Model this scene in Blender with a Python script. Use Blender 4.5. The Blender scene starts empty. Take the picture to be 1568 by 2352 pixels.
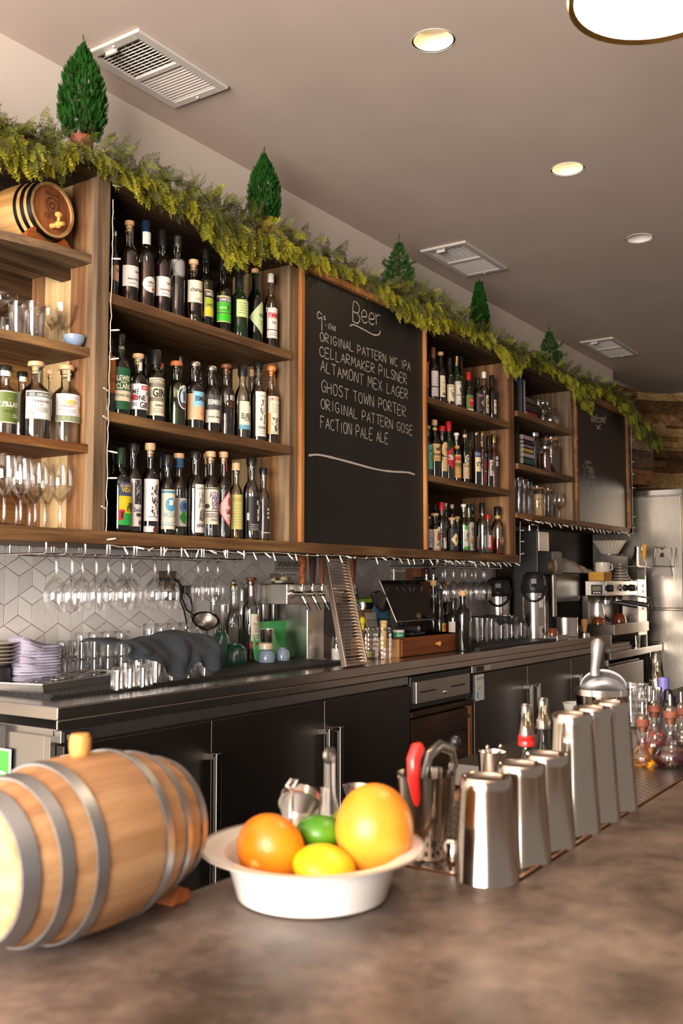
import bpy, bmesh, math, random
import numpy as np
from mathutils import Vector, Matrix
random.seed(7)
S = bpy.context.scene
COL = S.collection
PI = math.pi
R = math.radians

# ---------------------------------------------------------------- camera
CAMZ = 1.26
YAW, PITCH, FPX = R(33.9), R(4.19), 2240.0
cam = bpy.data.cameras.new('camera')
cam.sensor_fit = 'VERTICAL'; cam.sensor_height = 36; cam.lens = FPX/2352*36
cam.clip_start = .02
cam.dof.use_dof = True; cam.dof.focus_distance = 3.5; cam.dof.aperture_fstop = 6.0
cam_ob = bpy.data.objects.new('camera', cam); COL.objects.link(cam_ob)
cam_ob.location = (0, 0, CAMZ)
cam_ob.rotation_euler = (PI/2+PITCH, 0, YAW-PI/2)
S.camera = cam_ob
# ---------------------------------------------------------------- view / world / lights
S.view_settings.view_transform = 'Standard'; S.view_settings.look = 'None'
S.view_settings.gamma = 1; S.view_settings.use_curve_mapping = False
S.view_settings.exposure = 1.12
cy = S.cycles
cy.use_denoising = True
cy.max_bounces = 14; cy.transparent_max_bounces = 40; cy.transmission_bounces = 12; cy.glossy_bounces = 6; cy.diffuse_bounces = 5
cy.sample_clamp_indirect = 6; cy.blur_glossy = .6; cy.caustics_reflective = False; cy.caustics_refractive = False
W = bpy.data.worlds.new('world'); S.world = W; W.use_nodes = True
W.node_tree.nodes['Background'].inputs[0].default_value = (1, .84, .72, 1)
W.node_tree.nodes['Background'].inputs[1].default_value = .16
def area(name, loc, target, sx, sy, power, col, spread=180):
    l = bpy.data.lights.new(name, 'AREA'); l.shape = 'RECTANGLE'; l.size = sx; l.size_y = sy
    l.energy = power; l.color = col; l.spread = R(spread)
    o = bpy.data.objects.new(name, l); COL.objects.link(o); o.location = loc
    o.rotation_euler = (Vector(target)-Vector(loc)).to_track_quat('-Z', 'Y').to_euler()
    return o
def spot(name, loc, target, power, col, size, blend, rad):
    l = bpy.data.lights.new(name, 'SPOT'); l.energy = power; l.color = col; l.spot_size = R(size); l.spot_blend = blend; l.shadow_soft_size = rad
    o = bpy.data.objects.new(name, l); COL.objects.link(o); o.location = loc
    o.rotation_euler = (Vector(target)-Vector(loc)).to_track_quat('-Z', 'Y').to_euler()
    return o
area('window_daylight_left', (-2.4, .6, 1.55), (2.4, 1.9, 2.9), 2.8, 2.1, 290, (1, .90, .80))
spot('low_sun', (-3.0, -1.6, 1.62), (7.22, 2.12, 1.70), 620, (1, .78, .48), 3.5, .7, .08)

# ---------------------------------------------------------------- survey: from a point measured in the photograph to its place on a known plane
_F = np.array([math.cos(YAW), math.sin(YAW), 0]); _R = np.array([math.sin(YAW), -math.cos(YAW), 0]); _U = np.array([0, 0, 1.])
_F2 = _F*math.cos(PITCH)+_U*math.sin(PITCH); _U2 = -_F*math.sin(PITCH)+_U*math.cos(PITCH)
_O = np.array([0, 0, CAMZ])
def _ray(u, v): return _F2+_R*(u-784)/FPX-_U2*(v-1176)/FPX
def at_y(u, v, Y): d = _ray(u, v); return _O+d*Y/d[1]
def at_x(u, v, X): d = _ray(u, v); return _O+d*X/d[0]
def at_z(u, v, Z): d = _ray(u, v); return _O+d*(Z-CAMZ)/d[2]
def depth(p): return float((np.array(p, float)-_O)@_F2)

# ---------------------------------------------------------------- materials
MATS = {}
def _new(name):
    m = bpy.data.materials.new(name); m.use_nodes = True; nt = m.node_tree
    return m, nt, nt.nodes['Principled BSDF']
def _noise(nt, scale, stretch=(1, 1, 1), detail=3, rough=.55):
    tc = nt.nodes.new('ShaderNodeTexCoord'); mp = nt.nodes.new('ShaderNodeMapping'); mp.inputs['Scale'].default_value = stretch
    n = nt.nodes.new('ShaderNodeTexNoise'); n.inputs['Scale'].default_value = scale; n.inputs['Detail'].default_value = detail; n.inputs['Roughness'].default_value = rough
    nt.links.new(tc.outputs['Object'], mp.inputs['Vector']); nt.links.new(mp.outputs[0], n.inputs['Vector'])
    return n
def _ramp(nt, fac, stops):
    r = nt.nodes.new('ShaderNodeValToRGB'); e = r.color_ramp.elements
    while len(e) < len(stops): e.new(.5)
    for k, (p, c) in enumerate(stops): e[k].position = p; e[k].color = (*c[:3], 1)
    nt.links.new(fac, r.inputs[0]); return r
def _bump(nt, b, h, strength, dist=.002):
    n = nt.nodes.new('ShaderNodeBump'); n.inputs['Strength'].default_value = strength; n.inputs['Distance'].default_value = dist
    nt.links.new(h, n.inputs['Height']); nt.links.new(n.outputs[0], b.inputs['Normal'])
def lin(c):
    """sRGB 0-255 or '#rrggbb' to linear."""
    if isinstance(c, str): c = [int(c[i:i+2], 16) for i in (1, 3, 5)]
    return tuple(((x/255)/12.92 if x/255 <= .04045 else ((x/255+.055)/1.055)**2.4) for x in c)
def mat(name, col, rough=.5, metal=0, var=.10, scale=40, stretch=(1, 1, 1), bump=0, spec=.5, emit=0, coat=0, sss=0, sheen=0):
    if name in MATS: return MATS[name]
    m, nt, b = _new(name); c = lin(col) if isinstance(col, str) else col
    n = _noise(nt, scale, stretch)
    r = _ramp(nt, n.outputs['Fac'], [(.3, [x*(1-var) for x in c]), (.7, [min(1, x*(1+var)) for x in c])])
    nt.links.new(r.outputs[0], b.inputs['Base Color'])
    b.inputs['Roughness'].default_value = rough; b.inputs['Metallic'].default_value = metal; b.inputs['Specular IOR Level'].default_value = spec
    b.inputs['Coat Weight'].default_value = coat
    if sheen: b.inputs['Sheen Weight'].default_value = sheen
    if sss: b.inputs['Subsurface Weight'].default_value = sss; b.inputs['Subsurface Radius'].default_value = (.01, .006, .003)
    if emit: nt.links.new(r.outputs[0], b.inputs['Emission Color']); b.inputs['Emission Strength'].default_value = emit
    if bump: _bump(nt, b, n.outputs['Fac'], bump)
    MATS[name] = m; return m
def steel(name, col=(.6, .58, .56), rough=.28, axis=0):
    if name in MATS: return MATS[name]
    m, nt, b = _new(name); st = [400, 400, 400]; st[axis] = 4
    n = _noise(nt, 1, st, 2); n2 = _noise(nt, 3)
    r = _ramp(nt, n.outputs['Fac'], [(.3, [rough*.94]*3), (.7, [rough*1.07]*3)]); nt.links.new(r.outputs[0], b.inputs['Roughness'])
    r2 = _ramp(nt, n2.outputs['Fac'], [(.35, [x*.86 for x in col]), (.65, col)]); nt.links.new(r2.outputs[0], b.inputs['Base Color'])
    b.inputs['Metallic'].default_value = 1; MATS[name] = m; return m
def wood(name, stops, axis=0, rough=.62, grain=26, bump=.5, along=1.2):
    if name in MATS: return MATS[name]
    m, nt, b = _new(name); st = [grain]*3; st[axis] = along
    n = _noise(nt, 1.6, st, 6, .65); s2 = [3.2]*3; s2[axis] = .9; n2 = _noise(nt, 2.0, s2, 2)
    mx = nt.nodes.new('ShaderNodeMath'); mx.operation = 'MULTIPLY_ADD'; mx.inputs[1].default_value = .55
    nt.links.new(n.outputs['Fac'], mx.inputs[0])
    m2 = nt.nodes.new('ShaderNodeMath'); m2.operation = 'MULTIPLY'; m2.inputs[1].default_value = .45; nt.links.new(n2.outputs['Fac'], m2.inputs[0]); nt.links.new(m2.outputs[0], mx.inputs[2])
    k = len(stops)
    r = _ramp(nt, mx.outputs[0], [(.36+.28*i/max(1, k-1), lin(c)) for i, c in enumerate(stops)])
    nt.links.new(r.outputs[0], b.inputs['Base Color']); b.inputs['Roughness'].default_value = rough; b.inputs['Specular IOR Level'].default_value = .35
    _bump(nt, b, n.outputs['Fac'], bump, .003); MATS[name] = m; return m
def glass(name, tint=(1, 1, 1), edge=.05, gloss=1.0, rough=.02):
    """Thin-walled glass: what lies behind shows through, the rim and the highlights reflect."""
    if name in MATS: return MATS[name]
    m = bpy.data.materials.new(name); m.use_nodes = True; nt = m.node_tree; nt.nodes.clear()
    out = nt.nodes.new('ShaderNodeOutputMaterial'); mix = nt.nodes.new('ShaderNodeMixShader')
    tr = nt.nodes.new('ShaderNodeBsdfTransparent'); gl = nt.nodes.new('ShaderNodeBsdfGlossy'); fr = nt.nodes.new('ShaderNodeFresnel')
    n = _noise(nt, 60); rr = _ramp(nt, n.outputs['Fac'], [(.3, [x*.97 for x in tint]), (.7, tint)]); nt.links.new(rr.outputs[0], tr.inputs[0])
    gl.inputs['Roughness'].default_value = rough; gl.inputs[0].default_value = (1, 1, 1, 1); fr.inputs[0].default_value = 1.5
    ma = nt.nodes.new('ShaderNodeMath'); ma.operation = 'MULTIPLY_ADD'; ma.inputs[1].default_value = gloss; ma.inputs[2].default_value = edge; ma.use_clamp = True
    nt.links.new(fr.outputs[0], ma.inputs[0]); nt.links.new(ma.outputs[0], mix.inputs[0]); nt.links.new(tr.outputs[0], mix.inputs[1]); nt.links.new(gl.outputs[0], mix.inputs[2]); nt.links.new(mix.outputs[0], out.inputs[0])
    MATS[name] = m; return m
def liquid(name, col, rough=.05, trans=1.0):
    if name in MATS: return MATS[name]
    m, nt, b = _new(name); c = lin(col) if isinstance(col, str) else col
    n = _noise(nt, 8); r = _ramp(nt, n.outputs['Fac'], [(.3, [x*.94 for x in c]), (.7, c)]); nt.links.new(r.outputs[0], b.inputs['Base Color'])
    b.inputs['Transmission Weight'].default_value = trans; b.inputs['Roughness'].default_value = rough; b.inputs['IOR'].default_value = 1.34
    MATS[name] = m; return m

# ---------------------------------------------------------------- mesh builder
class MB:
    def __init__(s): s.v = []; s.f = []; s.m = []; s.s = []
    def add(s, vs, fs, m=0, sm=False):
        o = len(s.v); s.v.extend([tuple(map(float, p)) for p in vs])
        for f in fs: s.f.append([i+o for i in f]); s.m.append(m); s.s.append(sm)
        return s
    def box(s, x0, x1, y0, y1, z0, z1, m=0, M=None):
        vs = [(x, y, z) for x in (x0, x1) for y in (y0, y1) for z in (z0, z1)]
        if M: vs = [tuple(M @ Vector(p)) for p in vs]
        return s.add(vs, [(0, 1, 3, 2), (4, 6, 7, 5), (0, 4, 5, 1), (2, 3, 7, 6), (0, 2, 6, 4), (1, 5, 7, 3)], m)
    def lathe(s, prof, n=24, c=(0, 0, 0), m=0, sm=True, M=None, capb=True, capt=True, sy=1.0):
        vs = []; fs = []
        for r, z in prof:
            for k in range(n):
                a = 2*PI*k/n; p = Vector((r*math.cos(a), r*sy*math.sin(a), z))
                if M: p = M @ p
                vs.append((p.x+c[0], p.y+c[1], p.z+c[2]))
        for i in range(len(prof)-1):
            for k in range(n):
                k2 = (k+1) % n; fs.append((i*n+k, i*n+k2, (i+1)*n+k2, (i+1)*n+k))
        if capb and prof[0][0] > 1e-6: fs.append(tuple(reversed(range(n))))
        if capt and prof[-1][0] > 1e-6: fs.append(tuple(range((len(prof)-1)*n, len(prof)*n)))
        return s.add(vs, fs, m, sm)
    def tube(s, pts, r, n=8, m=0, closed=False, caps=True, sm=True, flat=1.0):
        P = [Vector(p) for p in pts]; L = len(P); rr = r if isinstance(r, (list, tuple)) else [r]*L
        T = []
        for i in range(L):
            a = P[(i-1) % L] if (closed or i > 0) else P[i]; b = P[(i+1) % L] if (closed or i < L-1) else P[i]
            t = (b-a); T.append(t.normalized() if t.length > 1e-9 else Vector((0, 0, 1)))
        up = Vector((0, 0, 1)) if abs(T[0].z) < .9 else Vector((1, 0, 0))
        nrm = (up-T[0]*up.dot(T[0])).normalized(); vs = []
        for i in range(L):
            nrm = nrm-T[i]*nrm.dot(T[i])
            nrm = nrm.normalized() if nrm.length > 1e-6 else T[i].orthogonal().normalized()
            bi = T[i].cross(nrm)
            for k in range(n):
                a = 2*PI*k/n; q = P[i]+(nrm*math.cos(a)*flat+bi*math.sin(a))*rr[i]; vs.append(tuple(q))
        fs = []
        for i in range(L if closed else L-1):
            j = (i+1) % L
            for k in range(n): fs.append((i*n+k, i*n+(k+1) % n, j*n+(k+1) % n, j*n+k))
        if caps and not closed: fs.append(tuple(reversed(range(n)))); fs.append(tuple(range((L-1)*n, L*n)))
        return s.add(vs, fs, m, sm)
    def prism(s, poly, d, m=0, sm=False):
        """poly: list of 3D points of one face, d: extrusion vector."""
        n = len(poly); D = Vector(d); a = [Vector(p) for p in poly]; b = [p+D for p in a]
        fs = [tuple(reversed(range(n))), tuple(range(n, 2*n))]+[(i, (i+1) % n, n+(i+1) % n, n+i) for i in range(n)]
        return s.add([tuple(p) for p in a+b], fs, m, sm)
    def ball(s, c, r, n=16, m=0, sx=1, sy=1, sz=1, M=None):
        prof = [(max(1e-5, math.sin(PI*i/(n//2)))*r, -math.cos(PI*i/(n//2))*r) for i in range(n//2+1)]
        M2 = Matrix.Diagonal((sx, sy, sz)).to_4x4()
        if M: M2 = M @ M2
        return s.lathe(prof, n, c, m, True, M2)
    def grid(s, fn, nu, nv, m=0, sm=True, flip=False):
        vs = [fn(i/nu, j/nv) for j in range(nv+1) for i in range(nu+1)]
        fs = []
        for j in range(nv):
            for i in range(nu):
                q = (j*(nu+1)+i, j*(nu+1)+i+1, (j+1)*(nu+1)+i+1, (j+1)*(nu+1)+i); fs.append(q[::-1] if flip else q)
        return s.add(vs, fs, m, sm)
    def build(s, name, mats, parent=None, loc=None, bevel=0, rot=None, solid=0, subsurf=0, sharp=.7):
        me = bpy.data.meshes.new(name); me.from_pydata(s.v, [], s.f)
        for mm in (mats if isinstance(mats, (list, tuple)) else [mats]): me.materials.append(mm)
        me.polygons.foreach_set('material_index', s.m); me.polygons.foreach_set('use_smooth', s.s)
        if any(s.s):
            try: me.set_sharp_from_angle(angle=sharp)
            except Exception: pass
        me.update()
        o = bpy.data.objects.new(name, me); COL.objects.link(o)
        if parent: o.parent = parent
        if loc is not None: o.location = Vector(loc)
        if rot is not None: o.rotation_euler = rot
        if solid: md = o.modifiers.new('solid', 'SOLIDIFY'); md.thickness = solid; md.offset = 0
        if subsurf: md = o.modifiers.new('sub', 'SUBSURF'); md.levels = md.render_levels = subsurf
        if bevel:
            md = o.modifiers.new('bevel', 'BEVEL'); md.width = bevel; md.segments = 2; md.limit_method = 'ANGLE'; md.angle_limit = R(40)
        return o
def tag(o, label=None, cat=None, group=None, kind=None):
    if label: o['label'] = label
    if cat: o['category'] = cat
    if group: o['group'] = group
    if kind: o['kind'] = kind
    return o
def thing(name, label, cat, loc=(0, 0, 0), rotz=0, group=None):
    o = bpy.data.objects.new(name, None); COL.objects.link(o); o.empty_display_size = .02
    o.location = Vector(loc); o.rotation_euler = (0, 0, rotz); return tag(o, label, cat, group)
def copy_thing(src, loc, label, rotz=None, group=None):
    c = src.copy(); COL.objects.link(c); c.location = Vector(loc)
    if rotz is not None: c.rotation_euler = (0, 0, rotz)
    c['label'] = label
    if group: c['group'] = group
    for ch in list(src.children):
        d = ch.copy(); COL.objects.link(d); d.parent = c
        for g in list(ch.children): e = g.copy(); COL.objects.link(e); e.parent = d
    return c
def rotz(a): return Matrix.Rotation(a, 4, 'Z')
def face_cam(x, y): return math.atan2(-y, -x)        # bearing from a spot to where the photographer stands

# ---------------------------------------------------------------- lettering (built-in font, flattened to mesh outlines)
_tmp = bpy.data.scenes.new('lettering'); _TX = {}
def text(body, bold=0):
    """(verts, faces, width) of a word one unit tall in capital height."""
    k = (body, bold)
    if k in _TX: return _TX[k]
    cu = bpy.data.curves.new('t', 'FONT'); cu.body = body; cu.size = 1.43; cu.resolution_u = 2; cu.offset = bold; cu.fill_mode = 'FRONT'
    ob = bpy.data.objects.new('t', cu); _tmp.collection.objects.link(ob)
    vl = _tmp.view_layers[0]; vl.update(); dg = vl.depsgraph
    me = bpy.data.meshes.new_from_object(ob.evaluated_get(dg))
    vs = [tuple(v.co) for v in me.vertices]; fs = [tuple(p.vertices) for p in me.polygons]
    if vs:
        x0 = min(v[0] for v in vs); w = max(v[0] for v in vs)-x0; vs = [(v[0]-x0, v[1]) for v in vs]
    else: w = .3
    bpy.data.objects.remove(ob); bpy.data.curves.remove(cu); bpy.data.meshes.remove(me)
    _TX[k] = (vs, fs, w); return _TX[k]
def text_flat(mb, body, origin, ux, uy, h, m=0, width=None, align=0, bold=0, lift=.0006):
    """Lettering on a flat face: origin is the baseline's start (align 0) or centre (align 1); ux, uy unit vectors of the face."""
    vs, fs, w = text(body, bold); ux = Vector(ux); uy = Vector(uy); nn = ux.cross(uy)*lift; sx = h if width is None else width/w
    o = Vector(origin)+nn-ux*(w*sx*.5 if align else 0)
    mb.add([tuple(o+ux*x*sx+uy*y*h) for x, y in vs], fs, m)
def text_round(mb, body, r, ac, zc, h, m=0, width=None, bold=0, lift=.0009, tilt=0):
    """Lettering round a cylinder of radius r about the local z axis, centred at bearing ac and height zc."""
    vs, fs, w = text(body, bold); sx = h if width is None else min(h*1.6, width/w)
    out = []
    for x, y in vs:
        dx = (x-w/2)*sx; z = zc+(y-.5)*h+dx*math.tan(tilt); a = ac+dx/r; out.append(((r+lift)*math.cos(a), (r+lift)*math.sin(a), z))
    mb.add(out, fs, m)
def patch_round(mb, r, a0, a1, z0, z1, m=0, n=12, zf=None, lift=.0005):
    """A paper label wrapped round a cylinder, from bearing a0 to a1. zf(t) -> (z0, z1) shapes its outline."""
    vs = []; fs = []
    for i in range(n+1):
        a = a0+(a1-a0)*i/n; lo, hi = zf(i/n) if zf else (z0, z1)
        for z in (lo, hi): vs.append(((r+lift)*math.cos(a), (r+lift)*math.sin(a), z))
    for i in range(n): fs.append((2*i, 2*i+2, 2*i+3, 2*i+1))
    mb.add(vs, fs, m, True)

# ================================================================ THE SETTING
M_ceil = mat('ceiling_paint', (.58, .475, .415), .85, var=.04, scale=3)
M_wall = mat('wall_paint', (.70, .62, .55), .8, var=.03, scale=3)
M_floor = mat('dark_concrete_floor', (.05, .046, .042), .5, var=.3, scale=4)
CEIL = 3.045; WALLY = 2.62
b = MB(); b.box(-3.2, 9.5, -3.2, 2.9, -.06, 0); tag(b.build('floor', M_floor), kind='structure')
# ceiling with round holes for the recessed lamps
HOLES = [(at_z(995, 93, CEIL), .066), (at_z(1303, 388, CEIL), .066), (at_z(1468, 547, CEIL), .066)]
bm = bmesh.new()
outer = [bm.verts.new(p) for p in ((-3.2, -3.2, CEIL), (9.5, -3.2, CEIL), (9.5, 2.9, CEIL), (-3.2, 2.9, CEIL))]
ed = [bm.edges.new((outer[i], outer[(i+1) % 4])) for i in range(4)]
for p, r in HOLES:
    ring = [bm.verts.new((p[0]+r*math.cos(2*PI*k/40), p[1]+r*math.sin(2*PI*k/40), CEIL)) for k in range(40)]
    ed += [bm.edges.new((ring[i], ring[(i+1) % 40])) for i in range(40)]
bmesh.ops.triangle_fill(bm, use_beauty=True, use_dissolve=False, edges=ed)
me = bpy.data.meshes.new('ceiling'); bm.to_mesh(me); bm.free(); me.materials.append(M_ceil)
o = bpy.data.objects.new('ceiling', me); COL.objects.link(o); tag(o, kind='structure')
b = MB(); b.box(-3.2, 9.5, -3.2, 2.9, CEIL+.30, CEIL+.34); tag(b.build('ceiling_slab', M_ceil), kind='structure')
b = MB(); b.box(-3.2, 7.99, WALLY, WALLY+.1, 0, CEIL); tag(b.build('wall_back', M_wall), kind='structure')
b = MB(); b.box(9.3, 9.4, -3.2, WALLY+.2, 0, CEIL); b.box(7.99, 9.3, WALLY+.1, WALLY+.2, 0, CEIL); tag(b.build('wall_right', M_ceil), kind='structure')
# geometric tile splashback: a hexagon lattice, each cell cut into lozenges, kites or left whole
TM = [mat('tile_pearl', (.70, .66, .65), .32, var=.03), mat('tile_ash', (.63, .59, .58), .36, var=.03), mat('tile_white', (.76, .73, .71), .30, var=.03)]
M_grout = mat('tile_grout', (.36, .30, .23), .8, var=.1)
b = MB(); b.box(.9, 5.6, WALLY-.008, WALLY-.001, .90, 1.50, 3)
a_ = .062; rng = random.Random(4)
def tile(poly, mi):
    c = Vector((sum(p[0] for p in poly)/len(poly), sum(p[1] for p in poly)/len(poly)))
    q = []
    for p in poly:
        d = Vector(p)-c; q.append(c+d*(1-.0022/max(.01, d.length)))
    if all(.9 < p.x < 5.62 and .87 < p.y < 1.52 for p in q):
        b.prism([(p.x, WALLY-.008, p.y) for p in q], (0, -.004, 0), mi)
row = 0; zz = .88
while zz < 1.5:
    xx = .9+(a_*math.sqrt(3)/2 if row % 2 else 0)
    while xx < 5.6:
        hx = [(xx+a_*math.sin(PI/3*k), zz+a_*math.cos(PI/3*k)) for k in range(6)]; c = (xx, zz); k = rng.choice([0, 0, 1, 1, 2, 3, 4])
        if k == 0:
            for j in (0, 2, 4): tile([c, hx[j], hx[(j+1) % 6], hx[(j+2) % 6]], rng.randrange(3))
        elif k == 1:
            for j in (1, 3, 5): tile([c, hx[j], hx[(j+1) % 6], hx[(j+2) % 6]], rng.randrange(3))
        elif k == 2: tile(hx, rng.randrange(3))
        else:
            j = rng.randrange(3); tile([hx[(j+i) % 6] for i in range(4)], rng.randrange(3)); tile([hx[(j+3+i) % 6] for i in range(4)], rng.randrange(3))
        xx += a_*math.sqrt(3)
    zz += a_*1.5; row += 1
tag(b.build('wall_back_tile', TM+[M_grout]), kind='structure')
b = MB(); b.box(5.63, 7.70, WALLY-.012, WALLY-.001, .95, 1.66); tag(b.build('wall_back_panel', wood('smoked_panel', ['#120d08', '#22180e', '#33251a'], 0)), kind='structure')

# ---------------------------------------------------------------- reclaimed timber
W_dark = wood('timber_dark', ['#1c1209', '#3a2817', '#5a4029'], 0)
W_gray = wood('timber_weathered', ['#3d3126', '#6d5842', '#937a5d'], 2)
W_grayx = wood('timber_weathered_lengthwise', ['#3d3126', '#66503a', '#8a6f52'], 0)
W_warm = wood('timber_warm', ['#4c3320', '#775233', '#9c744a'], 2, bump=.4)
W_warmx = wood('timber_warm_lengthwise', ['#412814', '#6f4624', '#977040'], 0)
W_pale = wood('timber_pale', ['#8d744f', '#b89a6c', '#d2b88b'], 2, bump=.3)
W_ledge = wood('timber_ledge', ['#34210f', '#61442a', '#8c6c44'], 0, bump=.6)
W_trim = wood('timber_orange_trim', ['#6b3f1c', '#966030', '#ba854c'], 2, bump=.2)
Z0, Z1, Z2, Z3 = 1.415, 1.775, 2.135, 2.475
YF, YB = 2.20, 2.48
L1z, L2z, L3z = 1.668, 1.955, 2.238      # tops of the three rounded shelves at the end of the run

def planks_x(b, x0, x1, y, z0, z1, mats, n, seed):
    r = random.Random(seed); zs = sorted([z0, z1]+[z0+(z1-z0)*(i+r.uniform(-.2, .2))/n for i in range(1, n)])
    for i in range(n): b.box(x0, x1, y, y+.018+.002*r.random(), zs[i]+.001, zs[i+1]-.001, r.randrange(mats))
def planks_side(b, x0, x1, ycuts, z0, z1, idx):
    for i in range(len(ycuts)-1): b.box(x0+.001*(i % 2), x1, ycuts[i]+.0006, ycuts[i+1]-.0006, z0, z1, idx[i])
# rounded end unit
u = thing('corner_shelf_unit', 'open end unit of rounded reclaimed-wood shelves holding the small barrel and clear glassware', 'shelf unit', (1.5, 2.34, Z0))
def loc_build(b, name, mats, par, **k):
    o = b.build(name, mats, par, **k); lo = par.location.copy()
    if par.parent: lo += par.parent.location
    for v in o.data.vertices: v.co -= lo
    return o
b = MB(); planks_x(b, .75, 1.95, YB, Z0, Z3, 3, 6, 3); loc_build(b, 'back_panel', [W_warmx, W_grayx, W_dark], u)
b = MB(); planks_side(b, 1.95, 1.974, [2.205, 2.30, 2.42, YB], Z0, Z3, [0, 1, 0]); loc_build(b, 'side_panel', [W_warm, W_pale], u)
b = MB(); b.box(1.947, 2.0, 2.185, 2.225, 1.378, Z3+.04); loc_build(b, 'post', W_gray, u, bevel=.003)
def rounded_shelf(z, mat_, depth_l):
    b = MB(); pts = []
    for i in range(25):
        t = i/24; x = 1.947-1.10*t
        y = YF+.005+(YB-YF-.02)*(depth_l*t**2+.18*t*(1-t)) if t < 1 else YB
        pts.append((x, min(y, YB), z))
    poly = pts+[(.847, YB, z), (1.947, YB, z)]
    b.prism(poly[::-1], (0, 0, -.026))
    return b
for z, mt, dl in ((L3z, W_grayx, 2.4), (L2z, W_ledge, 1.0), (L1z, W_warmx, .4)):
    loc_build(rounded_shelf(z, mt, dl), 'shelf', mt, u, bevel=.002)
b = MB(); b.box(.75, 1.995, 2.19, 2.50, Z3, Z3+.035); b.box(.75, 1.95, 2.30, 2.34, L3z-.06, L3z-.026); loc_build(b, 'top_board', W_dark, u, bevel=.002)

def bay(name, label, x0, x1, xr, zs, zbot, seed, lastm):
    u = thing(name, label, 'shelf unit', ((x0+x1)/2, 2.34, zbot))
    b = MB(); planks_x(b, x0, x1, YB, zbot, Z3, 2, 7, seed); loc_build(b, 'back_panel', [W_dark, wood('timber_deep_brown', ['#170f08', '#2c1d10', '#473019'], 0)], u)  # back planks drawn at random from two dark browns
    b = MB(); planks_side(b, x1, xr, [2.195, 2.25, 2.33, 2.40, YB], zbot, Z3, lastm); loc_build(b, 'side_panel', [W_warm, W_gray, W_pale], u, bevel=.0015)
    b = MB(); planks_side(b, x0-.022, x0, [2.225, 2.33, YB], zbot, Z3, [0, 1]); loc_build(b, 'side_panel', [W_dark, W_gray], u)
    for z in zs:
        b = MB(); b.box(x0, x1-.001, 2.185, YB, z-.032, z); loc_build(b, 'shelf', [W_ledge, W_grayx][0], u, bevel=.002)
    b = MB(); b.box(x0, xr, 2.19, 2.50, Z3, Z3+.035); loc_build(b, 'top_board', W_dark, u, bevel=.002)
    return u
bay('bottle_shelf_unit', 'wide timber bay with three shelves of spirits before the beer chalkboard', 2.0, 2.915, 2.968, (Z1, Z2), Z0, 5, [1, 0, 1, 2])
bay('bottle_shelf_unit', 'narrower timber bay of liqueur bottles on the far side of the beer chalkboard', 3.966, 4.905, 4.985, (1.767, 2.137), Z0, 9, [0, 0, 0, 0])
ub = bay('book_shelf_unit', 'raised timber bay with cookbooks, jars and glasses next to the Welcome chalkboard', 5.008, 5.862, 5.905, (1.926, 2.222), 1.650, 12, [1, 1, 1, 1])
b = MB(); b.box(4.985, 5.905, 2.185, 2.50, 1.622, 1.650); loc_build(b, 'bottom_board', W_warmx, ub, bevel=.002)
b = MB(); b.box(.75, 4.987, 2.178, 2.50, 1.375, Z0); o = b.build('ledge_board', W_ledge, bevel=.003)
tag(o, 'long brown reclaimed-wood ledge board running under the bottle shelves and the beer chalkboard', 'shelf')

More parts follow.
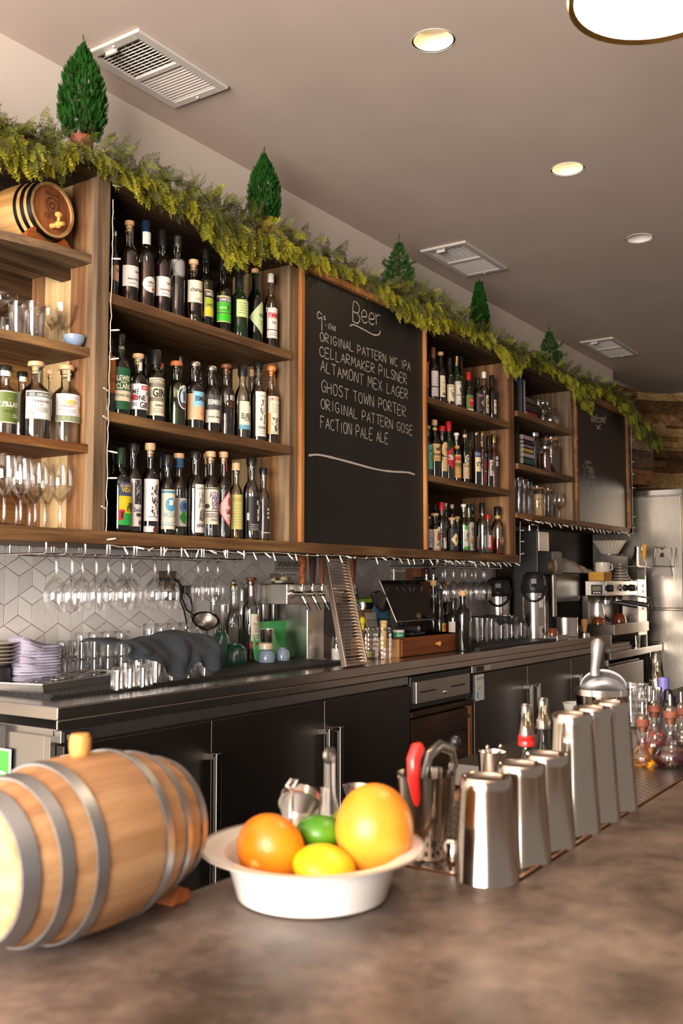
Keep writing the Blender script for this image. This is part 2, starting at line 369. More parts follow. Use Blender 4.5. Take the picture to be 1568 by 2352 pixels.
# ---------------------------------------------------------------- chalkboards
M_slate = mat('chalkboard_slate', (.009, .0085, .008), .46, var=.35, scale=2.2, spec=.4)
M_chalk = mat('chalk', (.46, .41, .37), .9, var=.2, scale=300)
M_chalk_dim = mat('chalk_dim', (.36, .33, .29), .9, var=.3, scale=300)
G = {  # single-stroke hand capitals on a 4 x 6 grid
'A': [[(0, 0), (2, 6), (4, 0)], [(.8, 2.2), (3.3, 2.2)]], 'B': [[(0, 0), (0, 6), (2.6, 6), (3.4, 4.6), (2.4, 3.2), (0, 3.1)], [(2.2, 3.1), (3.8, 1.7), (2.6, 0), (0, 0)]],
'C': [[(3.8, 5.2), (2.2, 6), (.6, 5), (0, 3), (.6, 1), (2.2, 0), (3.8, .8)]], 'D': [[(0, 0), (0, 6), (2.2, 5.6), (3.8, 3), (2.2, .4), (0, 0)]],
'E': [[(3.6, 6), (.2, 5.9), (0, 0), (3.7, .1)], [(0, 3.1), (2.9, 3.2)]], 'F': [[(3.6, 6), (.2, 5.9), (0, 0)], [(.1, 3.1), (2.7, 3.3)]],
'G': [[(3.7, 5.2), (2.2, 6), (.6, 5), (0, 3), (.6, 1), (2.2, 0), (3.6, 1), (3.7, 2.6), (2.2, 2.6)]], 'H': [[(0, 6), (0, 0)], [(3.6, 6), (3.6, 0)], [(0, 3), (3.6, 3.1)]],
'I': [[(1.2, 6), (1.2, 0)]], 'K': [[(0, 6), (0, 0)], [(3.6, 6), (0, 2.7), (3.8, 0)]], 'L': [[(0, 6), (0, 0), (3.4, .2)]], 'M': [[(0, 0), (.6, 6), (2.2, 2), (3.9, 6), (4.5, 0)]],
'N': [[(0, 0), (.2, 6), (3.5, 0), (3.7, 6)]], 'O': [[(2, 6), (.5, 5), (0, 3), (.6, .9), (2, 0), (3.4, 1), (3.9, 3), (3.3, 5.2), (1.9, 6)]], 'P': [[(0, 0), (0, 6), (2.6, 5.8), (3.5, 4.5), (2.5, 3), (0, 2.7)]],
'R': [[(0, 0), (0, 6), (2.6, 5.8), (3.4, 4.6), (2.4, 3.3), (0, 3), (3.8, 0)]], 'S': [[(3.6, 5.3), (2, 6), (.5, 5), (1, 3.6), (3, 2.6), (3.6, 1.2), (2, 0), (0, .8)]], 'T': [[(0, 6), (4, 6)], [(2, 6), (2, 0)]],
'W': [[(0, 6), (1.1, 0), (2.4, 4.6), (3.7, 0), (4.8, 6)]], 'X': [[(0, 6), (3.6, 0)], [(3.6, 6), (0, 0)]], 'e': [[(.2, 1.8), (3, 2.4), (2.6, 4), (1.2, 4.2), (.1, 2.4), (.6, .5), (2, 0), (3.4, .8)]],
'r': [[(.2, 4), (.5, 0)], [(.4, 2.8), (1.6, 4), (3, 4)]], 'l': [[(.4, 1), (1.6, 5.6), (1, 6), (.6, 4), (.6, .6), (1.2, 0)]], 'c': [[(2.6, 3.2), (1.4, 4), (.2, 2.4), (.6, .4), (1.8, 0), (2.8, .7)]], 'o': [[(1.6, 4), (.3, 3), (.3, .9), (1.5, 0), (2.8, 1), (2.8, 3), (1.6, 4)]],
'm': [[(.1, 4), (.2, 0)], [(.2, 3), (1.2, 4), (1.7, 0)], [(1.7, 3), (2.8, 4), (3.3, 0)]], '9': [[(3.2, 5), (1.6, 6), (.2, 4.6), (1.2, 3), (3, 4.2), (3.2, 5.4), (2.9, -1.4)]], '$': [[(3, 5), (1, 5), (1, 3.4), (3, 2.6), (2.6, 1), (.6, 1)], [(1.8, 6), (1.8, 0)]],
'1': [[(1, 6), (1, 0)]], '7': [[(0, 6), (3, 5.8), (1.4, 0)]], 'z': [[(0, 3.6), (2.6, 3.6), (.2, 0), (2.8, 0)]], '-': [[(0, 3), (2.4, 3)]], '!': [[(1.6, 7), (.8, 2)], [(.6, .4), (.6, 0)]],
'i': [[(.6, 4), (.6, 0)], [(.7, 5.4), (.8, 5.6)]], 'n': [[(.2, 4), (.2, 0)], [(.2, 3), (1.4, 4), (2.2, 0)]], 'g': [[(2.4, 3.6), (1, 4), (.2, 2.4), (1, .6), (2.4, 1.6), (2.5, 4), (2.2, -1.6), (.4, -1.6)]], 'p': [[(.3, 4), (.2, -2)], [(.3, 3), (1.6, 4), (2.6, 2.2), (1.4, .2), (.3, .8)]],
't': [[(1.2, 6), (1, .4), (2, 0)], [(0, 4), (2.4, 4.2)]], 'd': [[(2.4, 3.6), (1, 4), (.2, 2), (1, 0), (2.4, 1.6), (2.8, 6)], [(2.5, 2), (2.7, 0)]], 'a': [[(2.4, 3.6), (1, 4), (.2, 2), (1, 0), (2.4, 1.8), (2.5, 4), (2.8, 0)]], 'k': [[(.4, 6), (.3, 0)], [(2.2, 4), (.4, 2), (2.4, 0)]], 's': [[(2, 3.6), (.8, 4), (.5, 2.8), (2, 1.4), (1.4, 0), (.2, .6)]],
'h': [[(.5, 6), (.3, 0)], [(.3, 2.8), (1.5, 4), (2.2, 0)]], 'v': [[(.1, 4), (1.2, 0), (2.4, 4)]]}
GW = {'I': 2.2, 'M': 4.5, 'W': 4.8, 'i': 1.4, 'l': 1.8, '1': 1.6, '!': 1.8, 'm': 3.5, 'e': 3.2, 'r': 2.8, 'c': 2.8, 'o': 3, 'n': 2.5, 'g': 2.6, 'p': 2.7, 't': 2.3, 'd': 2.9, 'a': 2.8, 'k': 2.4, 's': 2.1, 'h': 2.4, 'v': 2.4}
def stroke(b, pts, w, y, m=0, rng=random):
    """A chalk line: a thin raised ribbon on the board's face (plane Y = y, facing -Y)."""
    P = [Vector((p[0], p[1])) for p in pts]; Q = []
    for i in range(len(P)-1):
        p0, p1, p2, p3 = P[max(0, i-1)], P[i], P[i+1], P[min(len(P)-1, i+2)]
        sharp = len(P) < 4
        for k in range(4):
            t = k/4
            Q.append(p1.lerp(p2, t) if sharp else .5*((2*p1)+(p2-p0)*t+(2*p0-5*p1+4*p2-p3)*t*t+(3*p1-p0-3*p2+p3)*t**3))
    Q.append(P[-1]); vs = []; fs = []
    for i, q in enumerate(Q):
        t = (Q[min(i+1, len(Q)-1)]-Q[max(i-1, 0)]); t = t.normalized() if t.length > 0 else Vector((1, 0)); n = Vector((-t.y, t.x))*w*.5*rng.uniform(.75, 1.15)
        vs += [(q.x+n.x, y, q.y+n.y), (q.x-n.x, y, q.y-n.y)]
    for i in range(len(Q)-1): fs.append((2*i, 2*i+1, 2*i+3, 2*i+2))
    b.add(vs, fs, m)
def chalk(b, s, p0, p1, hpx, yb, w, m=0, seed=1, sp=1.3):
    """Write s on the board from the photo point p0 to p1 (baseline), hpx tall there."""
    r = random.Random(seed); A = at_y(*p0, yb); B_ = at_y(*p1, yb); h = hpx*depth((A+B_)/2)/FPX/6
    wid = [GW.get(ch, 3.8)+sp if ch != ' ' else 3.6 for ch in s]; tot = sum(wid)-sp
    ux = (B_[0]-A[0])/tot; x = 0
    for ch, wv in zip(s, wid):
        if ch != ' ':
            sh = r.uniform(-.06, .06); k = r.uniform(.93, 1.07); dz = r.uniform(-.25, .25)
            for st in G[ch]:
                stroke(b, [(A[0]+(x+p[0]+sh*p[1]+r.uniform(-.08, .08))*ux, A[2]+(B_[2]-A[2])*x/tot+(p[1]*k+dz+r.uniform(-.1, .1))*h) for p in st], w, yb, m, r)
        x += wv
def board(name, label, x0, x1, z0, z1):
    t = thing(name, label, 'chalkboard', ((x0+x1)/2, 2.21, z0))
    b = MB(); b.box(x0+.004, x1-.004, 2.196, 2.212, z0, z1); loc_build(b, 'slate', M_slate, t)
    return t
CB1 = board('chalkboard', 'tall chalkboard listing six draught beers under the heading Beer', 2.968, 3.964, Z0, 2.475)
b = MB(); b.box(2.969, 2.992, 2.180, 2.214, Z0, 2.48); b.box(3.947, 3.964, 2.180, 2.214, Z0, 2.48); b.box(2.969, 3.964, 2.176, 2.214, 2.475, 2.50)
loc_build(b, 'frame', W_trim, CB1, bevel=.002)
b = MB(); b.box(2.965, 3.965, 2.180, 2.5, 2.502, 2.535); loc_build(b, 'top_board', W_grayx, CB1, bevel=.002)
YC = 2.1955
b = MB()
chalk(b, 'Beer', (810, 737), (873, 748), 42, YC, .0048, seed=2, sp=.9)
chalk(b, '9', (728, 748), (742, 753), 32, YC, .0048); chalk(b, '$', (742, 735), (749, 737), 11, YC, .0034); chalk(b, '-17oz', (747, 753), (772, 760), 13, YC, .0036)
chalk(b, 'ORIGINAL PATTERN WC IPA', (735, 783), (942, 852), 20, YC, .0036, seed=3)
chalk(b, 'CELLARMAKER PILSNER', (734, 817), (934, 882), 22, YC, .0036, seed=4)
chalk(b, 'ALTAMONT MEX LAGER', (736, 852), (937, 918), 24, YC, .0036, seed=5)
chalk(b, 'GHOST TOWN PORTER', (738, 899), (931, 957), 25, YC, .0036, seed=6)
chalk(b, 'ORIGINAL PATTERN GOSE', (737, 938), (947, 999), 22, YC, .0036, seed=7)
chalk(b, 'FACTION PALE ALE', (736, 982), (891, 1020), 25, YC, .0036, seed=8)
def px_stroke(b, pts, w, m=0, yb=YC): stroke(b, [(at_y(*p, yb)[0], at_y(*p, yb)[2]) for p in pts], w, yb-.0002, m)
px_stroke(b, [(803, 749), (812, 746), (835, 757), (858, 769), (870, 768), (873, 760)], .006)
px_stroke(b, [(708, 1046), (735, 1045), (790, 1058), (860, 1077), (900, 1083), (935, 1085), (952, 1090)], .009)
loc_build(b, 'chalk_writing', M_chalk, CB1)
CB2 = board('chalkboard', 'smaller chalkboard headed Welcome, its lower part catching the light', 5.907, 6.985, 1.650, 2.455)
b = MB(); b.box(5.907, 5.935, 2.178, 2.214, 1.65, 2.46); b.box(6.945, 6.985, 2.178, 2.214, 1.622, 2.46); b.box(5.907, 6.985, 2.176, 2.214, 2.455, 2.50); b.box(5.907, 6.985, 2.178, 2.5, 1.622, 1.655)
b.box(6.96, 6.985, 2.214, 2.5, 1.655, 2.49); loc_build(b, 'frame', W_warmx, CB2, bevel=.002)
b = MB()
chalk(b, 'Welcome!', (1357, 968), (1392, 970), 17, YC, .006, 0, 3, .4)
px_stroke(b, [(1368, 976), (1374, 982), (1379, 975), (1374, 980), (1368, 987), (1372, 984), (1379, 986)], .005, 0)
for k, (s_, p0, p1) in enumerate([('Lemon', (1343, 1063), (1357, 1066)), ('Ginger', (1345, 1075), (1363, 1079)), ('Apple', (1350, 1085), (1363, 1088)), ('Cider', (1353, 1097), (1368, 1099)), ('Hot Alcohol Drink', (1347, 1109), (1380, 1119))]):
    if s_ == 'Apple': s_ = 'Aple'
    chalk(b, ''.join(ch for ch in s_ if ch in G or ch == ' '), p0, p1, 8, YC, .0045, 1, k, .4)
px_stroke(b, [(1336, 1066), (1344, 1083), (1340, 1097), (1337, 1105), (1345, 1112), (1357, 1122)], .005, 1)
px_stroke(b, [(1350, 1150), (1350, 1128), (1361, 1126), (1362, 1150)], .005, 1)
loc_build(b, 'chalk_writing', [M_chalk, M_chalk_dim], CB2)

# wooden boxing over the tall refrigerator, angled towards the room
d_ = Vector((math.cos(R(18.7)), -math.sin(R(18.7)), 0)); n_ = Vector((-d_.y, d_.x, 0)); p_ = Vector((6.99, 2.215, 0))
b = MB()
for i, (za, zb, mi) in enumerate(((1.985, 2.10, 0), (2.10, 2.24, 1), (2.24, 2.35, 2), (2.35, 2.49, 0))):
    q0 = p_+Vector((0, 0, za+.001)); q1 = p_+d_*.34+Vector((0, 0, za+.001))
    b.prism([tuple(q0), tuple(q1), tuple(q1+Vector((0, 0, zb-za-.002))), tuple(q0+Vector((0, 0, zb-za-.002)))], tuple(n_*.24), mi)
o = b.build('overhead_box', [W_warmx, W_dark, W_grayx], bevel=.002)
tag(o, 'brown plank boxing above the tall refrigerator, between the Welcome chalkboard and the curved timber wall', 'cabinet')

# curved wall of stacked driftwood strips behind the refrigerator
DW = [wood('driftwood_tan', ['#4a3520', '#7a5b38', '#a5845a'], 0, bump=.6), wood('driftwood_brown', ['#2e1f12', '#553b22', '#7c5933'], 0, bump=.6), wood('driftwood_pale', ['#6d5638', '#97794f', '#bd9e70'], 0, bump=.6)]
b = MB(); rng = random.Random(11)
def curve_pt(t):
    """Plan of the curved wall: leaves the back wall and swings towards the room."""
    a = t*R(78); rad = 1.35
    return Vector((7.76+rad*math.sin(a), 1.22+rad*math.cos(a)*1.0, 0)), Vector((math.sin(a), math.cos(a), 0))
z = .3
while z < 2.86:
    h = rng.uniform(.035, .075); t = -.02*rng.random()
    while t < 1.25:
        dt = rng.uniform(.16, .5); off = rng.uniform(0, .035); n = 5; vs = []
        mi = rng.randrange(3); h2 = h*rng.uniform(.8, 1.25); tilt = rng.uniform(-.018, .018)
        for i in range(n+1):
            tt = t+dt*i/n; p, nn = curve_pt(tt); zz = z+tilt*(i/n-.5)
            q = p-nn*(off+.02*abs(i/n-.5)*rng.random()); e = p+nn*.03
            lift = .06*max(0, tt)**2*(z/2.8)
            vs += [(q.x, q.y, zz+lift), (q.x+nn.x*.008, q.y+nn.y*.008, zz+h2+lift), (e.x, e.y, zz+h2+lift), (e.x, e.y, zz+lift)]
        fs = [(4*i+a, 4*i+4+a, 4*i+4+(a+1) % 4, 4*i+(a+1) % 4) for i in range(n) for a in range(4)]+[(0, 1, 2, 3), (4*n+3, 4*n+2, 4*n+1, 4*n)]
        b.add(vs, fs, mi); t += dt+.004
    z += h*.93
tag(b.build('wall_right_timber', DW), kind='structure')

# ================================================================ BACK COUNTER
S_door = steel('door_steel', (.12, .108, .098), .36, 2)
S_top = steel('worktop_steel', (.56, .52, .48), .22, 0)
S_bright = steel('bright_steel', (.78, .75, .72), .16, 2)
S_frame = steel('cabinet_steel', (.50, .48, .46), .3, 2)
M_black = mat('black_plastic', (.012, .012, .013), .35, var=.3)
M_rubber = mat('black_rubber', (.014, .013, .013), .6, var=.3)
M_void = mat('dark_gap', (.006, .006, .006), .8, var=.3)
M_sticker = mat('white_sticker', (.62, .62, .62), .5, var=.03)
M_ink = mat('dark_ink', (.03, .03, .035), .6, var=.1)
YD = 2.05; CT = .94
def X(u, v, Y=YD): return float(at_y(u, v, Y)[0])
xL, xd1, xd2, xd3 = 1.735, X(478, 1650), X(738, 1600), X(936, 1560)
xr0, xr1, xr2, xr3 = X(1083, 1600), X(1206, 1560), X(1306, 1540), X(1384, 1500)
# continuous worktop
xW = 6.05; b = MB(); b.box(1.712, xW, 2.035, WALLY-.014, .905, CT); b.box(1.712, xW, 2.035, 2.043, .878, .906)
tag(b.build('worktop', S_top, bevel=.004), 'long stainless-steel worktop of the back bar, carrying glassware, taps and coffee gear', 'worktop')
def handle(parent, x, z0, z1, y=YD):
    b = MB(); r = .011
    b.box(x-r, x+r, y-.052, y-.036, z0, z1); b.prism([(x-r, y-.052, z1), (x-r, y, z1-.004), (x-r, y, z1-.024), (x-r, y-.036, z1-.02)], (2*r, 0, 0)); b.prism([(x-r, y-.052, z0), (x-r, y-.036, z0+.02), (x-r, y, z0+.024), (x-r, y, z0+.004)], (2*r, 0, 0))
    o = b.build('handle', S_bright, parent, bevel=.002); o['label'] = 'brushed steel bar handle'; return o
def fridge(name, label, x0, x1, cuts, handles, zt=.878):
    t = thing(name, label, 'refrigerator', ((x0+x1)/2, 2.3, 0))
    b = MB(); b.box(x0, x1, YD+.022, WALLY-.02, .10, zt); b.box(x0+.02, x1-.02, YD+.06, WALLY-.05, .0, .10); b.box(x0, x1, YD-.003, YD+.03, .842, zt-.002)
    loc_build(b, 'body', S_frame, t, bevel=.002)
    ds = []
    for i in range(len(cuts)-1):
        b = MB(); b.box(cuts[i]+.003, cuts[i+1]-.003, YD-.012, YD+.02, .115, .836); d = loc_build(b, 'door', S_door, t, bevel=.002)
        hx = handles[i]
        if hx is not None:
            h = handle(d, hx, .25, .745, YD-.012)
            for v in h.data.vertices: v.co -= t.location
        ds.append(d)
    return t, ds
F1, d1 = fridge('bar_refrigerator', 'long dark steel back-bar refrigerator with three doors beneath the upturned glasses', xL, xd3, [xL, xd1, xd2, xd3], [X(467, 1750), X(727, 1700), X(752, 1690)])
b = MB(); b.box(X(143, 1650)-.0, X(197, 1640), YD-.010, YD-.002, .846, .872); text_flat(b, 'Perlick', (X(143, 1650)+.008, YD-.010, .8525), (1, 0, 0), (0, 0, 1), .0125, 1, bold=.012); loc_build(b, 'nameplate', [M_black, mat('plate_lettering', (.45, .42, .38), .4)], F1)
b = MB(); b.box(X(133, 1700), X(185, 1690), YD-.0135, YD-.012, .735, .815); text_flat(b, 'COLD FOOD', (X(136, 1700), YD-.0135, .795), (1, 0, 0), (0, 0, 1), .010, 1, width=.07); loc_build(b, 'sticker', [M_sticker, M_ink], F1)
# side of that refrigerator, with a clear sleeve holding a green notice
b = MB(); b.box(xL-.012, xL, 2.10, 2.60, .12, .86); b.box(xL-.016, xL, 2.07, 2.095, .12, .86); loc_build(b, 'side_panel', S_frame, F1, bevel=.001)
M_green = mat('notice_green', (.07, .52, .06), .5, var=.04)
t = thing('notice_sleeve', 'clear plastic sleeve with a bright green notice on the end of the back-bar refrigerator', 'notice', (xL-.02, 2.42, .82))
b = MB(); b.box(xL-.019, xL-.0165, 2.25, 2.60, .60, .875); loc_build(b, 'sleeve', glass('sleeve_plastic', (.93, .95, .97), .08, 1, .08), t)
yR = float(at_x(26, 1740, xL-.02)[1])
b = MB(); b.box(xL-.0232, xL-.0195, yR, 2.60, .69, .815, 1); b.box(xL-.0238, xL-.023, yR+.006, 2.60, .696, .809, 0)
text_flat(b, 'SUITS', (xL-.0238, 2.56, .71), (0, -1, 0), (0, 0, 1), .045, 1, width=2.56-yR-.012, bold=.03); loc_build(b, 'notice', [M_green, mat('notice_white', (.75, .78, .75), .5)], t)

F2, d2 = fridge('bar_refrigerator', 'dark steel undercounter refrigerator with white temperature sticker, beneath the pint glasses', xr0, xr3, [xr0, xr1, xr2, xr3], [X(1197, 1600), X(1214, 1590), X(1313, 1560)])
b = MB(); b.box(X(1086, 1545), X(1105, 1545), YD-.0135, YD-.012, .715, .835); text_flat(b, 'COLD FOOD', (X(1087.5, 1545), YD-.0135, .81), (1, 0, 0), (0, 0, 1), .012, 1, width=.085); text_flat(b, '41 F', (X(1091, 1545), YD-.0135, .765), (1, 0, 0), (0, 0, 1), .014, 1); b.box(X(1088, 1545), X(1091, 1545), YD-.0142, YD-.0135, .725, .755, 2)
loc_build(b, 'sticker', [M_sticker, M_ink, mat('sticker_blue', (.05, .3, .7), .5)], F2)
b = MB(); b.box(X(1089, 1500), X(1106, 1500), YD-.010, YD-.002, .848, .870); loc_build(b, 'nameplate', M_black, F2)
b = MB(); b.box(X(1107, 1500), X(1122, 1498), YD-.0085, YD-.002, .848, .870); loc_build(b, 'spec_plate', S_bright, F2)
# cash drawer in its wooden cabinet
xa, xb = xd3+.012, xr0-.012
t = thing('wooden_cabinet', 'dark oak cabinet with a plank door under the cash drawer, between the two refrigerators', 'cabinet', ((xa+xb)/2, 2.3, 0))
W_oak = wood('dark_oak', ['#150c06', '#2e1b0d', '#4c2f18'], 0, bump=.8)
b = MB(); b.box(xa, xb, YD+.02, WALLY-.05, 0, .72); b.box(xa-.004, xb+.004, YD-.014, YD+.03, .705, .725); loc_build(b, 'body', W_oak, t, bevel=.002)
b = MB(); planks = [.1, .22, .36, .47, .60, .695]
for i in range(5): b.box(xa+.01, xb-.04, YD-.006, YD+.02, planks[i]+.001, planks[i+1]-.001)
d = loc_build(b, 'door', W_oak, t, bevel=.002)
b = MB(); b.box(xb-.038, xb-.004, YD-.009, YD+.02, .1, .70); loc_build(b, 'stile', wood('oak_edge', ['#4a2c13', '#7a4c22', '#9a6a38'], 2), t)
b = MB(); b.lathe([(.004, 0), (.004, .01), (.009, .014), (.009, .02), (.003, .024)], 16, M=Matrix.Translation((X(1063, 1640), YD-.009, float(at_y(1063, 1642, YD)[2]))) @ Matrix.Rotation(PI/2, 4, 'X')); k = loc_build(b, 'knob', M_black, d)
t = thing('cash_drawer', 'black-framed steel cash drawer with two slots, set above the oak cabinet', 'cash drawer', ((xa+xb)/2, 2.3, .73))
b = MB(); b.box(xa+.004, xb-.004, YD-.004, YD+.40, .735, .872); loc_build(b, 'housing', M_black, t, bevel=.003)
b = MB(); b.box(xa+.04, xb-.03, YD-.012, YD-.003, .757, .848); loc_build(b, 'drawer_front', steel('drawer_steel', (.52, .49, .46), .3, 0), t, bevel=.002)
b = MB(); w_ = xb-xa
b.box(xa+.07, xa+.07+w_*.24, YD-.0135, YD-.0115, .800, .806); b.box(xa+w_*.62, xa+w_*.86, YD-.0135, YD-.0115, .800, .806); loc_build(b, 'slot_pair', M_void, t)
b = MB(); b.lathe([(.009, 0), (.009, .003), (.006, .005)], 16, M=Matrix.Translation((xa+w_*.52, YD-.012, .785)) @ Matrix.Rotation(PI/2, 4, 'X')); loc_build(b, 'lock', S_bright, t)

# lower steel table at the far end, with a small refrigerator under it
zT = float(at_y(1385, 1503, YD)[2]); xT1 = 7.20
b = MB(); b.box(xW+.01, xT1, YD-.01, WALLY-.05, zT-.045, zT); b.box(xT1-.014, xT1, YD-.01, WALLY-.05, zT, zT+.02)
t = thing('steel_table', 'lower stainless-steel table under the espresso machine at the far end of the bar', 'table', ((xr3+xT1)/2, 2.3, 0))
loc_build(b, 'table_top', S_top, t, bevel=.004)
for lx in (xW+.06, xT1-.12):
    for ly in (YD+.04, WALLY-.12):
        b = MB(); b.tube([(lx, ly, 0), (lx, ly, zT-.045)], .02, 12); loc_build(b, 'leg', S_bright, t)
xf0, xf1 = X(1400, 1560), X(1478, 1550)
t = thing('small_refrigerator', 'small grey refrigerator tucked beneath the lower steel table', 'refrigerator', ((xf0+xf1)/2, 2.3, 0))
zf = zT-.075
b = MB(); b.box(xf0, xf1, YD+.03, WALLY-.1, .02, zf); loc_build(b, 'body', S_door, t, bevel=.003)
b = MB(); b.box(xf0+.002, xf1-.002, YD+.0, YD+.028, .08, zf-.01); d = loc_build(b, 'door', steel('small_door_steel', (.36, .34, .31), .35, 2), t, bevel=.003)
h = handle(d, xf1-.05, .30, zf-.16, YD)
for v in h.data.vertices: v.co -= t.location
b = MB(); b.box(xf0+.03, xf0+.10, YD-.002, YD, zf-.22, zf-.08); loc_build(b, 'sticker', M_sticker, t)

# tall refrigerator closing the run
t = thing('tall_refrigerator', 'tall brushed-steel refrigerator standing against the curved timber wall', 'refrigerator', (7.4, 2.2, 0))
S_fr = steel('fridge_steel', (.50, .455, .40), .27, 2)
b = MB(); b.box(7.245, 7.71, 1.885, 2.56, .05, 1.925); loc_build(b, 'body', S_fr, t, bevel=.006)
b = MB(); b.box(7.22, 7.243, 1.89, 2.555, 1.08, 1.90); loc_build(b, 'upper_door', S_fr, t, bevel=.005)
b = MB(); b.box(7.22, 7.243, 1.89, 2.555, .10, 1.068); loc_build(b, 'lower_door', S_fr, t, bevel=.005)
b = MB(); b.box(7.21, 7.715, 1.875, 2.565, 1.905, 1.946); loc_build(b, 'top_trim', S_bright, t, bevel=.003)

# ================================================================ THE BAR
M_conc = None
m, nt, bb = _new('polished_concrete'); n1 = _noise(nt, 5.5, (1, 1, 1), 6, .62); n2 = _noise(nt, 38, (1, 1, 1), 4, .6)
r1 = _ramp(nt, n1.outputs['Fac'], [(.34, lin('#3a2e27')), (.46, lin('#574a42')), (.56, lin('#67584f')), (.68, lin('#7c6d64'))])
r2 = _ramp(nt, n2.outputs['Fac'], [(.36, (.80, .80, .80)), (.5, (1, 1, 1)), (.72, (1.16, 1.16, 1.16))])
mx = nt.nodes.new('ShaderNodeMix'); mx.data_type = 'RGBA'; mx.blend_type = 'MULTIPLY'; mx.inputs[0].default_value = 1
nt.links.new(r1.outputs[0], mx.inputs[6]); nt.links.new(r2.outputs[0], mx.inputs[7]); nt.links.new(mx.outputs[2], bb.inputs['Base Color'])
r3 = _ramp(nt, n2.outputs['Fac'], [(.3, (.34,)*3), (.7, (.52,)*3)]); nt.links.new(r3.outputs[0], bb.inputs['Roughness']); bb.inputs['Specular IOR Level'].default_value = .45
M_conc = m
BZ = .88
t = thing('bar_counter', 'broad mottled brown concrete bar counter carrying the fruit bowl, barrel and shakers', 'bar counter', (1.0, .5, 0))
b = MB(); b.prism([(-.9, -.08, BZ-.06), (4.6, -.08, BZ-.06), (4.6, .526, BZ-.06), (1.165, .526, BZ-.06), (1.165, .845, BZ-.06), (.90, .847, BZ-.06), (.80, .925, BZ-.06), (-.9, .925, BZ-.06)], (0, 0, .06)); loc_build(b, 'countertop', M_conc, t, bevel=.004)
b = MB(); b.box(-.85, 4.5, .10, .44, 0, BZ-.06); loc_build(b, 'base', wood('bar_front', ['#24150b', '#3d2615', '#58391f'], 2), t)
# perforated steel rail tray let into the bar
m, nt, bb = _new('perforated_steel'); tc = nt.nodes.new('ShaderNodeTexCoord'); mp = nt.nodes.new('ShaderNodeMapping'); mp.inputs['Scale'].default_value = (62, 62, 0)
mp.inputs['Rotation'].default_value = (0, 0, PI/4); vo = nt.nodes.new('ShaderNodeTexVoronoi'); vo.inputs['Randomness'].default_value = 0; vo.inputs['Scale'].default_value = 1
nt.links.new(tc.outputs['Object'], mp.inputs[0]); nt.links.new(mp.outputs[0], vo.inputs['Vector'])
rm = _ramp(nt, vo.outputs['Distance'], [(.26, (0, 0, 0)), (.30, (1, 1, 1))]); rc = _ramp(nt, vo.outputs['Distance'], [(.26, (.01, .01, .01)), (.30, (.5, .46, .43))])
nt.links.new(rc.outputs[0], bb.inputs['Base Color']); nt.links.new(rm.outputs[0], bb.inputs['Metallic']); bb.inputs['Roughness'].default_value = .28
M_perf = m
t = thing('rail_tray', 'perforated steel drip tray let into the bar, with shakers and pour bottles standing on it', 'drip tray', (2.4, .68, BZ-.02))
b = MB(); b.box(1.170, 4.5, .531, .835, BZ-.022, BZ-.006, 0); loc_build(b, 'grate', M_perf, t)
b = MB()
for y0, y1 in ((.527, .531), (.835, .843)): b.box(1.166, 4.5, y0, y1, BZ-.05, BZ+.002)
b.box(1.166, 1.170, .527, .843, BZ-.05, BZ+.002); loc_build(b, 'rim', steel('copper_edge', (.55, .34, .20), .3, 0), t)
b = MB(); b.box(1.2, 4.5, .46, .83, 0, BZ-.05); b.box(1.9, 4.5, .844, 1.0, BZ-.05, BZ-.0055); tag(b.build('bar_well', S_door), 'dark steel bar well standing underneath the perforated drip tray', 'bar well')

# ================================================================ CEILING FITTINGS
M_can = mat('lamp_can_white', (.82, .78, .70), .5, var=.02)
M_bulb = mat('lit_bulb', (1, .78, .40), .4, emit=9, var=.02)
M_bulb_off = mat('unlit_bulb', (.08, .07, .06), .3)
M_vent = mat('vent_enamel', (.60, .555, .515), .45, var=.03)
M_brass = mat('brass', (.55, .36, .12), .25, 1)
for k, ((p, r), lab, on) in enumerate(zip(HOLES, ('lit recessed ceiling lamp, the larger one near the first air vent', 'lit recessed ceiling lamp halfway along, smaller and dimmer looking', 'unlit recessed ceiling lamp beyond the two lit ones'), (1, 1, 0))):
    t = thing('recessed_lamp', lab, 'ceiling lamp', (p[0], p[1], CEIL), group='recessed ceiling lamps')
    b = MB(); b.lathe([(r+.005, -.002), (r+.005, .0), (r, .0), (r-.001, .012), (r-.006, .055), (r-.016, .06)], 40, capb=False, capt=False); b.lathe([(r-.015, .0595), (.032, .064), (.032, .09)], 40, capb=False); b.build('can', M_can, t)
    b = MB(); b.lathe([(.001, .062), (.014, .063), (.021, .07), (.021, .09)], 24, capb=False); b.build('bulb', M_bulb if on else M_bulb_off, t)
    b = MB(); b.lathe([(.025, .060), (.030, .060), (.030, .08), (.025, .08)], 24, capb=False, capt=False); b.build('bulb_ring', M_can if on else M_bulb_off, t)
    if on:
        l = bpy.data.lights.new('lamp_light', 'SPOT'); l.energy = 5; l.color = (1, .66, .30); l.spot_size = R(160); l.spot_blend = .6; l.shadow_soft_size = .015
        lo = bpy.data.objects.new('lamp_light', l); COL.objects.link(lo); lo.parent = t; lo.location = (0, 0, -.012)
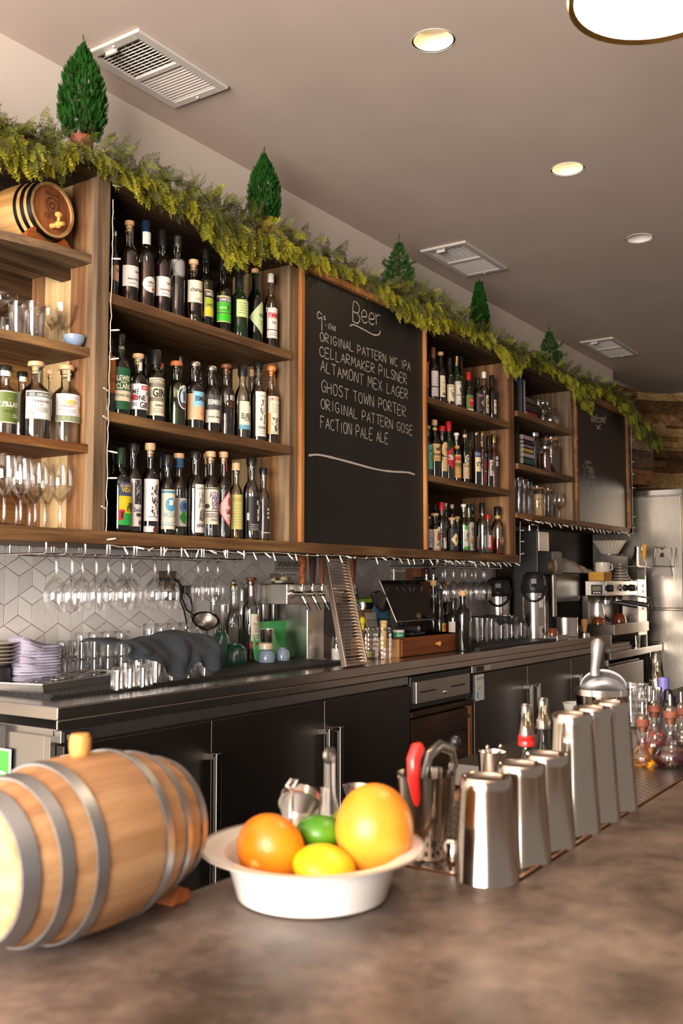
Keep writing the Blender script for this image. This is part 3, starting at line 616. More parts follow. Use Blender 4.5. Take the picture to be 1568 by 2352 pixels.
# big enamel pendant
pc = at_z(1512, -12, 2.30); t = thing('pendant_lamp', 'big round pendant lamp with bright white inside at the top edge', 'pendant lamp', (pc[0], pc[1], 2.30))
rp = .152
b = MB(); b.lathe([(rp, 0), (rp*.99, .03), (rp*.93, .09), (rp*.78, .15), (rp*.5, .20), (rp*.2, .23), (.05, .27), (.03, .30)], 48, capb=False); b.build('shade', mat('shade_enamel', (.10, .07, .05), .3, var=.05), t)
b = MB(); b.lathe([(rp-.006, .002), (rp*.96, .03), (rp*.9, .088), (rp*.75, .145), (rp*.48, .195), (.05, .22)], 48, capb=False); o = b.build('shade_lining', mat('shade_white', (.86, .80, .70), .45, var=.02), t)
b = MB(); b.lathe([(rp-.006, 0), (rp+.004, -.004), (rp+.006, .006), (rp-.004, .008)], 48, capb=False, capt=False); b.build('rim', M_brass, t)
b = MB(); b.ball((0, 0, .10), .035, 24); b.build('bulb', mat('pendant_bulb', (1, .86, .66), .4, emit=12, var=.02), t)
b = MB(); b.tube([(0, 0, .30), (0, 0, CEIL-2.30)], .004, 8); b.build('cord', M_black, t)
l = bpy.data.lights.new('pendant_light', 'POINT'); l.energy = 9; l.color = (1, .78, .5); l.shadow_soft_size = .06
lo = bpy.data.objects.new('pendant_light', l); COL.objects.link(lo); lo.parent = t; lo.location = (0, 0, .03)

def vent(pxs, label, full):
    P = [at_z(u, v, CEIL) for u, v in pxs]
    x0, x1 = min(p[0] for p in P), max(p[0] for p in P); y0, y1 = min(p[1] for p in P), max(p[1] for p in P)
    cx_, cy_ = (x0+x1)/2, (y0+y1)/2; w, h = (x1-x0)/2, (y1-y0)/2
    t = thing('ceiling_vent', label, 'air vent', (cx_, cy_, CEIL), group='ceiling air vents'); f = min(w, h)*.26
    b = MB(); b.box(-w, w, -h, -h+f, -.014, -.001); b.box(-w, w, h-f, h, -.014, -.001); b.box(-w, -w+f, -h+f, h-f, -.014, -.001); b.box(w-f, w, -h+f, h-f, -.014, -.001)
    b.box(-.012, .012, -h+f, h-f, -.014, -.001); b.build('frame', M_vent, t, bevel=.003)
    b = MB(); b.box(-w+f*.8, w-f*.8, -h+f*.8, h-f*.8, -.0015, -.0005); b.build('backing', M_void, t)
    b = MB(); n = 11
    for k in range(n):
        xx = .02+(w-f-.02)*(k+.5)/n; b.box(-.0042, .0042, -h+f, h-f, -.0006, .0006, 0, Matrix.Translation((xx, 0, -.008)) @ Matrix.Rotation(R(35), 4, 'Y'))
        b.box(-.0008, .0008, -h+f, h-f, -.0085, -.005, 0, Matrix.Translation((-xx, 0, 0)) @ Matrix.Rotation(R(-12), 4, 'Y'))
    for k in range(6): yy = -h+f+(2*h-2*f)*(k+.5)/6; b.box(-w+f, -.012, yy-.0012, yy+.0012, -.005, -.003)
    b.build('louvre', M_vent, t)
    b = MB(); b.box(-w+f*.8, -w+f*1.0, .0, .05, -.028, -.012); b.build('lever', M_vent, t)
    b = MB()
    for sx in (-1, 1): b.ball((sx*(w-f*.5), 0, -.014), .006, 10)
    b.build('screw_heads', M_vent, t)
vent([(318, 62), (479, 168), (400, 242), (238, 141)], 'white ceiling air vent, the biggest in view, just above the first tall conifer', 1)
vent([(1068, 551), (1133, 597), (1071, 632), (1000, 594)], 'white ceiling air vent, middle one of the row, above the fluffy pine', 1)
vent([(1407, 773), (1441, 797), (1394, 820), (1355, 798)], 'small distant ceiling air vent near the far corner of the room', 1)

# ================================================================ GREENERY
G_tip = mat('cedar_golden', (.25, .235, .018), .7, var=.35, scale=14, spec=.15)
G_mid = mat('cedar_green', (.10, .115, .018), .7, var=.35, scale=14, spec=.15)
G_old = mat('cedar_grey_green', (.058, .060, .024), .65, var=.3, scale=14, spec=.15)
G_tree = mat('cypress_green', (.012, .066, .006), .8, var=.4, scale=14, spec=.12)
G_pine = mat('pine_green', (.032, .095, .016), .8, var=.35, scale=14, spec=.15)
M_bark = mat('bark', (.10, .06, .03), .8, var=.3)
M_terra = mat('terracotta', (.28, .07, .035), .6, var=.15)
def leaf_spray(n_side, rng, wid=.32, needle=.10):
    """One flat feathery spray, unit length along +z, spread in x: (verts, tris)."""
    vs = []; fs = []
    def blade(p, d, ln, w):
        n = np.array([-d[2], 0, d[0]]); o = len(vs); tip = p+d*ln
        vs.extend([p-n*w*.3, p+d*ln*.45+n*w*.5, tip, p+d*ln*.45-n*w*.5]); fs.append((o, o+1, o+2, o+3))
    Z = np.array([0, 0, 1.0])
    for i in range(n_side):
        z = .08+.9*i/n_side
        for sd in (-1, 1):
            a = sd*R(rng.uniform(32, 52)); d = np.array([math.sin(a), rng.uniform(-.12, .12), math.cos(a)]); ln = wid*(1-.55*abs(2*z-.9))*rng.uniform(.75, 1.2)*(1.12-z*.75)
            p = np.array([0, 0, z]); blade(p, d, ln*.6, needle*.55)
            k = 3
            for j in range(k):
                q = p+d*ln*(.25+.26*j)
                for s2 in (-1, 1):
                    a2 = a+s2*R(rng.uniform(28, 46)); d2 = np.array([math.sin(a2), rng.uniform(-.2, .2), math.cos(a2)]); blade(q, d2, ln*.42*(1.1-.2*j), needle*.42)
            blade(p+d*ln*.6, d, ln*.5, needle*.42)
    for j in range(5): blade(np.array([0, 0, .2*j]), Z, .3, needle*.35)
    return np.array(vs), fs
SPR = [leaf_spray(7, random.Random(k), .38, .060) for k in range(4)]
SPT = [leaf_spray(6, random.Random(30+k), .30, .12) for k in range(3)]
def scatter(name, items, mats, parent=None, lo=None):
    """items: (spray, origin, direction, roll, length, width scale, material index) joined as one piece of foliage."""
    V = []; F = []; MI = []; o = 0
    for (vs, fs), p, d, roll, ln, ws, mi in items:
        d = Vector(d).normalized(); sd = d.cross(Vector((math.cos(roll), math.sin(roll), .3))).normalized(); th = d.cross(sd)
        Mx = np.array([[sd.x, th.x, d.x], [sd.y, th.y, d.y], [sd.z, th.z, d.z]])
        w = vs*np.array([ln*ws, ln*ws, ln])
        # droop: bend towards gravity along the length
        q = w @ Mx.T+np.array(p); V.append(q); F += [tuple(i+o for i in f) for f in fs]; MI += [mi]*len(fs); o += len(vs)
    V = np.concatenate(V)
    if lo is not None: V = V-np.array(lo)
    me = bpy.data.meshes.new(name); me.from_pydata([tuple(v) for v in V], [], F)
    for m_ in mats: me.materials.append(m_)
    me.polygons.foreach_set('material_index', MI); me.update()
    ob = bpy.data.objects.new(name, me); COL.objects.link(ob)
    if parent: ob.parent = parent
    return ob
# the garland: lower edge of the hanging tips along the run, as the photograph shows it
HANG = [(0, 400), (60, 395), (125, 412), (170, 350), (215, 375), (270, 440), (330, 465), (380, 490), (430, 510), (480, 575), (530, 622), (560, 600), (610, 595), (660, 607), (720, 618), (780, 630), (840, 655), (880, 690), (930, 742), (985, 760), (1030, 755), (1080, 770), (1130, 798), (1165, 868), (1200, 835), (1260, 850), (1300, 885), (1340, 952), (1360, 900), (1400, 915), (1440, 965)]
TOPS = [(0, 292), (60, 300), (130, 310), (200, 330), (270, 350), (330, 385), (380, 392), (440, 430), (490, 460), (560, 487), (620, 515), (680, 545), (760, 592), (820, 625), (860, 648), (920, 655), (980, 678), (1020, 710), (1080, 748), (1140, 775), (1200, 803), (1260, 838), (1320, 858), (1370, 880), (1440, 912)]
hx = [float(at_y(u, v, 2.16)[0]) for u, v in HANG]; hz = [float(at_y(u, v, 2.16)[2]) for u, v in HANG]
tx = [float(at_y(u, v, 2.24)[0]) for u, v in TOPS]; tz = [float(at_y(u, v, 2.24)[2]) for u, v in TOPS]
rng = random.Random(21); items = []
x = 1.05
while x < 7.0:
    zb = float(np.interp(x, hx, hz)); zt = float(np.interp(x, tx, tz)); zt = min(max(zt, 2.53), 2.66)
    span = max(.03, zt-zb)
    nk = max(8, int(3+span*56))
    for k in range(nk):
        f = (k+rng.random())/nk; zz = zt-.02-f*max(.0, span-.06)
        yy = 2.235-.065*min(1, f*1.6)-rng.random()*.04
        if zz > 2.535: yy = 2.30-rng.random()*.14
        ln = rng.uniform(.048, .082)
        out = -rng.uniform(.1, .6); dn = -rng.uniform(.5, 1.2) if f > .25 else rng.uniform(-.5, .5)
        mi = 0 if (f > .62 and rng.random() < .75) or rng.random() < .14 else (1 if rng.random() < .62 else 2)
        items.append((rng.choice(SPR), (x+rng.uniform(-.02, .02), yy, zz), (rng.uniform(-.45, .45), out, dn), rng.uniform(0, 6.28), ln, rng.uniform(.8, 1.15), mi))
    if rng.random() < .5: items.append((rng.choice(SPR), (x, 2.24+rng.uniform(-.03, .06), zt-.05), (rng.uniform(-.6, .6), rng.uniform(-.3, .2), .8), rng.uniform(0, 6), rng.uniform(.06, .09), .8, 2))
    x += .0125 if x < 4.5 else .015
# tail end dropping over the boxing
for k in range(150):
    f = rng.random(); q = at_y(1440+66*f, 930+70*f+rng.uniform(-12, 20+16*math.sin(f*3.1)), 2.12)
    items.append((rng.choice(SPR), tuple(q+np.array([0, rng.uniform(-.02, .03), 0])), (rng.uniform(-.3, .3), -.4, -1), rng.uniform(0, 6), rng.uniform(.07, .11), 1, rng.choice([0, 1, 1, 2])))
t = thing('cedar_garland', 'long yellow-green cedar garland draped along the top of the shelves and chalkboards', 'garland', (3.9, 2.3, 2.52))
scatter('foliage', items, [G_tip, G_mid, G_old], t, (3.9, 2.3, 2.52))
b = MB(); pts = [(1.0+.3*k, 2.27+.015*math.sin(k*1.7), 2.525+.006*math.sin(k*2.3)) for k in range(21)]
b.tube(pts, .009, 6); loc_build(b, 'stem', M_bark, t)
q = [at_y(u, v, 2.25) for u, v in ((757, 600), (758, 590), (765, 588), (772, 594), (778, 604))]
b = MB(); b.tube([tuple(p) for p in q], .0018, 6); loc_build(b, 'wire_loop', M_black, t)

def conifer(px, pyb, pyt, wpx, Y, label, pine=False, pot=True, seed=1, shape='oval', saucer=False):
    base = at_y(px, pyb, Y); top = at_y(px, pyt, Y); H = float(top[2]-base[2]); RR = wpx*depth(base)/FPX/2; zb = 2.513
    t = thing('potted_conifer', label, 'potted conifer', (base[0], Y, zb), group='little conifers along the shelf top'); off = float(base[2])-zb
    r = random.Random(seed); items = []
    n = 2700 if not pine else 1100
    tips = [(0, 0, 1.0)]+[(r.uniform(-.45, .45), r.uniform(-.4, .4), r.uniform(.72, .9)) for _ in range(4)]
    for k in range(n):
        f = r.random()**.9; 
        if shape == 'oval': rad = RR*(math.sin(PI*min(1, (f*.86+.16))**.9)**.75)
        elif shape == 'column': rad = RR*(1-.75*f**1.6)*(.75+.4*min(1, f*4))
        else: rad = RR*1.05*(1-f)**.72*(1+.18*math.sin(f*21))
        a = r.uniform(0, 6.283); rr = rad*math.sqrt(r.uniform(.25, 1)); z = off-.012+H*f*.93
        ln = H*(.092 if not pine else .12)*r.uniform(.7, 1.1)*(1-.35*f)
        up = 1.1+f*1.6 if not pine else r.uniform(.1, .9)
        items.append((r.choice(SPT), (rr*math.cos(a)*.92, rr*math.sin(a)*.8, z), (math.cos(a)*.75, math.sin(a)*.75, up), r.uniform(0, 6.28), ln, 1.2 if not pine else 1.2, 0))
    for tx_, ty_, tz_ in tips[:1 if pine else 5]:
        for k in range(14 if not pine else 20): items.append((r.choice(SPT), (tx_*RR*.7, ty_*RR*.7, off+H*(tz_-.28+.25*k/14)), (r.uniform(-.4, .4), r.uniform(-.4, .4), 1.6), r.uniform(0, 6), H*.09, .7, 0))
    if pine:
        for k in range(9):
            a = r.uniform(0, 6.28); z = off+H*r.uniform(.05, .55); ex = RR*r.uniform(.8, 1.15)
            for j in range(12): items.append((r.choice(SPT), (ex*math.cos(a)*(.5+.5*j/12), ex*math.sin(a)*(.5+.5*j/12), z+.35*ex*j/12), (math.cos(a)*.8+r.uniform(-.5, .5), math.sin(a)*.8+r.uniform(-.5, .5), r.uniform(.0, 1)), r.uniform(0, 6), H*.12, .8, 0))
    scatter('foliage', items, [G_pine if pine else G_tree], t)
    b = MB(); b.tube([(0, 0, .02), (.004, 0, off+H*.5), (0, .003, off+H*.86)], [.009, .006, .002], 8); b.build('stem', M_bark, t)
    pr = RR*(.42 if not pine else .5); ph = max(.03, off-.006)
    b = MB(); b.lathe([(pr*.7, 0), (pr*.92, ph*.75), (pr, ph*.78), (pr, ph), (pr*.88, ph), (pr*.85, ph*.8)], 28); b.build('pot', M_terra, t)
    b = MB(); b.lathe([(.001, ph*.86), (pr*.86, ph*.86)], 28, capb=False); b.build('soil', M_bark, t)
conifer(188, 312, 82, 122, 2.38, 'tallest dark green oval conifer in a terracotta pot, next to the first air vent', seed=3)
conifer(606, 508, 340, 88, 2.36, 'dark green pointed conifer in a terracotta pot, between the big bay and the beer chalkboard', seed=5)
conifer(916, 655, 548, 84, 2.38, 'fluffy light green pine standing above the beer chalkboard', pine=True, seed=8, shape='cone')
conifer(1101, 768, 640, 52, 2.38, 'slim dark green column-shaped conifer above the liqueur bay', seed=13, shape='column')
conifer(1262, 842, 755, 72, 2.36, 'small open-branched light green pine in a red pot above the book bay', pine=True, seed=17, shape='cone')

# ================================================================ FAIRY LIGHTS
M_wire = mat('clear_wire', (.55, .50, .44), .4, var=.2); M_led = mat('led_tip', (.80, .77, .72), .3, var=.05)
def fairy(label, path, sticks):
    t = thing('string_light', label, 'string lights', path[0]); lo = Vector(path[0])
    b = MB(); r = random.Random(len(path)); pp = []
    for i in range(len(path)-1):
        p, q = Vector(path[i]), Vector(path[i+1]); n = max(2, int((q-p).length/.02))
        for k in range(n): pp.append(p.lerp(q, k/n)+Vector((r.uniform(-.002, .002), r.uniform(-.002, 0), r.uniform(-.002, .002)))-lo)
    b.tube([tuple(p) for p in pp], .0013, 5); b.build('wire', M_wire, t)
    for p, d in sticks:
        d = Vector(d).normalized(); b = MB(); q = Vector(p)-lo
        b.tube([tuple(q), tuple(q+d*.012), tuple(q+d*.030)], [.0016, .0028, .0024], 6); b.build('bulb', M_led, t)
r = random.Random(5)
pp = [(2.003, 2.18, 2.42), (2.002, 2.18, 2.0), (1.998, 2.18, 1.7), (1.999, 2.18, 1.375)]
st = []
for (u, v), sgn in zip(((258, 426), (252, 593), (256, 760), (252, 826), (228, 895), (227, 961), (247, 1036), (252, 1099), (216, 1168), (246, 1240)), (1, 1, 1, 1, -1, -1, 1, 1, -1, 1)):
    q = at_y(u, v, 2.18); st.append(((2.0, 2.178, float(q[2])), (sgn, -.25, r.uniform(-.1, .3))))
fairy('fairy lights running down the weathered post beside the big bottle bay', pp, st)
pp = [(2.0, 2.172, 1.372)]+[(2.0+.2*k, 2.172, 1.372-.008*(k % 2)) for k in range(1, 15)]+[(4.985, 2.172, 1.374), (4.992, 2.172, 1.62)]
st = [((x_, 2.171, 1.370), (r.uniform(-.8, .8), r.uniform(-.6, -.1), r.uniform(-1, -.1))) for x_ in [2.05+.068*k+r.uniform(-.015, .015) for k in range(43)]]
st += [((4.992, 2.171, z_), (1, -.3, r.uniform(-.2, .2))) for z_ in (1.42, 1.49, 1.55)]
fairy('fairy lights tacked along the underside of the long ledge board', pp, st)
pp = [(5.0, 2.170, 1.62)]+[(5.0+.2*k, 2.170, 1.62-.012*(k % 2)) for k in range(1, 10)]+[(6.987, 2.170, 1.615), (6.992, 2.170, 2.0), (6.990, 2.170, 2.44)]
st = [((x_, 2.169, 1.615), (r.uniform(-.8, .8), -.4, r.uniform(-1, .2))) for x_ in [5.05+.072*k for k in range(26)]]
st += [((6.99, 2.169, z_), (1, -.3, 0)) for z_ in (1.66, 1.74, 1.95, 2.05, 2.14, 2.3)]
fairy('fairy lights around the bottom and far edge of the Welcome chalkboard', pp, st)

# ================================================================ BOTTLES
GL = {'clear': glass('clear_glass', (.95, .96, .955), .04), 'green': glass('green_glass', (.05, .26, .05), .04), 'pale': glass('pale_green_glass', (.74, .86, .70), .04),
      'dark': mat('dark_bottle_glass', (.010, .009, .007), .10, var=.3, coat=.3), 'darkgreen': mat('dark_green_bottle_glass', (.008, .020, .008), .10, var=.3, coat=.3), 'brown': glass('brown_glass', (.22, .09, .03), .04)}
CAPC = {'black': '#141414', 'cork': '#c79a68', 'tan': '#c7a27a', 'silver': None, 'gold': None, 'copper': '#a8603c', 'brown': '#6b3c20', 'red': '#b01a1c', 'blue': '#15263d', 'white': '#d8d2c8', 'orange': '#d08040', 'dkgreen': '#12301c'}
def capmat(c):
    if c == 'silver': return steel('cap_silver', (.75, .74, .72), .22, 2)
    if c == 'gold': return steel('cap_gold', (.65, .48, .22), .25, 2)
    return mat('cap_'+c, CAPC[c], .5 if c in ('cork', 'tan', 'brown') else .32, var=.10, scale=90)
SHAPES = {  # (radius fraction, height fraction) of the glass; the neck is added on top
 'std': [(.86, 0), (.97, .012), (1, .03), (1, .56), (.97, .60), (.86, .645), (.62, .69), (.45, .72), (0, .74)],
 'tall': [(.86, 0), (.97, .01), (1, .03), (1, .60), (.97, .64), (.82, .68), (.58, .715), (.44, .75), (0, .78)],
 'slope': [(.86, 0), (.97, .01), (1, .03), (1, .44), (.97, .50), (.85, .57), (.66, .65), (.5, .73), (0, .78)],
 'squat': [(.88, 0), (.98, .012), (1, .03), (1, .60), (.98, .645), (.88, .685), (.64, .715), (.44, .73), (0, .75)],
 'burg': [(.86, 0), (.97, .01), (1, .03), (1, .40), (.94, .48), (.78, .58), (.58, .67), (.45, .75), (0, .8)],
 'conic': [(.80, 0), (.86, .02), (.93, .2), (1, .48), (.98, .55), (.82, .62), (.6, .67), (.45, .71), (0, .74)]}
LABELMAT = {}
def paper(c):
    if c not in LABELMAT: LABELMAT[c] = mat('label_'+c.strip('#'), c, .55, var=.035, scale=60)
    return LABELMAT[c]
def bottle(crop, cx, top, wz, Y, zb, label, shape='std', g='clear', cap=('black', .06), liq=None, lab=(), off=22, group=None, neck=None, yb=None):
    """crop = (ox, oy, scale) of the measuring grid; cx, top, wz: neck axis, top and body width in it."""
    ox, oy, sc = crop; px = ox+cx*sc; pt = oy+top*sc
    p = at_y(px, pt, Y); 
    bx = float(p[0]); h = float(p[2])-zb; r = wz*sc*depth(p)/FPX/2
    bx = float(at_y(px, (pt+1176)/2 if yb is None else yb, Y)[0])
    t = thing('bottle', label, 'bottle', (bx, Y, zb), group=group)
    nr = neck if neck else min(r*.42, .0145)
    ch = max(.016, cap[1]*h); prof = []
    for rf, zf in SHAPES[shape]:
        if rf == 0: prof.append((nr, zf*h))
        else: prof.append((max(nr, rf*r), zf*h))
    prof += [(nr*.98, h-ch-.012), (nr*1.18, h-ch-.010), (nr*1.18, h-ch-.001), (nr*.95, h-ch)]
    b = MB(); b.lathe(prof, 28, capt=False); b.build('glass', GL[g], t)
    c_ = cap[0]; b = MB(); k = cap[2] if len(cap) > 2 else 1.18
    if c_ in ('cork', 'tan', 'brown', 'orange', 'white') and cap[1] < .09:
        b.lathe([(nr*.8, h-ch-.018), (nr*.85, h-ch+.002), (nr*k, h-ch+.003), (nr*k*1.06, h-ch*.5), (nr*k, h), (nr*.5, h+.0005)], 20)
    else: b.lathe([(nr*k, h-ch), (nr*k, h-.004), (nr*k*.86, h), (nr*.2, h+.0005)], 20)
    b.build('stopper' if c_ in ('cork', 'tan', 'brown', 'orange') else 'cap', capmat(c_), t)
    if liq:
        lm, ly = liq; lz = float(at_y(px, oy+ly*sc, Y)[2])-zb; pr = []
        for rf, z_ in prof:
            if z_ < lz-.001: pr.append((rf*.93, max(.004, z_)))
        rl = float(np.interp(lz, [q[1] for q in prof], [q[0] for q in prof]))*.93
        pr += [(rl, lz), (.0005, lz)]
        b = MB(); b.lathe(pr, 24); b.build('liquid', lm, t)
    if lab:
        ac = face_cam(bx, Y)+R(off); b = MB(); ms = []
        def mi(c):
            m_ = paper(c)
            if m_ not in ms: ms.append(m_)
            return ms.index(m_)
        def zz(y): return float(at_y(px, oy+y*sc, Y)[2])-zb
        def ra(z0, z1): return float(np.interp((z0+z1)/2, [q[1] for q in prof], [q[0] for q in prof]))
        lay = 0
        for e in lab:
            lay += 1; li = .0004+.0003*lay
            if e[0] == 'R':
                _, y0, y1, c = e[:4]; a0, a1 = (e[4], e[5]) if len(e) > 5 else (-66, 66); z0, z1 = zz(y1), zz(y0); patch_round(b, ra(z0, z1), ac+R(a0), ac+R(a1), z0, z1, mi(c), lift=li)
            elif e[0] == 'O' or e[0] == 'D':
                _, y0, y1, c = e[:4]; da = e[4] if len(e) > 4 else 0; z0, z1 = zz(y1), zz(y0); rr = ra(z0, z1); asp = e[5] if len(e) > 5 else 1
                hw = (z1-z0)/2*asp/rr; zc = (z0+z1)/2; hh = (z1-z0)/2
                f = (lambda q: (zc-hh*math.sqrt(max(0, 1-(2*q-1)**2)), zc+hh*math.sqrt(max(0, 1-(2*q-1)**2)))) if e[0] == 'O' else (lambda q: (zc-hh*(1-abs(2*q-1)), zc+hh*(1-abs(2*q-1))))
                patch_round(b, rr, ac+R(da)-hw, ac+R(da)+hw, 0, 0, mi(c), 16, f, lift=li)
            elif e[0] == 'T':
                _, s_, yc, hz_, c = e[:5]; da = e[5] if len(e) > 5 else 0; wd = e[6] if len(e) > 6 else None; bo = e[7] if len(e) > 7 else .02
                zc = zz(yc); hh = hz_*sc*depth(p)/FPX; rr = ra(zc, zc); mxw = R(wd)*rr if wd else None
                text_round(b, s_, rr, ac+R(da), zc, hh, mi(c), mxw, bo, lift=li)
            elif e[0] == 'L':    # rows of small print, shown as fine lines
                _, y0, y1, n, c = e[:5]; a0, a1 = (e[5], e[6]) if len(e) > 6 else (-40, 40)
                rg = random.Random(int(y0+cx))
                for k in range(n):
                    yy = y0+(y1-y0)*(k+.5)/n; z = zz(yy); w_ = rg.uniform(.7, 1); patch_round(b, ra(z, z), ac+R(a0*w_), ac+R(a1*w_), z-.0009, z+.0009, mi(c), 6, lift=li)
            elif e[0] == 'S':    # engraved picture: irregular dark strokes
                _, y0, y1, c, a0, a1 = e[:6]; rg = random.Random(int(y0*3+cx)); z0, z1 = zz(y1), zz(y0)
                for k in range(26):
                    a = ac+R(rg.uniform(a0, a1)); z = rg.uniform(z0, z1); w_ = R(rg.uniform(2, 9)); hh = rg.uniform(.002, .008)
                    patch_round(b, ra(z, z), a-w_/2, a+w_/2, max(z0, z-hh), min(z1, z+hh), mi(c), 3, lift=li+.00002*k)
        if b.v: b.build('label', ms, t)
    return t
K, Wt, Cr = '#1a1a1c', '#d9d3cf', '#ddd2b8'
LQ = {'dark': mat('dark_spirit', (.016, .006, .005), .15, var=.2), 'amber': glass('amber_spirit', (.62, .27, .05), .02, .25), 'pale': glass('pale_yellow_spirit', (.88, .74, .33), .02, .25), 'purple': mat('purple_spirit', (.020, .004, .008), .15, var=.2),
      'clear': glass('clear_spirit', (.95, .96, .96), .02, .25), 'lime': glass('green_spirit', (.50, .58, .12), .02, .25), 'red': mat('red_spirit', (.10, .008, .006), .15, var=.2), 'gold': glass('gold_spirit', (.86, .48, .08), .02, .25), 'brown': mat('brown_spirit', (.05, .016, .006), .15, var=.2)}
g1, g2, g3 = 'spirit bottles on the top shelf of the wide bay', 'gin bottles on the middle shelf of the wide bay', 'agave bottles on the bottom shelf of the wide bay'
c3 = (230, 480, .29974); yf = 2.245
def top(*a, **k): return bottle(c3, *a[:3], a[3], Z2, a[4], group=g1, **k)
top(95, 165, 66, yf, 'dark bottle with an oval cream label, half hidden behind the post on the top shelf', g='dark', cap=('silver', .07), lab=[('O', 430, 556, '#c9a58a', 30, 1.1), ('T', 'Giffard', 470, 20, K, 32, 60)])
top(80, 70, 60, 2.34, 'tall dark bottle with a white neck label standing behind the oval-labelled one at the post', g='dark', cap=('black', .08), lab=[('R', 60, 160, Wt)])
top(208, 90, 146, yf, 'wine-red bottle with plain white label and long cork-topped neck, top shelf', 'slope', cap=('cork', .05), liq=(LQ['dark'], 330), lab=[('R', 448, 608, Wt, -60, 62), ('T', 'Giffard', 490, 17, K, 34, 38), ('T', 'Banane du Bresil', 548, 17, K, 8, 70), ('L', 570, 595, 1, '#777777', -30, 30)])
top(335, 88, 140, yf, 'amber bottle with an oval label and a white peach neck label, top shelf', 'slope', cap=('blue', .17), liq=(LQ['brown'], 420), lab=[('O', 530, 650, Wt, 18, 1.15), ('T', 'Giffard', 574, 20, K, 18, 46), ('T', 'Peche de Vigne', 600, 12, '#884422', 18, 46), ('O', 612, 640, '#b4471e', 34, 1), ('R', 180, 275, Wt, -60, 60), ('O', 222, 250, '#b4471e', 20, 1)])
top(462, 158, 134, yf, 'purple-black bottle with a white label and black neck foil on the top shelf', 'slope', cap=('black', .19), liq=(LQ['purple'], 432), lab=[('R', 532, 682, Wt, -62, 62), ('T', 'Giffard', 580, 17, K, 30, 38), ('T', 'Abricot du Roussillon', 630, 16, K, 8, 74), ('L', 650, 672, 1, '#777777', -30, 30)])
top(578, 205, 122, yf, 'clear bottle with a silver screw cap and a round grey medallion label, top shelf', 'tall', cap=('silver', .13), liq=(LQ['clear'], 500), lab=[('R', 400, 525, '#8a8784', -70, -20), ('O', 396, 530, '#6e6b69', 14, .95), ('O', 408, 518, '#8d8a88', 14, .95)], neck=.0135)
top(692, 345, 90, 2.345, 'black-capped bottle standing behind the cream-labelled one on the top shelf', g='dark', cap=('black', .10))
top(706, 390, 136, yf, 'short clear bottle with a big cream label and blond cork, pale yellow inside, top shelf', 'squat', cap=('tan', .08, 1.3), liq=(LQ['pale'], 520), lab=[('R', 560, 730, '#d8cdb6', -60, 62), ('T', 'chareau', 630, 32, K, 6, 92, .03), ('L', 690, 715, 2, '#888070', -10, 40)])
top(800, 308, 116, yf, 'black-capped bottle with a yellow and black label, left of the bright green one', 'conic', cap=('black', .12), liq=(LQ['lime'], 560), lab=[('R', 630, 835, '#c9b98a', -30, 66), ('R', 640, 690, K, -28, 64), ('T', 'CHARTREUSE', 662, 28, Wt, 22, 84, .035), ('R', 694, 765, '#9cae28', -24, 62), ('R', 770, 828, '#c3c023', -26, 64), ('T', 'GREEN', 745, 14, K, 16)])
top(932, 405, 122, yf, 'bottle with a vivid green label and black banner on the top shelf', 'conic', cap=('black', .12), liq=(LQ['lime'], 600), lab=[('R', 678, 880, '#c9b98a', -66, 66), ('R', 690, 726, K, -64, 64), ('T', 'CHARTREUSE', 708, 26, Wt, 10, 112, .035), ('R', 728, 802, '#35a81c', -63, 63), ('R', 806, 812, K, -63, 63), ('R', 812, 872, '#2fb412', -63, 63), ('O', 745, 790, '#2a7a22', 22, .5), ('T', 'VERTE', 772, 13, '#dff0c0', -20)])
top(1060, 490, 134, yf, 'dark wine-shaped bottle with a pale lime label, under the hanging garland', 'burg', g='darkgreen', cap=('black', .2), lab=[('R', 708, 842, '#a9b878', -40, 66), ('R', 718, 832, '#b9c88a', -37, 63), ('L', 726, 820, 5, '#4e5a2c', -28, 46)])
top(1182, 460, 118, yf, 'green bottle with a diamond-shaped pale label on the top shelf', 'tall', g='green', cap=('cork', .05), liq=(LQ['dark'], 700), lab=[('D', 712, 972, '#b7c89a', 38, .85), ('T', 'GENEPY', 822, 26, K, 44, 70, .02), ('L', 860, 900, 2, '#55663a', 20, 50)])
top(1302, 496, 104, yf, 'white-capped bottle with a white label lettered in red, last on the top shelf', 'slope', cap=('white', .12), liq=(LQ['dark'], 800), lab=[('R', 768, 1000, '#d6ccc8', -52, 70), ('O', 764, 815, '#d6ccc8', 12, .9), ('T', 'PIMMS', 826, 42, '#b3131b', 8, 92, .035), ('T', 'No1', 880, 26, '#777070', 12, 40), ('R', 934, 940, K, -52, 70), ('L', 955, 985, 2, '#8a8280', -40, 60)])
c4 = (230, 760, .29974)
def mid(*a, **k): return bottle(c4, *a[:3], a[3], Z1, a[4], group=g2, **k)
mid(62, 60, 96, yf, 'clear bottle with an orange kraft label, half hidden behind the post on the middle shelf', cap=('black', .1), lab=[('R', 198, 480, '#a8622e', -70, 70), ('T', 'VODKA', 382, 34, '#7d1512', 30, 66), ('L', 280, 350, 3, '#6b3515', -20, 60)])
mid(146, 25, 148, yf, 'tall green-labelled bottle with a cream band across its label, middle shelf', 'std', g='dark', cap=('black', .10), lab=[('R', 100, 170, '#1d3a22', -60, 60), ('T', 'GIN', 132, 20, '#c8c8a8', 6), ('R', 292, 612, '#0d5632', -66, 66), ('T', 'LEWIS', 372, 40, '#e5dcc0', 2, 84, .03), ('T', 'AND', 404, 16, '#e5dcc0', 2), ('T', 'CLARK', 436, 40, '#e5dcc0', 2, 88, .03), ('R', 468, 548, '#d8cdae', -66, 66), ('T', 'NORTHWEST DRY GIN', 506, 20, '#244031', 0, 112, .02)])
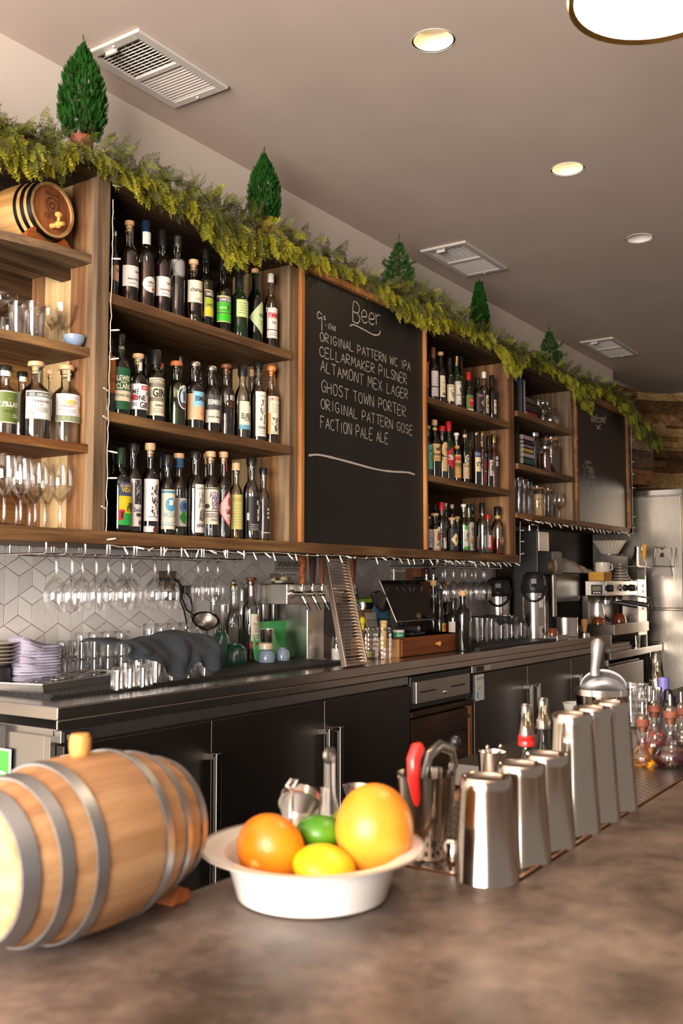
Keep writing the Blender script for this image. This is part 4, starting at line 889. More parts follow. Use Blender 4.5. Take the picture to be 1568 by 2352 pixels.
mid(284, 178, 150, yf, 'bottle with a white label lettered in black and a small red flag, middle shelf', 'std', g='pale', cap=('tan', .075, 1.35), liq=(LQ['clear'], 420), lab=[('R', 205, 308, '#d8d3c4', -10, 44), ('R', 418, 612, '#e3dede', -66, 66), ('R', 430, 462, '#c02233', -2, 66), ('T', 'GOTHA', 446, 18, '#f0e0e0', 24, 40), ('T', 'ME', 478, 40, K, -34, 36, .02), ('O', 500, 545, '#c8202c', -40, 1), ('T', 'ONE', 524, 40, K, -10, 62, .02), ('T', 'GIKS', 578, 46, K, 24, 70, .02), ('O', 470, 498, '#2c7a56', 46, 1.6), ('L', 560, 590, 3, '#555555', -60, -26)])
mid(418, 145, 136, yf, 'black-capped bottle with a tall cream label and striped bands, middle shelf', 'std', g='pale', cap=('black', .21, 1.5), liq=(LQ['clear'], 520), lab=[('R', 370, 658, '#dccfb4', -66, 66), ('T', 'OCCITAN', 392, 28, K, 4, 104, .03), ('R', 410, 442, '#7a7468', -66, 66), ('T', 'GIN', 484, 62, K, 6, 88, .05), ('R', 520, 550, '#7a7468', -66, 66), ('T', 'BORDIGA', 580, 18, K, 10, 58, .02), ('L', 600, 640, 3, '#8a8272', -40, 50)])
mid(463, 250, 84, 2.345, 'copper-capped bottle peeking out behind the striped cream label, middle shelf', g='pale', cap=('copper', .06))
mid(340, 185, 88, 2.35, 'dark-capped bottle in the shadow behind the white flag label, middle shelf', g='dark', cap=('black', .1))
mid(578, 234, 150, yf, 'pale green glass bottle with a copper cap and an oval ship medallion', 'std', g='pale', cap=('copper', .07, 1.5), liq=(glass('greenish_spirit', (.80, .86, .62), .02, .25), 380), lab=[('O', 424, 608, '#dcd6cf', 30, .62), ('O', 434, 598, '#1d3350', 30, .62), ('O', 452, 580, '#b9c2cc', 30, .58), ('R', 556, 590, '#6b3a24', 14, 48), ('T', 'PLYMOUTH', 446, 20, '#e6e2dc', 30, 62, .03), ('S', 470, 545, '#4a5560', 20, 40)])
mid(606, 195, 84, 2.345, 'silver-capped bottle behind the ship medallion bottle, middle shelf', cap=('silver', .12), liq=(LQ['clear'], 500))
mid(718, 238, 148, yf, 'clear bottle with a peach label crossed by a sky-blue banner, middle shelf', 'squat', cap=('silver', .05, 1.5), liq=(LQ['clear'], 480), lab=[('R', 492, 690, '#d9a783', -64, 66), ('R', 475, 592, '#7fb7cf', -28, 66), ('T', 'BIMINI', 528, 38, '#15203c', 24, 78, .03), ('T', 'GIN', 600, 44, '#e0b08c', 24, 56), ('T', 'COCONUT', 645, 14, '#b0653c', 34, 40)])
mid(846, 270, 136, yf, 'clear bottle with a cream label crossed by a charcoal banner, amber below', 'squat', cap=('silver', .05, 1.5), liq=(LQ['gold'], 520), lab=[('R', 545, 712, '#ddd6c4', -58, 66), ('R', 500, 615, '#4c4a4a', -60, 66), ('T', 'BIMINI', 555, 40, '#e8e4da', 6, 92, .03), ('T', 'GIN', 632, 40, '#cfc8b6', 16, 54), ('T', 'BARREL RESERVE', 668, 14, K, 10, 90, .02)])
mid(765, 310, 70, 2.35, 'black-stoppered bottle half seen behind the sky-blue banner, middle shelf', cap=('black', .09))
mid(882, 342, 70, 2.36, 'black-stoppered bottle half seen behind the charcoal banner, middle shelf', cap=('black', .09))
mid(962, 260, 128, yf, 'clear faceted bottle with a brown stopper and a small black label, middle shelf', 'slope', cap=('brown', .05, 1.5), liq=(LQ['clear'], 480), lab=[('R', 488, 600, '#1e1713', -4, 64), ('T', 'MARTIN', 510, 20, Wt, 28, 44, .02), ('T', 'MILLER', 528, 20, Wt, 28, 44, .02), ('R', 545, 598, '#3d2416', -2, 62)])
mid(1088, 262, 120, yf, 'black-capped bottle with a cream label above a blue stripe, middle shelf', 'slope', cap=('black', .14, 1.5), liq=(LQ['clear'], 560), lab=[('R', 548, 728, '#ddd4bc', -44, 66), ('O', 545, 580, '#6b5628', 50, 1), ('T', 'ELVELO', 660, 40, K, 18, 92, .04), ('T', 'TEQUILA', 692, 14, K, 24), ('R', 728, 762, '#5f9bb0', -44, 66)])
mid(1160, 296, 76, 2.345, 'cork-stoppered bottle behind the blue-striped one, middle shelf', 'slope', cap=('tan', .09))
mid(1208, 242, 120, yf, 'white-labelled bottle with a grey agave engraving and black stopper, middle shelf', 'tall', cap=('black', .085, 1.5), liq=(LQ['clear'], 500), lab=[('R', 474, 815, '#dad5cb', -40, 68), ('T', 'siembra azul', 505, 18, '#4d8a3c', 18, 74, .02), ('S', 530, 720, '#55524e', -6, 50), ('T', 'TEQUILA', 748, 20, K, 14, 70), ('L', 768, 800, 2, '#8a8680', -20, 50)])
mid(1308, 275, 118, yf, 'slim bottle with an orange ribbon on its cork, last on the middle shelf', 'tall', cap=('orange', .065, 1.5), liq=(LQ['pale'], 470), lab=[('R', 510, 798, '#ddd3bd', -46, 68), ('T', 'AMATITENA', 532, 28, '#9a2f22', 14, 92, .02), ('R', 640, 798, '#d99a4e', -46, -22), ('L', 560, 640, 5, '#8a8272', -20, 50), ('S', 670, 790, '#4f4a44', -10, 56), ('R', 300, 425, '#cf7a2e', 24, 60)])
c5 = (230, 1000, .29974)
def low(*a, **k): return bottle(c5, *a[:3], a[3], Z0, a[4], group=g3, **k)
low(150, 95, 178, yf, 'deep green bottle with a bright yellow, red and green hill label, bottom shelf', 'slope', g='green', cap=('dkgreen', .20), liq=(mat('green_dark_liquid', (.004, .022, .004), .15), 300), lab=[('R', 365, 500, '#3c4166', -24, 64), ('T', 'DEL MAGUEY', 392, 20, '#cdbb6a', 16, 68), ('T', 'VIDA', 424, 34, '#d8b624', 16, 58, .03), ('R', 470, 600, '#cdbd1e', -24, 64), ('R', 575, 690, '#b5202a', -26, 6), ('R', 600, 692, '#1f9a3c', 0, 64), ('R', 655, 692, '#1f9a3c', -26, 64), ('S', 520, 590, '#3a3424', 16, 60), ('R', 590, 640, '#251a1a', -14, -4)])
low(92, 120, 70, 2.345, 'slim dark bottle behind the hill-label one by the post, bottom shelf', g='dark', cap=('black', .1))
low(250, 62, 132, yf, 'clear black-stoppered bottle with a white label topped by a dark woodcut', 'std', cap=('black', .09, 1.5), liq=(LQ['clear'], 400), lab=[('R', 340, 700, '#d4cdcb', -30, 68), ('R', 345, 532, '#2a282a', -8, 64), ('S', 352, 528, '#9a9694', -6, 60), ('T', 'Dos Rus', 574, 32, '#2b3f63', 22, 68, .03), ('S', 600, 625, '#333333', 6, 54), ('O', 652, 690, '#55504c', 36, 1)])
low(380, 62, 134, yf, 'clear bottle with tan stopper and white label showing dancers in black line', 'tall', cap=('tan', .085, 1.4), liq=(LQ['clear'], 420), lab=[('R', 340, 660, '#d9d1d0', -58, 66), ('S', 380, 620, '#2a2828', -12, 56), ('S', 400, 600, '#2a2828', -6, 50), ('L', 622, 634, 1, K, -30, 56), ('R', 700, 745, '#d4cdcb', -58, 66), ('O', 692, 765, '#5a2d22', 30, .9)])
low(512, 150, 126, yf, 'blue-capped bottle with a cream label and a round blue boat picture, bottom shelf', 'conic', cap=('black', .14, 1.5), liq=(LQ['clear'], 450), lab=[('R', 420, 722, '#d3cdb8', -62, 64), ('R', 428, 448, '#4a7c99', -60, 62), ('O', 478, 592, '#e2dcc8', 8, .82), ('O', 482, 588, '#4f8cb0', 8, .82), ('S', 500, 540, '#d8d8d0', -4, 26), ('T', 'MEZCAL', 612, 36, '#7fa3b2', 6, 92, .01), ('R', 672, 692, '#4a7c99', -58, 60), ('R', 676, 688, '#d3cdb8', -54, 56)])
low(602, 140, 124, 2.275, 'tan-stoppered bottle with a blue and green agave painting, bottom shelf', 'slope', cap=('tan', .07, 1.5), liq=(LQ['clear'], 440), lab=[('R', 485, 700, '#d2ccc4', -50, 68), ('O', 500, 600, '#4d7db3', 20, .7), ('O', 520, 570, '#2a3f75', 26, .8), ('D', 580, 680, '#2f8a3c', 8, .5), ('D', 590, 684, '#4fa83c', 28, .5), ('D', 575, 690, '#237a30', 18, .3), ('R', 165, 250, '#27547d', -70, 70)])
low(727, 122, 138, yf, 'black-stoppered bottle with a pale label and a small grey landscape engraving, bottom shelf', 'tall', cap=('black', .08, 1.5), liq=(LQ['clear'], 420), lab=[('R', 380, 748, '#d5cecb', -20, 70), ('T', 'siembra', 408, 20, '#4d8a3c', 22, 62, .02), ('S', 440, 560, '#8a8684', 4, 56), ('S', 570, 660, '#55524e', 6, 58), ('T', 'ESPADIN', 695, 22, K, 26, 68, .03), ('L', 675, 682, 1, '#888888', 4, 50)])
low(844, 125, 126, yf, 'bottle with a cream label lettered in big violet capitals, bottom shelf', 'tall', cap=('tan', .075, 1.5), liq=(LQ['clear'], 400), lab=[('R', 405, 685, '#d8cfb2', -60, 68), ('T', 'AGUA', 460, 46, '#6a5391', 14, 82, .05), ('T', 'DEL', 505, 44, '#6a5391', 18, 58, .05), ('T', 'SOL', 552, 44, '#6a5391', 18, 58, .05), ('R', 410, 418, K, -58, 68), ('R', 584, 590, K, -58, 68), ('T', 'MADRECUISHE', 610, 20, '#6a5391', 6, 112, .02), ('R', 626, 631, K, -58, 68), ('T', 'OAXACA', 650, 20, '#6a5391', 14, 66, .02), ('O', 530, 565, K, -40, 1)])
low(943, 128, 110, yf, 'bottle with a pink diamond label edged with red triangles, bottom shelf', 'tall', cap=('tan', .075, 1.5), liq=(LQ['clear'], 420), lab=[('D', 425, 705, '#b8303f', 30, .74), ('D', 437, 693, '#dbb3b3', 30, .74), ('O', 478, 548, '#b8303f', 34, .42), ('T', 'CUMBRE', 580, 22, '#8f1f2c', 30, 68, .03), ('R', 592, 606, '#8f1f2c', 6, 60), ('L', 625, 660, 2, '#a05050', 16, 48), ('R', 185, 280, '#b04048', 20, 60)])
low(1040, 212, 106, yf, 'shorter bottle with a plain olive-yellow label and round cork, bottom shelf', 'slope', cap=('tan', .10, 1.5), liq=(LQ['pale'], 700), lab=[('R', 458, 722, '#b5ad66', -62, 66), ('T', 'BANHEZ', 495, 34, '#8f8a4a', 4, 92, .01), ('L', 530, 700, 8, '#8d8648', -40, 50)])
low(1158, 170, 128, yf, 'black-labelled bottle with white script and a black stopper, bottom shelf', 'tall', cap=('black', .09, 1.5), liq=(LQ['clear'], 400), lab=[('R', 472, 735, '#16161a', -40, 70), ('R', 598, 655, '#c9c9c9', -52, -34), ('T', 'EL', 518, 30, '#dcd6c8', 32, 26, .03), ('S', 540, 575, '#cfc8ba', 36, 50), ('S', 570, 660, '#cfc8ba', 22, 40), ('L', 680, 735, 4, '#a8a298', -30, 50)])
low(1250, 252, 104, yf, 'plain clear bottle with small icons and a black stopper, last on the bottom shelf', 'slope', cap=('black', .08, 1.5), liq=(LQ['clear'], 480), lab=[('O', 560, 580, '#b8b4ae', 24, 1), ('O', 590, 610, '#b8b4ae', 24, 1), ('O', 622, 642, '#b8b4ae', 24, 1), ('R', 745, 752, '#b8b4ae', -20, 60)])
low(462, 160, 66, 2.35, 'blue-capped bottle in shadow behind the boat picture bottle, bottom shelf', g='dark', cap=('blue', .12))
low(808, 138, 62, 2.345, 'tan-stoppered bottle peeking from behind the violet lettering, bottom shelf', 'tall', cap=('tan', .07, 1.4))
# narrow bay
c6 = (960, 780, .22111); h1, h2, h3 = 'liqueur bottles on the top shelf of the narrow bay', 'liqueur bottles on the middle shelf of the narrow bay', 'liqueur bottles on the bottom shelf of the narrow bay'
yn = 2.24
def nt_(*a, **k): return bottle(c6, *a[:3], a[3], 2.137, a[4], group=h1, **k)
nt_(78, 135, 70, 2.24, 'bottle with an orange label at the chalkboard edge, narrow bay top shelf', g='dark', cap=('black', .1), lab=[('R', 240, 500, '#b5702a', -66, 66), ('S', 260, 480, K, -20, 60)])
nt_(112, 150, 66, 2.33, 'bottle with a royal-blue label behind the white one, top of the narrow bay', g='dark', cap=('black', .1), lab=[('R', 350, 520, '#27408f', -66, 66), ('T', 'BL', 400, 30, '#d0d4e0', -20)])
nt_(160, 85, 108, yn, 'bottle with a tall lilac-white label split by a dark line, narrow bay top shelf', 'slope', g='dark', cap=('brown', .2), lab=[('R', 336, 598, '#c9c2c8', -40, 70), ('R', 494, 506, K, -40, 70), ('L', 400, 480, 3, '#6a6670', 0, 60), ('L', 515, 590, 4, '#8a8690', -20, 40)])
nt_(238, 135, 100, yn, 'bottle with a cream label and small windmill mark, narrow bay top shelf', 'slope', g='dark', cap=('cork', .07, 1.4), lab=[('R', 384, 605, '#d3c9a8', -30, 70), ('S', 388, 440, '#4a4030', 36, 52), ('T', 'CARDAMARO', 455, 14, '#b5502c', 20, 60), ('L', 480, 550, 3, '#8a8060', -10, 50), ('S', 560, 590, '#6a5a3c', 0, 50)])
nt_(330, 195, 104, yn, 'black bottle with a cream label and line drawing, narrow bay top shelf', 'std', g='dark', cap=('black', .14), lab=[('R', 478, 650, '#cfc6ac', -50, 66), ('S', 510, 610, '#77705a', -10, 46), ('T', 'Amaro', 494, 16, '#55503c', 0, 70)])
nt_(402, 178, 102, yn, 'gold-necked bottle with a white olive-sprig label, narrow bay top shelf', 'slope', g='darkgreen', cap=('gold', .18), lab=[('R', 444, 684, '#d2ccc6', -40, 70), ('T', 'DON', 464, 22, '#55504a', 22, 50), ('S', 510, 560, '#4a4a2c', 16, 44), ('T', 'ALLESSANDRO', 584, 18, '#6a6660', 16, 80), ('L', 640, 670, 2, '#8a8680', 0, 50)])
nt_(452, 175, 92, 2.275, 'tall black bottle with a dark chalky label, narrow bay top shelf', 'burg', g='darkgreen', cap=('black', .22), lab=[('R', 540, 700, '#1c1d1e', -40, 70), ('T', 'Braulio', 605, 24, '#8a8a88', 20, 56), ('L', 640, 680, 2, '#6a6a68', 0, 50)])
nt_(528, 345, 102, yn, 'red-capped bottle with a green label and big red flower, narrow bay top shelf', 'std', g='dark', cap=('red', .19), lab=[('R', 585, 752, '#4c6a30', -50, 68), ('O', 610, 710, '#b4232c', 30, .8), ('T', 'RABARBARO', 640, 16, '#e0b0b0', 30, 62), ('R', 728, 750, '#d0c8a8', -50, 68)])
nt_(626, 400, 110, yn, 'dark-labelled bottle with a diamond badge, narrow bay top shelf', 'std', g='dark', cap=('black', .14), lab=[('R', 565, 772, '#2b2224', -40, 68), ('T', 'KAFFE', 592, 26, '#c0808a', 20, 60), ('D', 620, 710, '#c9a98a', 52, .8), ('L', 730, 745, 1, '#8a7a78', -10, 50)])
nt_(690, 340, 96, yn, 'white-capped bottle with a cream picture label, narrow bay top shelf', 'slope', cap=('white', .14), liq=(LQ['dark'], 560), lab=[('R', 588, 770, '#d2c5a0', 4, 70), ('S', 600, 760, '#5c3a2a', 10, 60), ('T', 'LU', 650, 30, '#3a2018', 36, 40)])
nt_(770, 376, 96, yn, 'black bottle with a neat white label, last on the top shelf of the narrow bay', 'std', g='dark', cap=('black', .18), lab=[('R', 634, 780, '#d3cfbc', 6, 70), ('T', 'NONINO', 655, 20, K, 36, 52, .03), ('S', 700, 740, '#8a8876', 16, 58), ('L', 745, 775, 2, '#55534a', 14, 60)])
def nm(*a, **k): return bottle(c6, *a[:3], a[3], 1.767, a[4], group=h2, **k)
nm(92, 900, 120, yn, 'cork-topped bottle with a turquoise label at the chalkboard edge, narrow bay middle shelf', 'squat', cap=('tan', .07, 1.5), liq=(LQ['dark'], 1080), lab=[('R', 930, 1004, '#69a58c', -60, 60), ('R', 1098, 1350, '#58b096', -10, 70), ('R', 1098, 1118, '#c9a878', -10, 70), ('T', 'SAN', 1160, 26, '#16403a', 22, 40, .03), ('S', 1200, 1330, '#8a4a30', 20, 56)])
nm(172, 835, 122, yn, 'bright green-necked bottle with a cream and black crest label, narrow bay middle shelf', 'std', g='green', cap=('tan', .10), liq=(LQ['dark'], 1180), lab=[('R', 902, 944, '#d8b878', -66, 66), ('R', 1090, 1268, '#d0ab6c', -44, 66), ('S', 1110, 1160, '#3a2818', -4, 50), ('T', 'Montenegro', 1195, 30, '#2a1c12', 6, 88, .03), ('L', 1230, 1260, 2, '#6a5434', -20, 40)])
nm(252, 900, 106, yn, 'red-capped bottle with a round pinkish label, narrow bay middle shelf', 'slope', cap=('red', .10, 1.5), liq=(LQ['dark'], 1330), lab=[('O', 1070, 1220, '#d2b384', 26, .7), ('S', 1090, 1200, '#b04a3a', 14, 40), ('R', 1225, 1372, '#cfae80', -20, 66), ('L', 1240, 1360, 5, '#8a6a44', 0, 50)])
nm(318, 853, 104, yn, 'dark bottle with a red cap and a red diamond label, narrow bay middle shelf', 'std', g='darkgreen', cap=('red', .17, 1.4), lab=[('D', 1125, 1350, '#c01a2a', 24, .85), ('T', 'CYNAR', 1230, 50, '#e8e0dc', 18, 92, .05), ('O', 1165, 1215, '#2c8a3c', 42, .8)])
nm(400, 972, 96, yn, 'clear bottle with an orange-brown ironmonger-style label, narrow bay middle shelf', 'std', cap=('white', .05, 1.4), liq=(LQ['dark'], 1140), lab=[('R', 1202, 1440, '#c99a5c', -50, 66), ('R', 1222, 1262, '#b53a22', -46, 62), ('T', 'FERRO', 1304, 36, '#3a1c10', 10, 94, .05), ('T', 'CHINA', 1336, 16, '#3a1c10', 12), ('L', 1350, 1420, 4, '#8a6434', -30, 50), ('R', 1105, 1145, '#c9a04c', -60, 66)])
nm(485, 935, 90, yn, 'green bottle with a cream newspaper-like label and eagle roundel', 'slope', g='green', cap=('black', .10), liq=(mat('green_dark_liquid', (.004, .022, .004), .15), 1200), lab=[('R', 990, 1020, '#d0b090', -66, 66), ('O', 1202, 1290, '#d8d0c0', 26, .8), ('O', 1212, 1280, '#3f74a8', 26, .8), ('O', 1226, 1262, '#d8a84c', 26, .8), ('R', 1292, 1448, '#cfb894', -44, 68), ('T', 'FERNET', 1318, 30, '#4a3018', 10, 88, .03), ('L', 1345, 1440, 6, '#7a6040', -34, 54)])
nm(538, 950, 74, 2.30, 'black-topped bottle with a rust-orange label, narrow bay middle shelf', 'std', g='pale', cap=('black', .16), lab=[('R', 1175, 1450, '#a5602a', -40, 68), ('L', 1200, 1430, 5, '#6a3414', -10, 56)])
nm(604, 962, 96, yn, 'silver-topped dark bottle with a blue and cream bitter label, narrow bay middle shelf', 'std', g='dark', cap=('silver', .05, 1.4), lab=[('R', 1170, 1225, '#3a4668', -40, 68), ('R', 1228, 1375, '#d6c8a0', -34, 68), ('T', 'BITTER', 1300, 46, K, 24, 80, .04), ('L', 1330, 1365, 2, '#8a8060', 0, 40), ('T', 'ROSSO', 1196, 22, '#a8b0c8', 10, 60)])
nm(666, 955, 96, yn, 'gold-capped bottle with a maroon label, narrow bay middle shelf', 'slope', cap=('gold', .08, 1.4), liq=(LQ['dark'], 1150), lab=[('R', 1245, 1490, '#7d2030', 0, 72), ('R', 1355, 1390, '#2a1014', 0, 72), ('T', 'RADOUX', 1372, 20, '#c89098', 36, 60), ('S', 1190, 1230, '#8a8a90', 20, 60)])
nm(735, 1005, 88, yn, 'dark bottle with a white label bearing a big initial, narrow bay middle shelf', 'std', g='dark', cap=('black', .16), lab=[('R', 1255, 1420, '#d0c6b8', -10, 72), ('T', 'B', 1340, 62, K, 30, 30, .06), ('T', 'BROVO', 1286, 18, '#8a2a2a', 30, 56, .03), ('L', 1380, 1410, 2, '#6a6058', 10, 56)])
nm(787, 985, 92, yn, 'ruby bottle with gold cap, last on the middle shelf of the narrow bay', 'std', cap=('gold', .16, 1.4), liq=(LQ['red'], 1120), lab=[('R', 1212, 1268, '#2b3c5c', 6, 72), ('T', 'CAMPARI', 1236, 36, '#e8e4dc', 40, 70, .04), ('R', 1270, 1320, '#9ab0c4', 6, 72)])
def nb(*a, **k): return bottle(c6, *a[:3], a[3], Z0, a[4], group=h3, **k)
nb(100, 1700, 74, 2.34, 'tall dark bottle behind at the chalkboard edge, narrow bay bottom shelf', g='dark', cap=('black', .12))
nb(88, 1838, 128, yn, 'tan-stoppered dark bottle with a lavender-white label, narrow bay bottom shelf', 'squat', g='dark', cap=('tan', .06, 1.6), lab=[('R', 1975, 2160, '#bdb4bc', -56, 68), ('L', 1990, 2040, 3, '#8a4048', -10, 40), ('S', 2050, 2150, '#5a7a98', -10, 56)])
nb(175, 1695, 70, 2.345, 'tall black-capped bottle second in the back row, narrow bay bottom shelf', g='dark', cap=('black', .12))
nb(172, 1805, 122, yn, 'dark bottle with a cream arched label and red sunburst, narrow bay bottom shelf', 'std', g='dark', cap=('tan', .06, 1.6), lab=[('R', 1972, 2195, '#d0c2a2', -38, 70), ('O', 1945, 2020, '#d0c2a2', 30, .9), ('O', 2010, 2090, '#a03a2c', 22, .6), ('S', 1985, 2160, '#5c4434', 0, 48), ('L', 2165, 2190, 2, '#6a5a44', -20, 60)])
nb(243, 1690, 98, yn, 'bottle with a long crimson capsule and dark round label, narrow bay bottom shelf', 'slope', cap=('red', .17, 1.4), liq=(LQ['dark'], 1900), lab=[('O', 1955, 2060, '#3a3434', 40, .8), ('R', 2060, 2170, '#c8beb2', 0, 70), ('O', 2060, 2100, '#a02c2c', 46, .8)])
nb(288, 1700, 62, 2.34, 'white-capped bottle behind the crimson capsule, narrow bay bottom shelf', cap=('white', .06), g='pale')
nb(352, 1715, 78, 2.34, 'green bottle with a white neck band in the back row, narrow bay bottom shelf', g='darkgreen', cap=('white', .08))
nb(350, 1850, 118, yn, 'square-shouldered black-labelled bottle with an orange and cream kite, narrow bay bottom shelf', 'squat', cap=('tan', .07, 1.4), liq=(LQ['clear'], 1960), lab=[('R', 1965, 2190, '#222226', -56, 70), ('T', 'ZORAN', 1985, 30, '#c8541c', 26, 66, .04), ('D', 2010, 2150, '#d2c69a', 20, .75), ('O', 2030, 2075, '#d88a2c', 46, .8), ('D', 2050, 2110, '#3a4a20', 24, .35), ('R', 2140, 2152, '#6a4a2c', -20, 50)])
nb(405, 1840, 96, 2.285, 'blue-labelled bottle with a red berry and pale fig, narrow bay bottom shelf', 'squat', cap=('tan', .07, 1.4), lab=[('R', 1965, 2190, '#2c3672', -20, 72), ('T', 'FEY', 1988, 30, '#c8ccd8', 20, 50, .03), ('O', 2020, 2080, '#c02a34', 46, .7), ('O', 2075, 2140, '#aab0cc', 26, .7)])
nb(472, 1710, 92, yn, 'white-capped bottle with a white label between two bright green bands', 'slope', g='pale', cap=('white', .07, 1.4), liq=(LQ['amber'], 2190), lab=[('R', 1935, 1975, '#4fa83c', -10, 70), ('R', 1975, 2150, '#cfcabe', -10, 70), ('R', 2150, 2185, '#3f9a34', -10, 70), ('S', 2010, 2070, '#6a4a3a', 16, 46), ('T', 'VELVET', 2085, 22, '#4a443a', 26, 66)])
nb(565, 1705, 76, 2.34, 'dark green bottle standing behind the ornate label, narrow bay bottom shelf', g='darkgreen', cap=('dkgreen', .12))
nb(525, 1715, 104, yn, 'bottle with an ornate red and gold label, narrow bay bottom shelf', 'std', cap=('black', .07, 1.4), liq=(LQ['amber'], 2180), lab=[('R', 1900, 2190, '#a8a094', -10, 70), ('O', 1895, 1950, '#a02c2c', 30, 1), ('S', 1950, 2060, '#7a2c28', 6, 60), ('O', 2060, 2110, '#b5722c', 22, .9), ('S', 2100, 2180, '#4a4440', 6, 60)])
nb(665, 1697, 112, yn, 'tall clear bottle with a black capsule and bare glass, narrow bay bottom shelf', 'tall', cap=('black', .20, 1.4), liq=(LQ['clear'], 1960))
nb(720, 1820, 100, 2.235, 'red-capped bottle with a white label and broad red stripe, narrow bay bottom shelf', 'std', cap=('red', .12, 1.4), liq=(LQ['brown'], 2160), lab=[('R', 2035, 2160, '#cfc8c2', -66, 14), ('R', 2035, 2180, '#b0202a', 14, 70), ('R', 2162, 2180, '#b0202a', -66, 14), ('L', 2100, 2120, 1, '#8a8480', -40, 0)])
nb(822, 1735, 126, yn, 'gold-and-black capped bottle of amber liqueur with a round dark badge, last in the narrow bay', 'slope', cap=('black', .18, 1.4), liq=(LQ['gold'], 2070), lab=[('O', 2052, 2130, '#c8a050', 34, .95), ('O', 2058, 2124, '#2a1414', 34, .95), ('T', '43', 2090, 38, '#d8cfc0', 34, 44, .05), ('R', 1830, 1860, '#c0a060', -66, 66)])
# end unit
c2 = (0, 680, .24667); gl_ = 'gin bottles on the lowest rounded shelf'
def en(*a, **k): return bottle(c2, *a[:3], a[3], L1z, a[4], group=gl_, **k)
en(28, 648, 236, 2.285, 'green-labelled clear bottle with a black cap at the picture edge', 'squat', cap=('black', .06, 1.5), liq=(LQ['clear'], 860), lab=[('R', 690, 750, '#dcdccf', -60, 60), ('R', 898, 1195, '#c9c9b4', -66, 66), ('R', 908, 1185, '#5a6b2c', -63, 63), ('T', '7 PILLARS', 1018, 40, '#e4e4d4', 6, 108, .03), ('R', 1040, 1045, '#c9c9b4', -40, 50), ('T', 'LEAF', 1085, 22, '#39461c', 0, 60), ('T', 'GIN', 1128, 34, '#e4e4d4', 36, 34, .02), ('T', '... ...', 965, 18, '#e4e4d4', 6)])
en(195, 705, 168, 2.385, 'second green-labelled bottle, half hidden behind the two in front', 'squat', cap=('black', .06, 1.5), lab=[('R', 745, 800, '#dcdccf', -60, 60), ('R', 905, 1190, '#39461c', -66, 66), ('T', 'PIL', 1040, 40, '#e4e4d4', 30, 40, .03)])
en(324, 615, 268, 2.275, 'broad clear bottle with a white label headed by a dark grey band', 'squat', cap=('tan', .045, 1.6), liq=(LQ['clear'], 860), lab=[('R', 645, 810, '#8a9a88', 0, 30), ('R', 900, 1165, '#7c7d72', -62, 64), ('R', 906, 1158, '#d8d6d2', -60, 62), ('R', 914, 958, '#4c4f46', -58, 60), ('T', 'ST. GEORGE', 938, 24, '#dcdad2', 2, 92, .03), ('T', 'TERROIR', 998, 24, '#55574e', 0, 72, .02), ('T', 'GIN', 1030, 12, '#77786e', 0), ('L', 1050, 1100, 4, '#8d8e84', -24, 30), ('O', 1085, 1125, '#8d8e84', -36, 1), ('O', 950, 1120, '#a8aaa4', 58, .45)])
en(470, 690, 150, 2.385, 'clear bottle with a tan stopper standing behind the two white-labelled ones', 'squat', cap=('tan', .045, 1.5), liq=(LQ['clear'], 880), lab=[('R', 720, 830, '#9aa08a', -10, 30)])
en(604, 650, 262, 2.275, 'broad clear bottle with a white label painted with an orange and green fields', 'squat', cap=('tan', .045, 1.6), liq=(LQ['clear'], 900), lab=[('R', 655, 800, '#aab89a', -10, 20), ('R', 930, 1190, '#d6d4d6', -62, 64), ('T', 'ST. GEORGE', 965, 22, '#8a8a88', 0, 80, .02), ('O', 985, 1030, '#b5a86a', 0, 2.6), ('O', 1030, 1090, '#d08a2c', 48, .75), ('T', 'VALLEY', 1045, 22, '#c8703c', -14, 56, .02), ('L', 1070, 1110, 3, '#9a98a0', -50, 20), ('R', 1130, 1185, '#8a9478', -62, 64), ('L', 1138, 1180, 4, '#5a6648', -62, 64)])

# ================================================================ GLASSWARE
ORD = ['first', 'second', 'third', 'fourth', 'fifth', 'sixth', 'seventh', 'eighth', 'ninth', 'tenth', 'eleventh', 'twelfth']
GLS = glass('drinking_glass', (.97, .972, .975), .045, .5)
def single(name, b, mats, loc, label, cat, group=None, rot=None, **k):
    return tag(b.build(name, mats, None, loc, rot=rot, **k), label, cat, group)
def again(o, loc, label, rot=None, scale=None):
    c = o.copy(); COL.objects.link(c); c.location = Vector(loc); c['label'] = label
    if rot is not None: c.rotation_euler = rot
    if scale: c.scale = scale
    return c
def ht(px, py, Y): return float(at_y(px, py, Y)[2])
def on(px, py, z): p = at_z(px, py, z); return float(p[0]), float(p[1])
def wpx(w, p): return w*depth(p)/FPX/2          # half width in metres of w photo pixels at p
def wine_prof(rb, hb, hs, rf):
    """foot, stem, bowl: radius of the bowl, its height, stem height, foot radius."""
    return [(rf, 0), (rf, .0015), (rf*.5, .004), (.006, .010), (.0042, .02), (.0040, hs-.012), (.006, hs-.004), (rb*.45, hs+.006), (rb*.80, hs+.022), (rb*.97, hs+hb*.38), (rb, hs+hb*.5), (rb*.96, hs+hb*.72), (rb*.80, hs+hb)]
def wine_mesh(rb, hb, hs, rf): b = MB(); b.lathe(wine_prof(rb, hb, hs, rf), 28, capt=False); return b
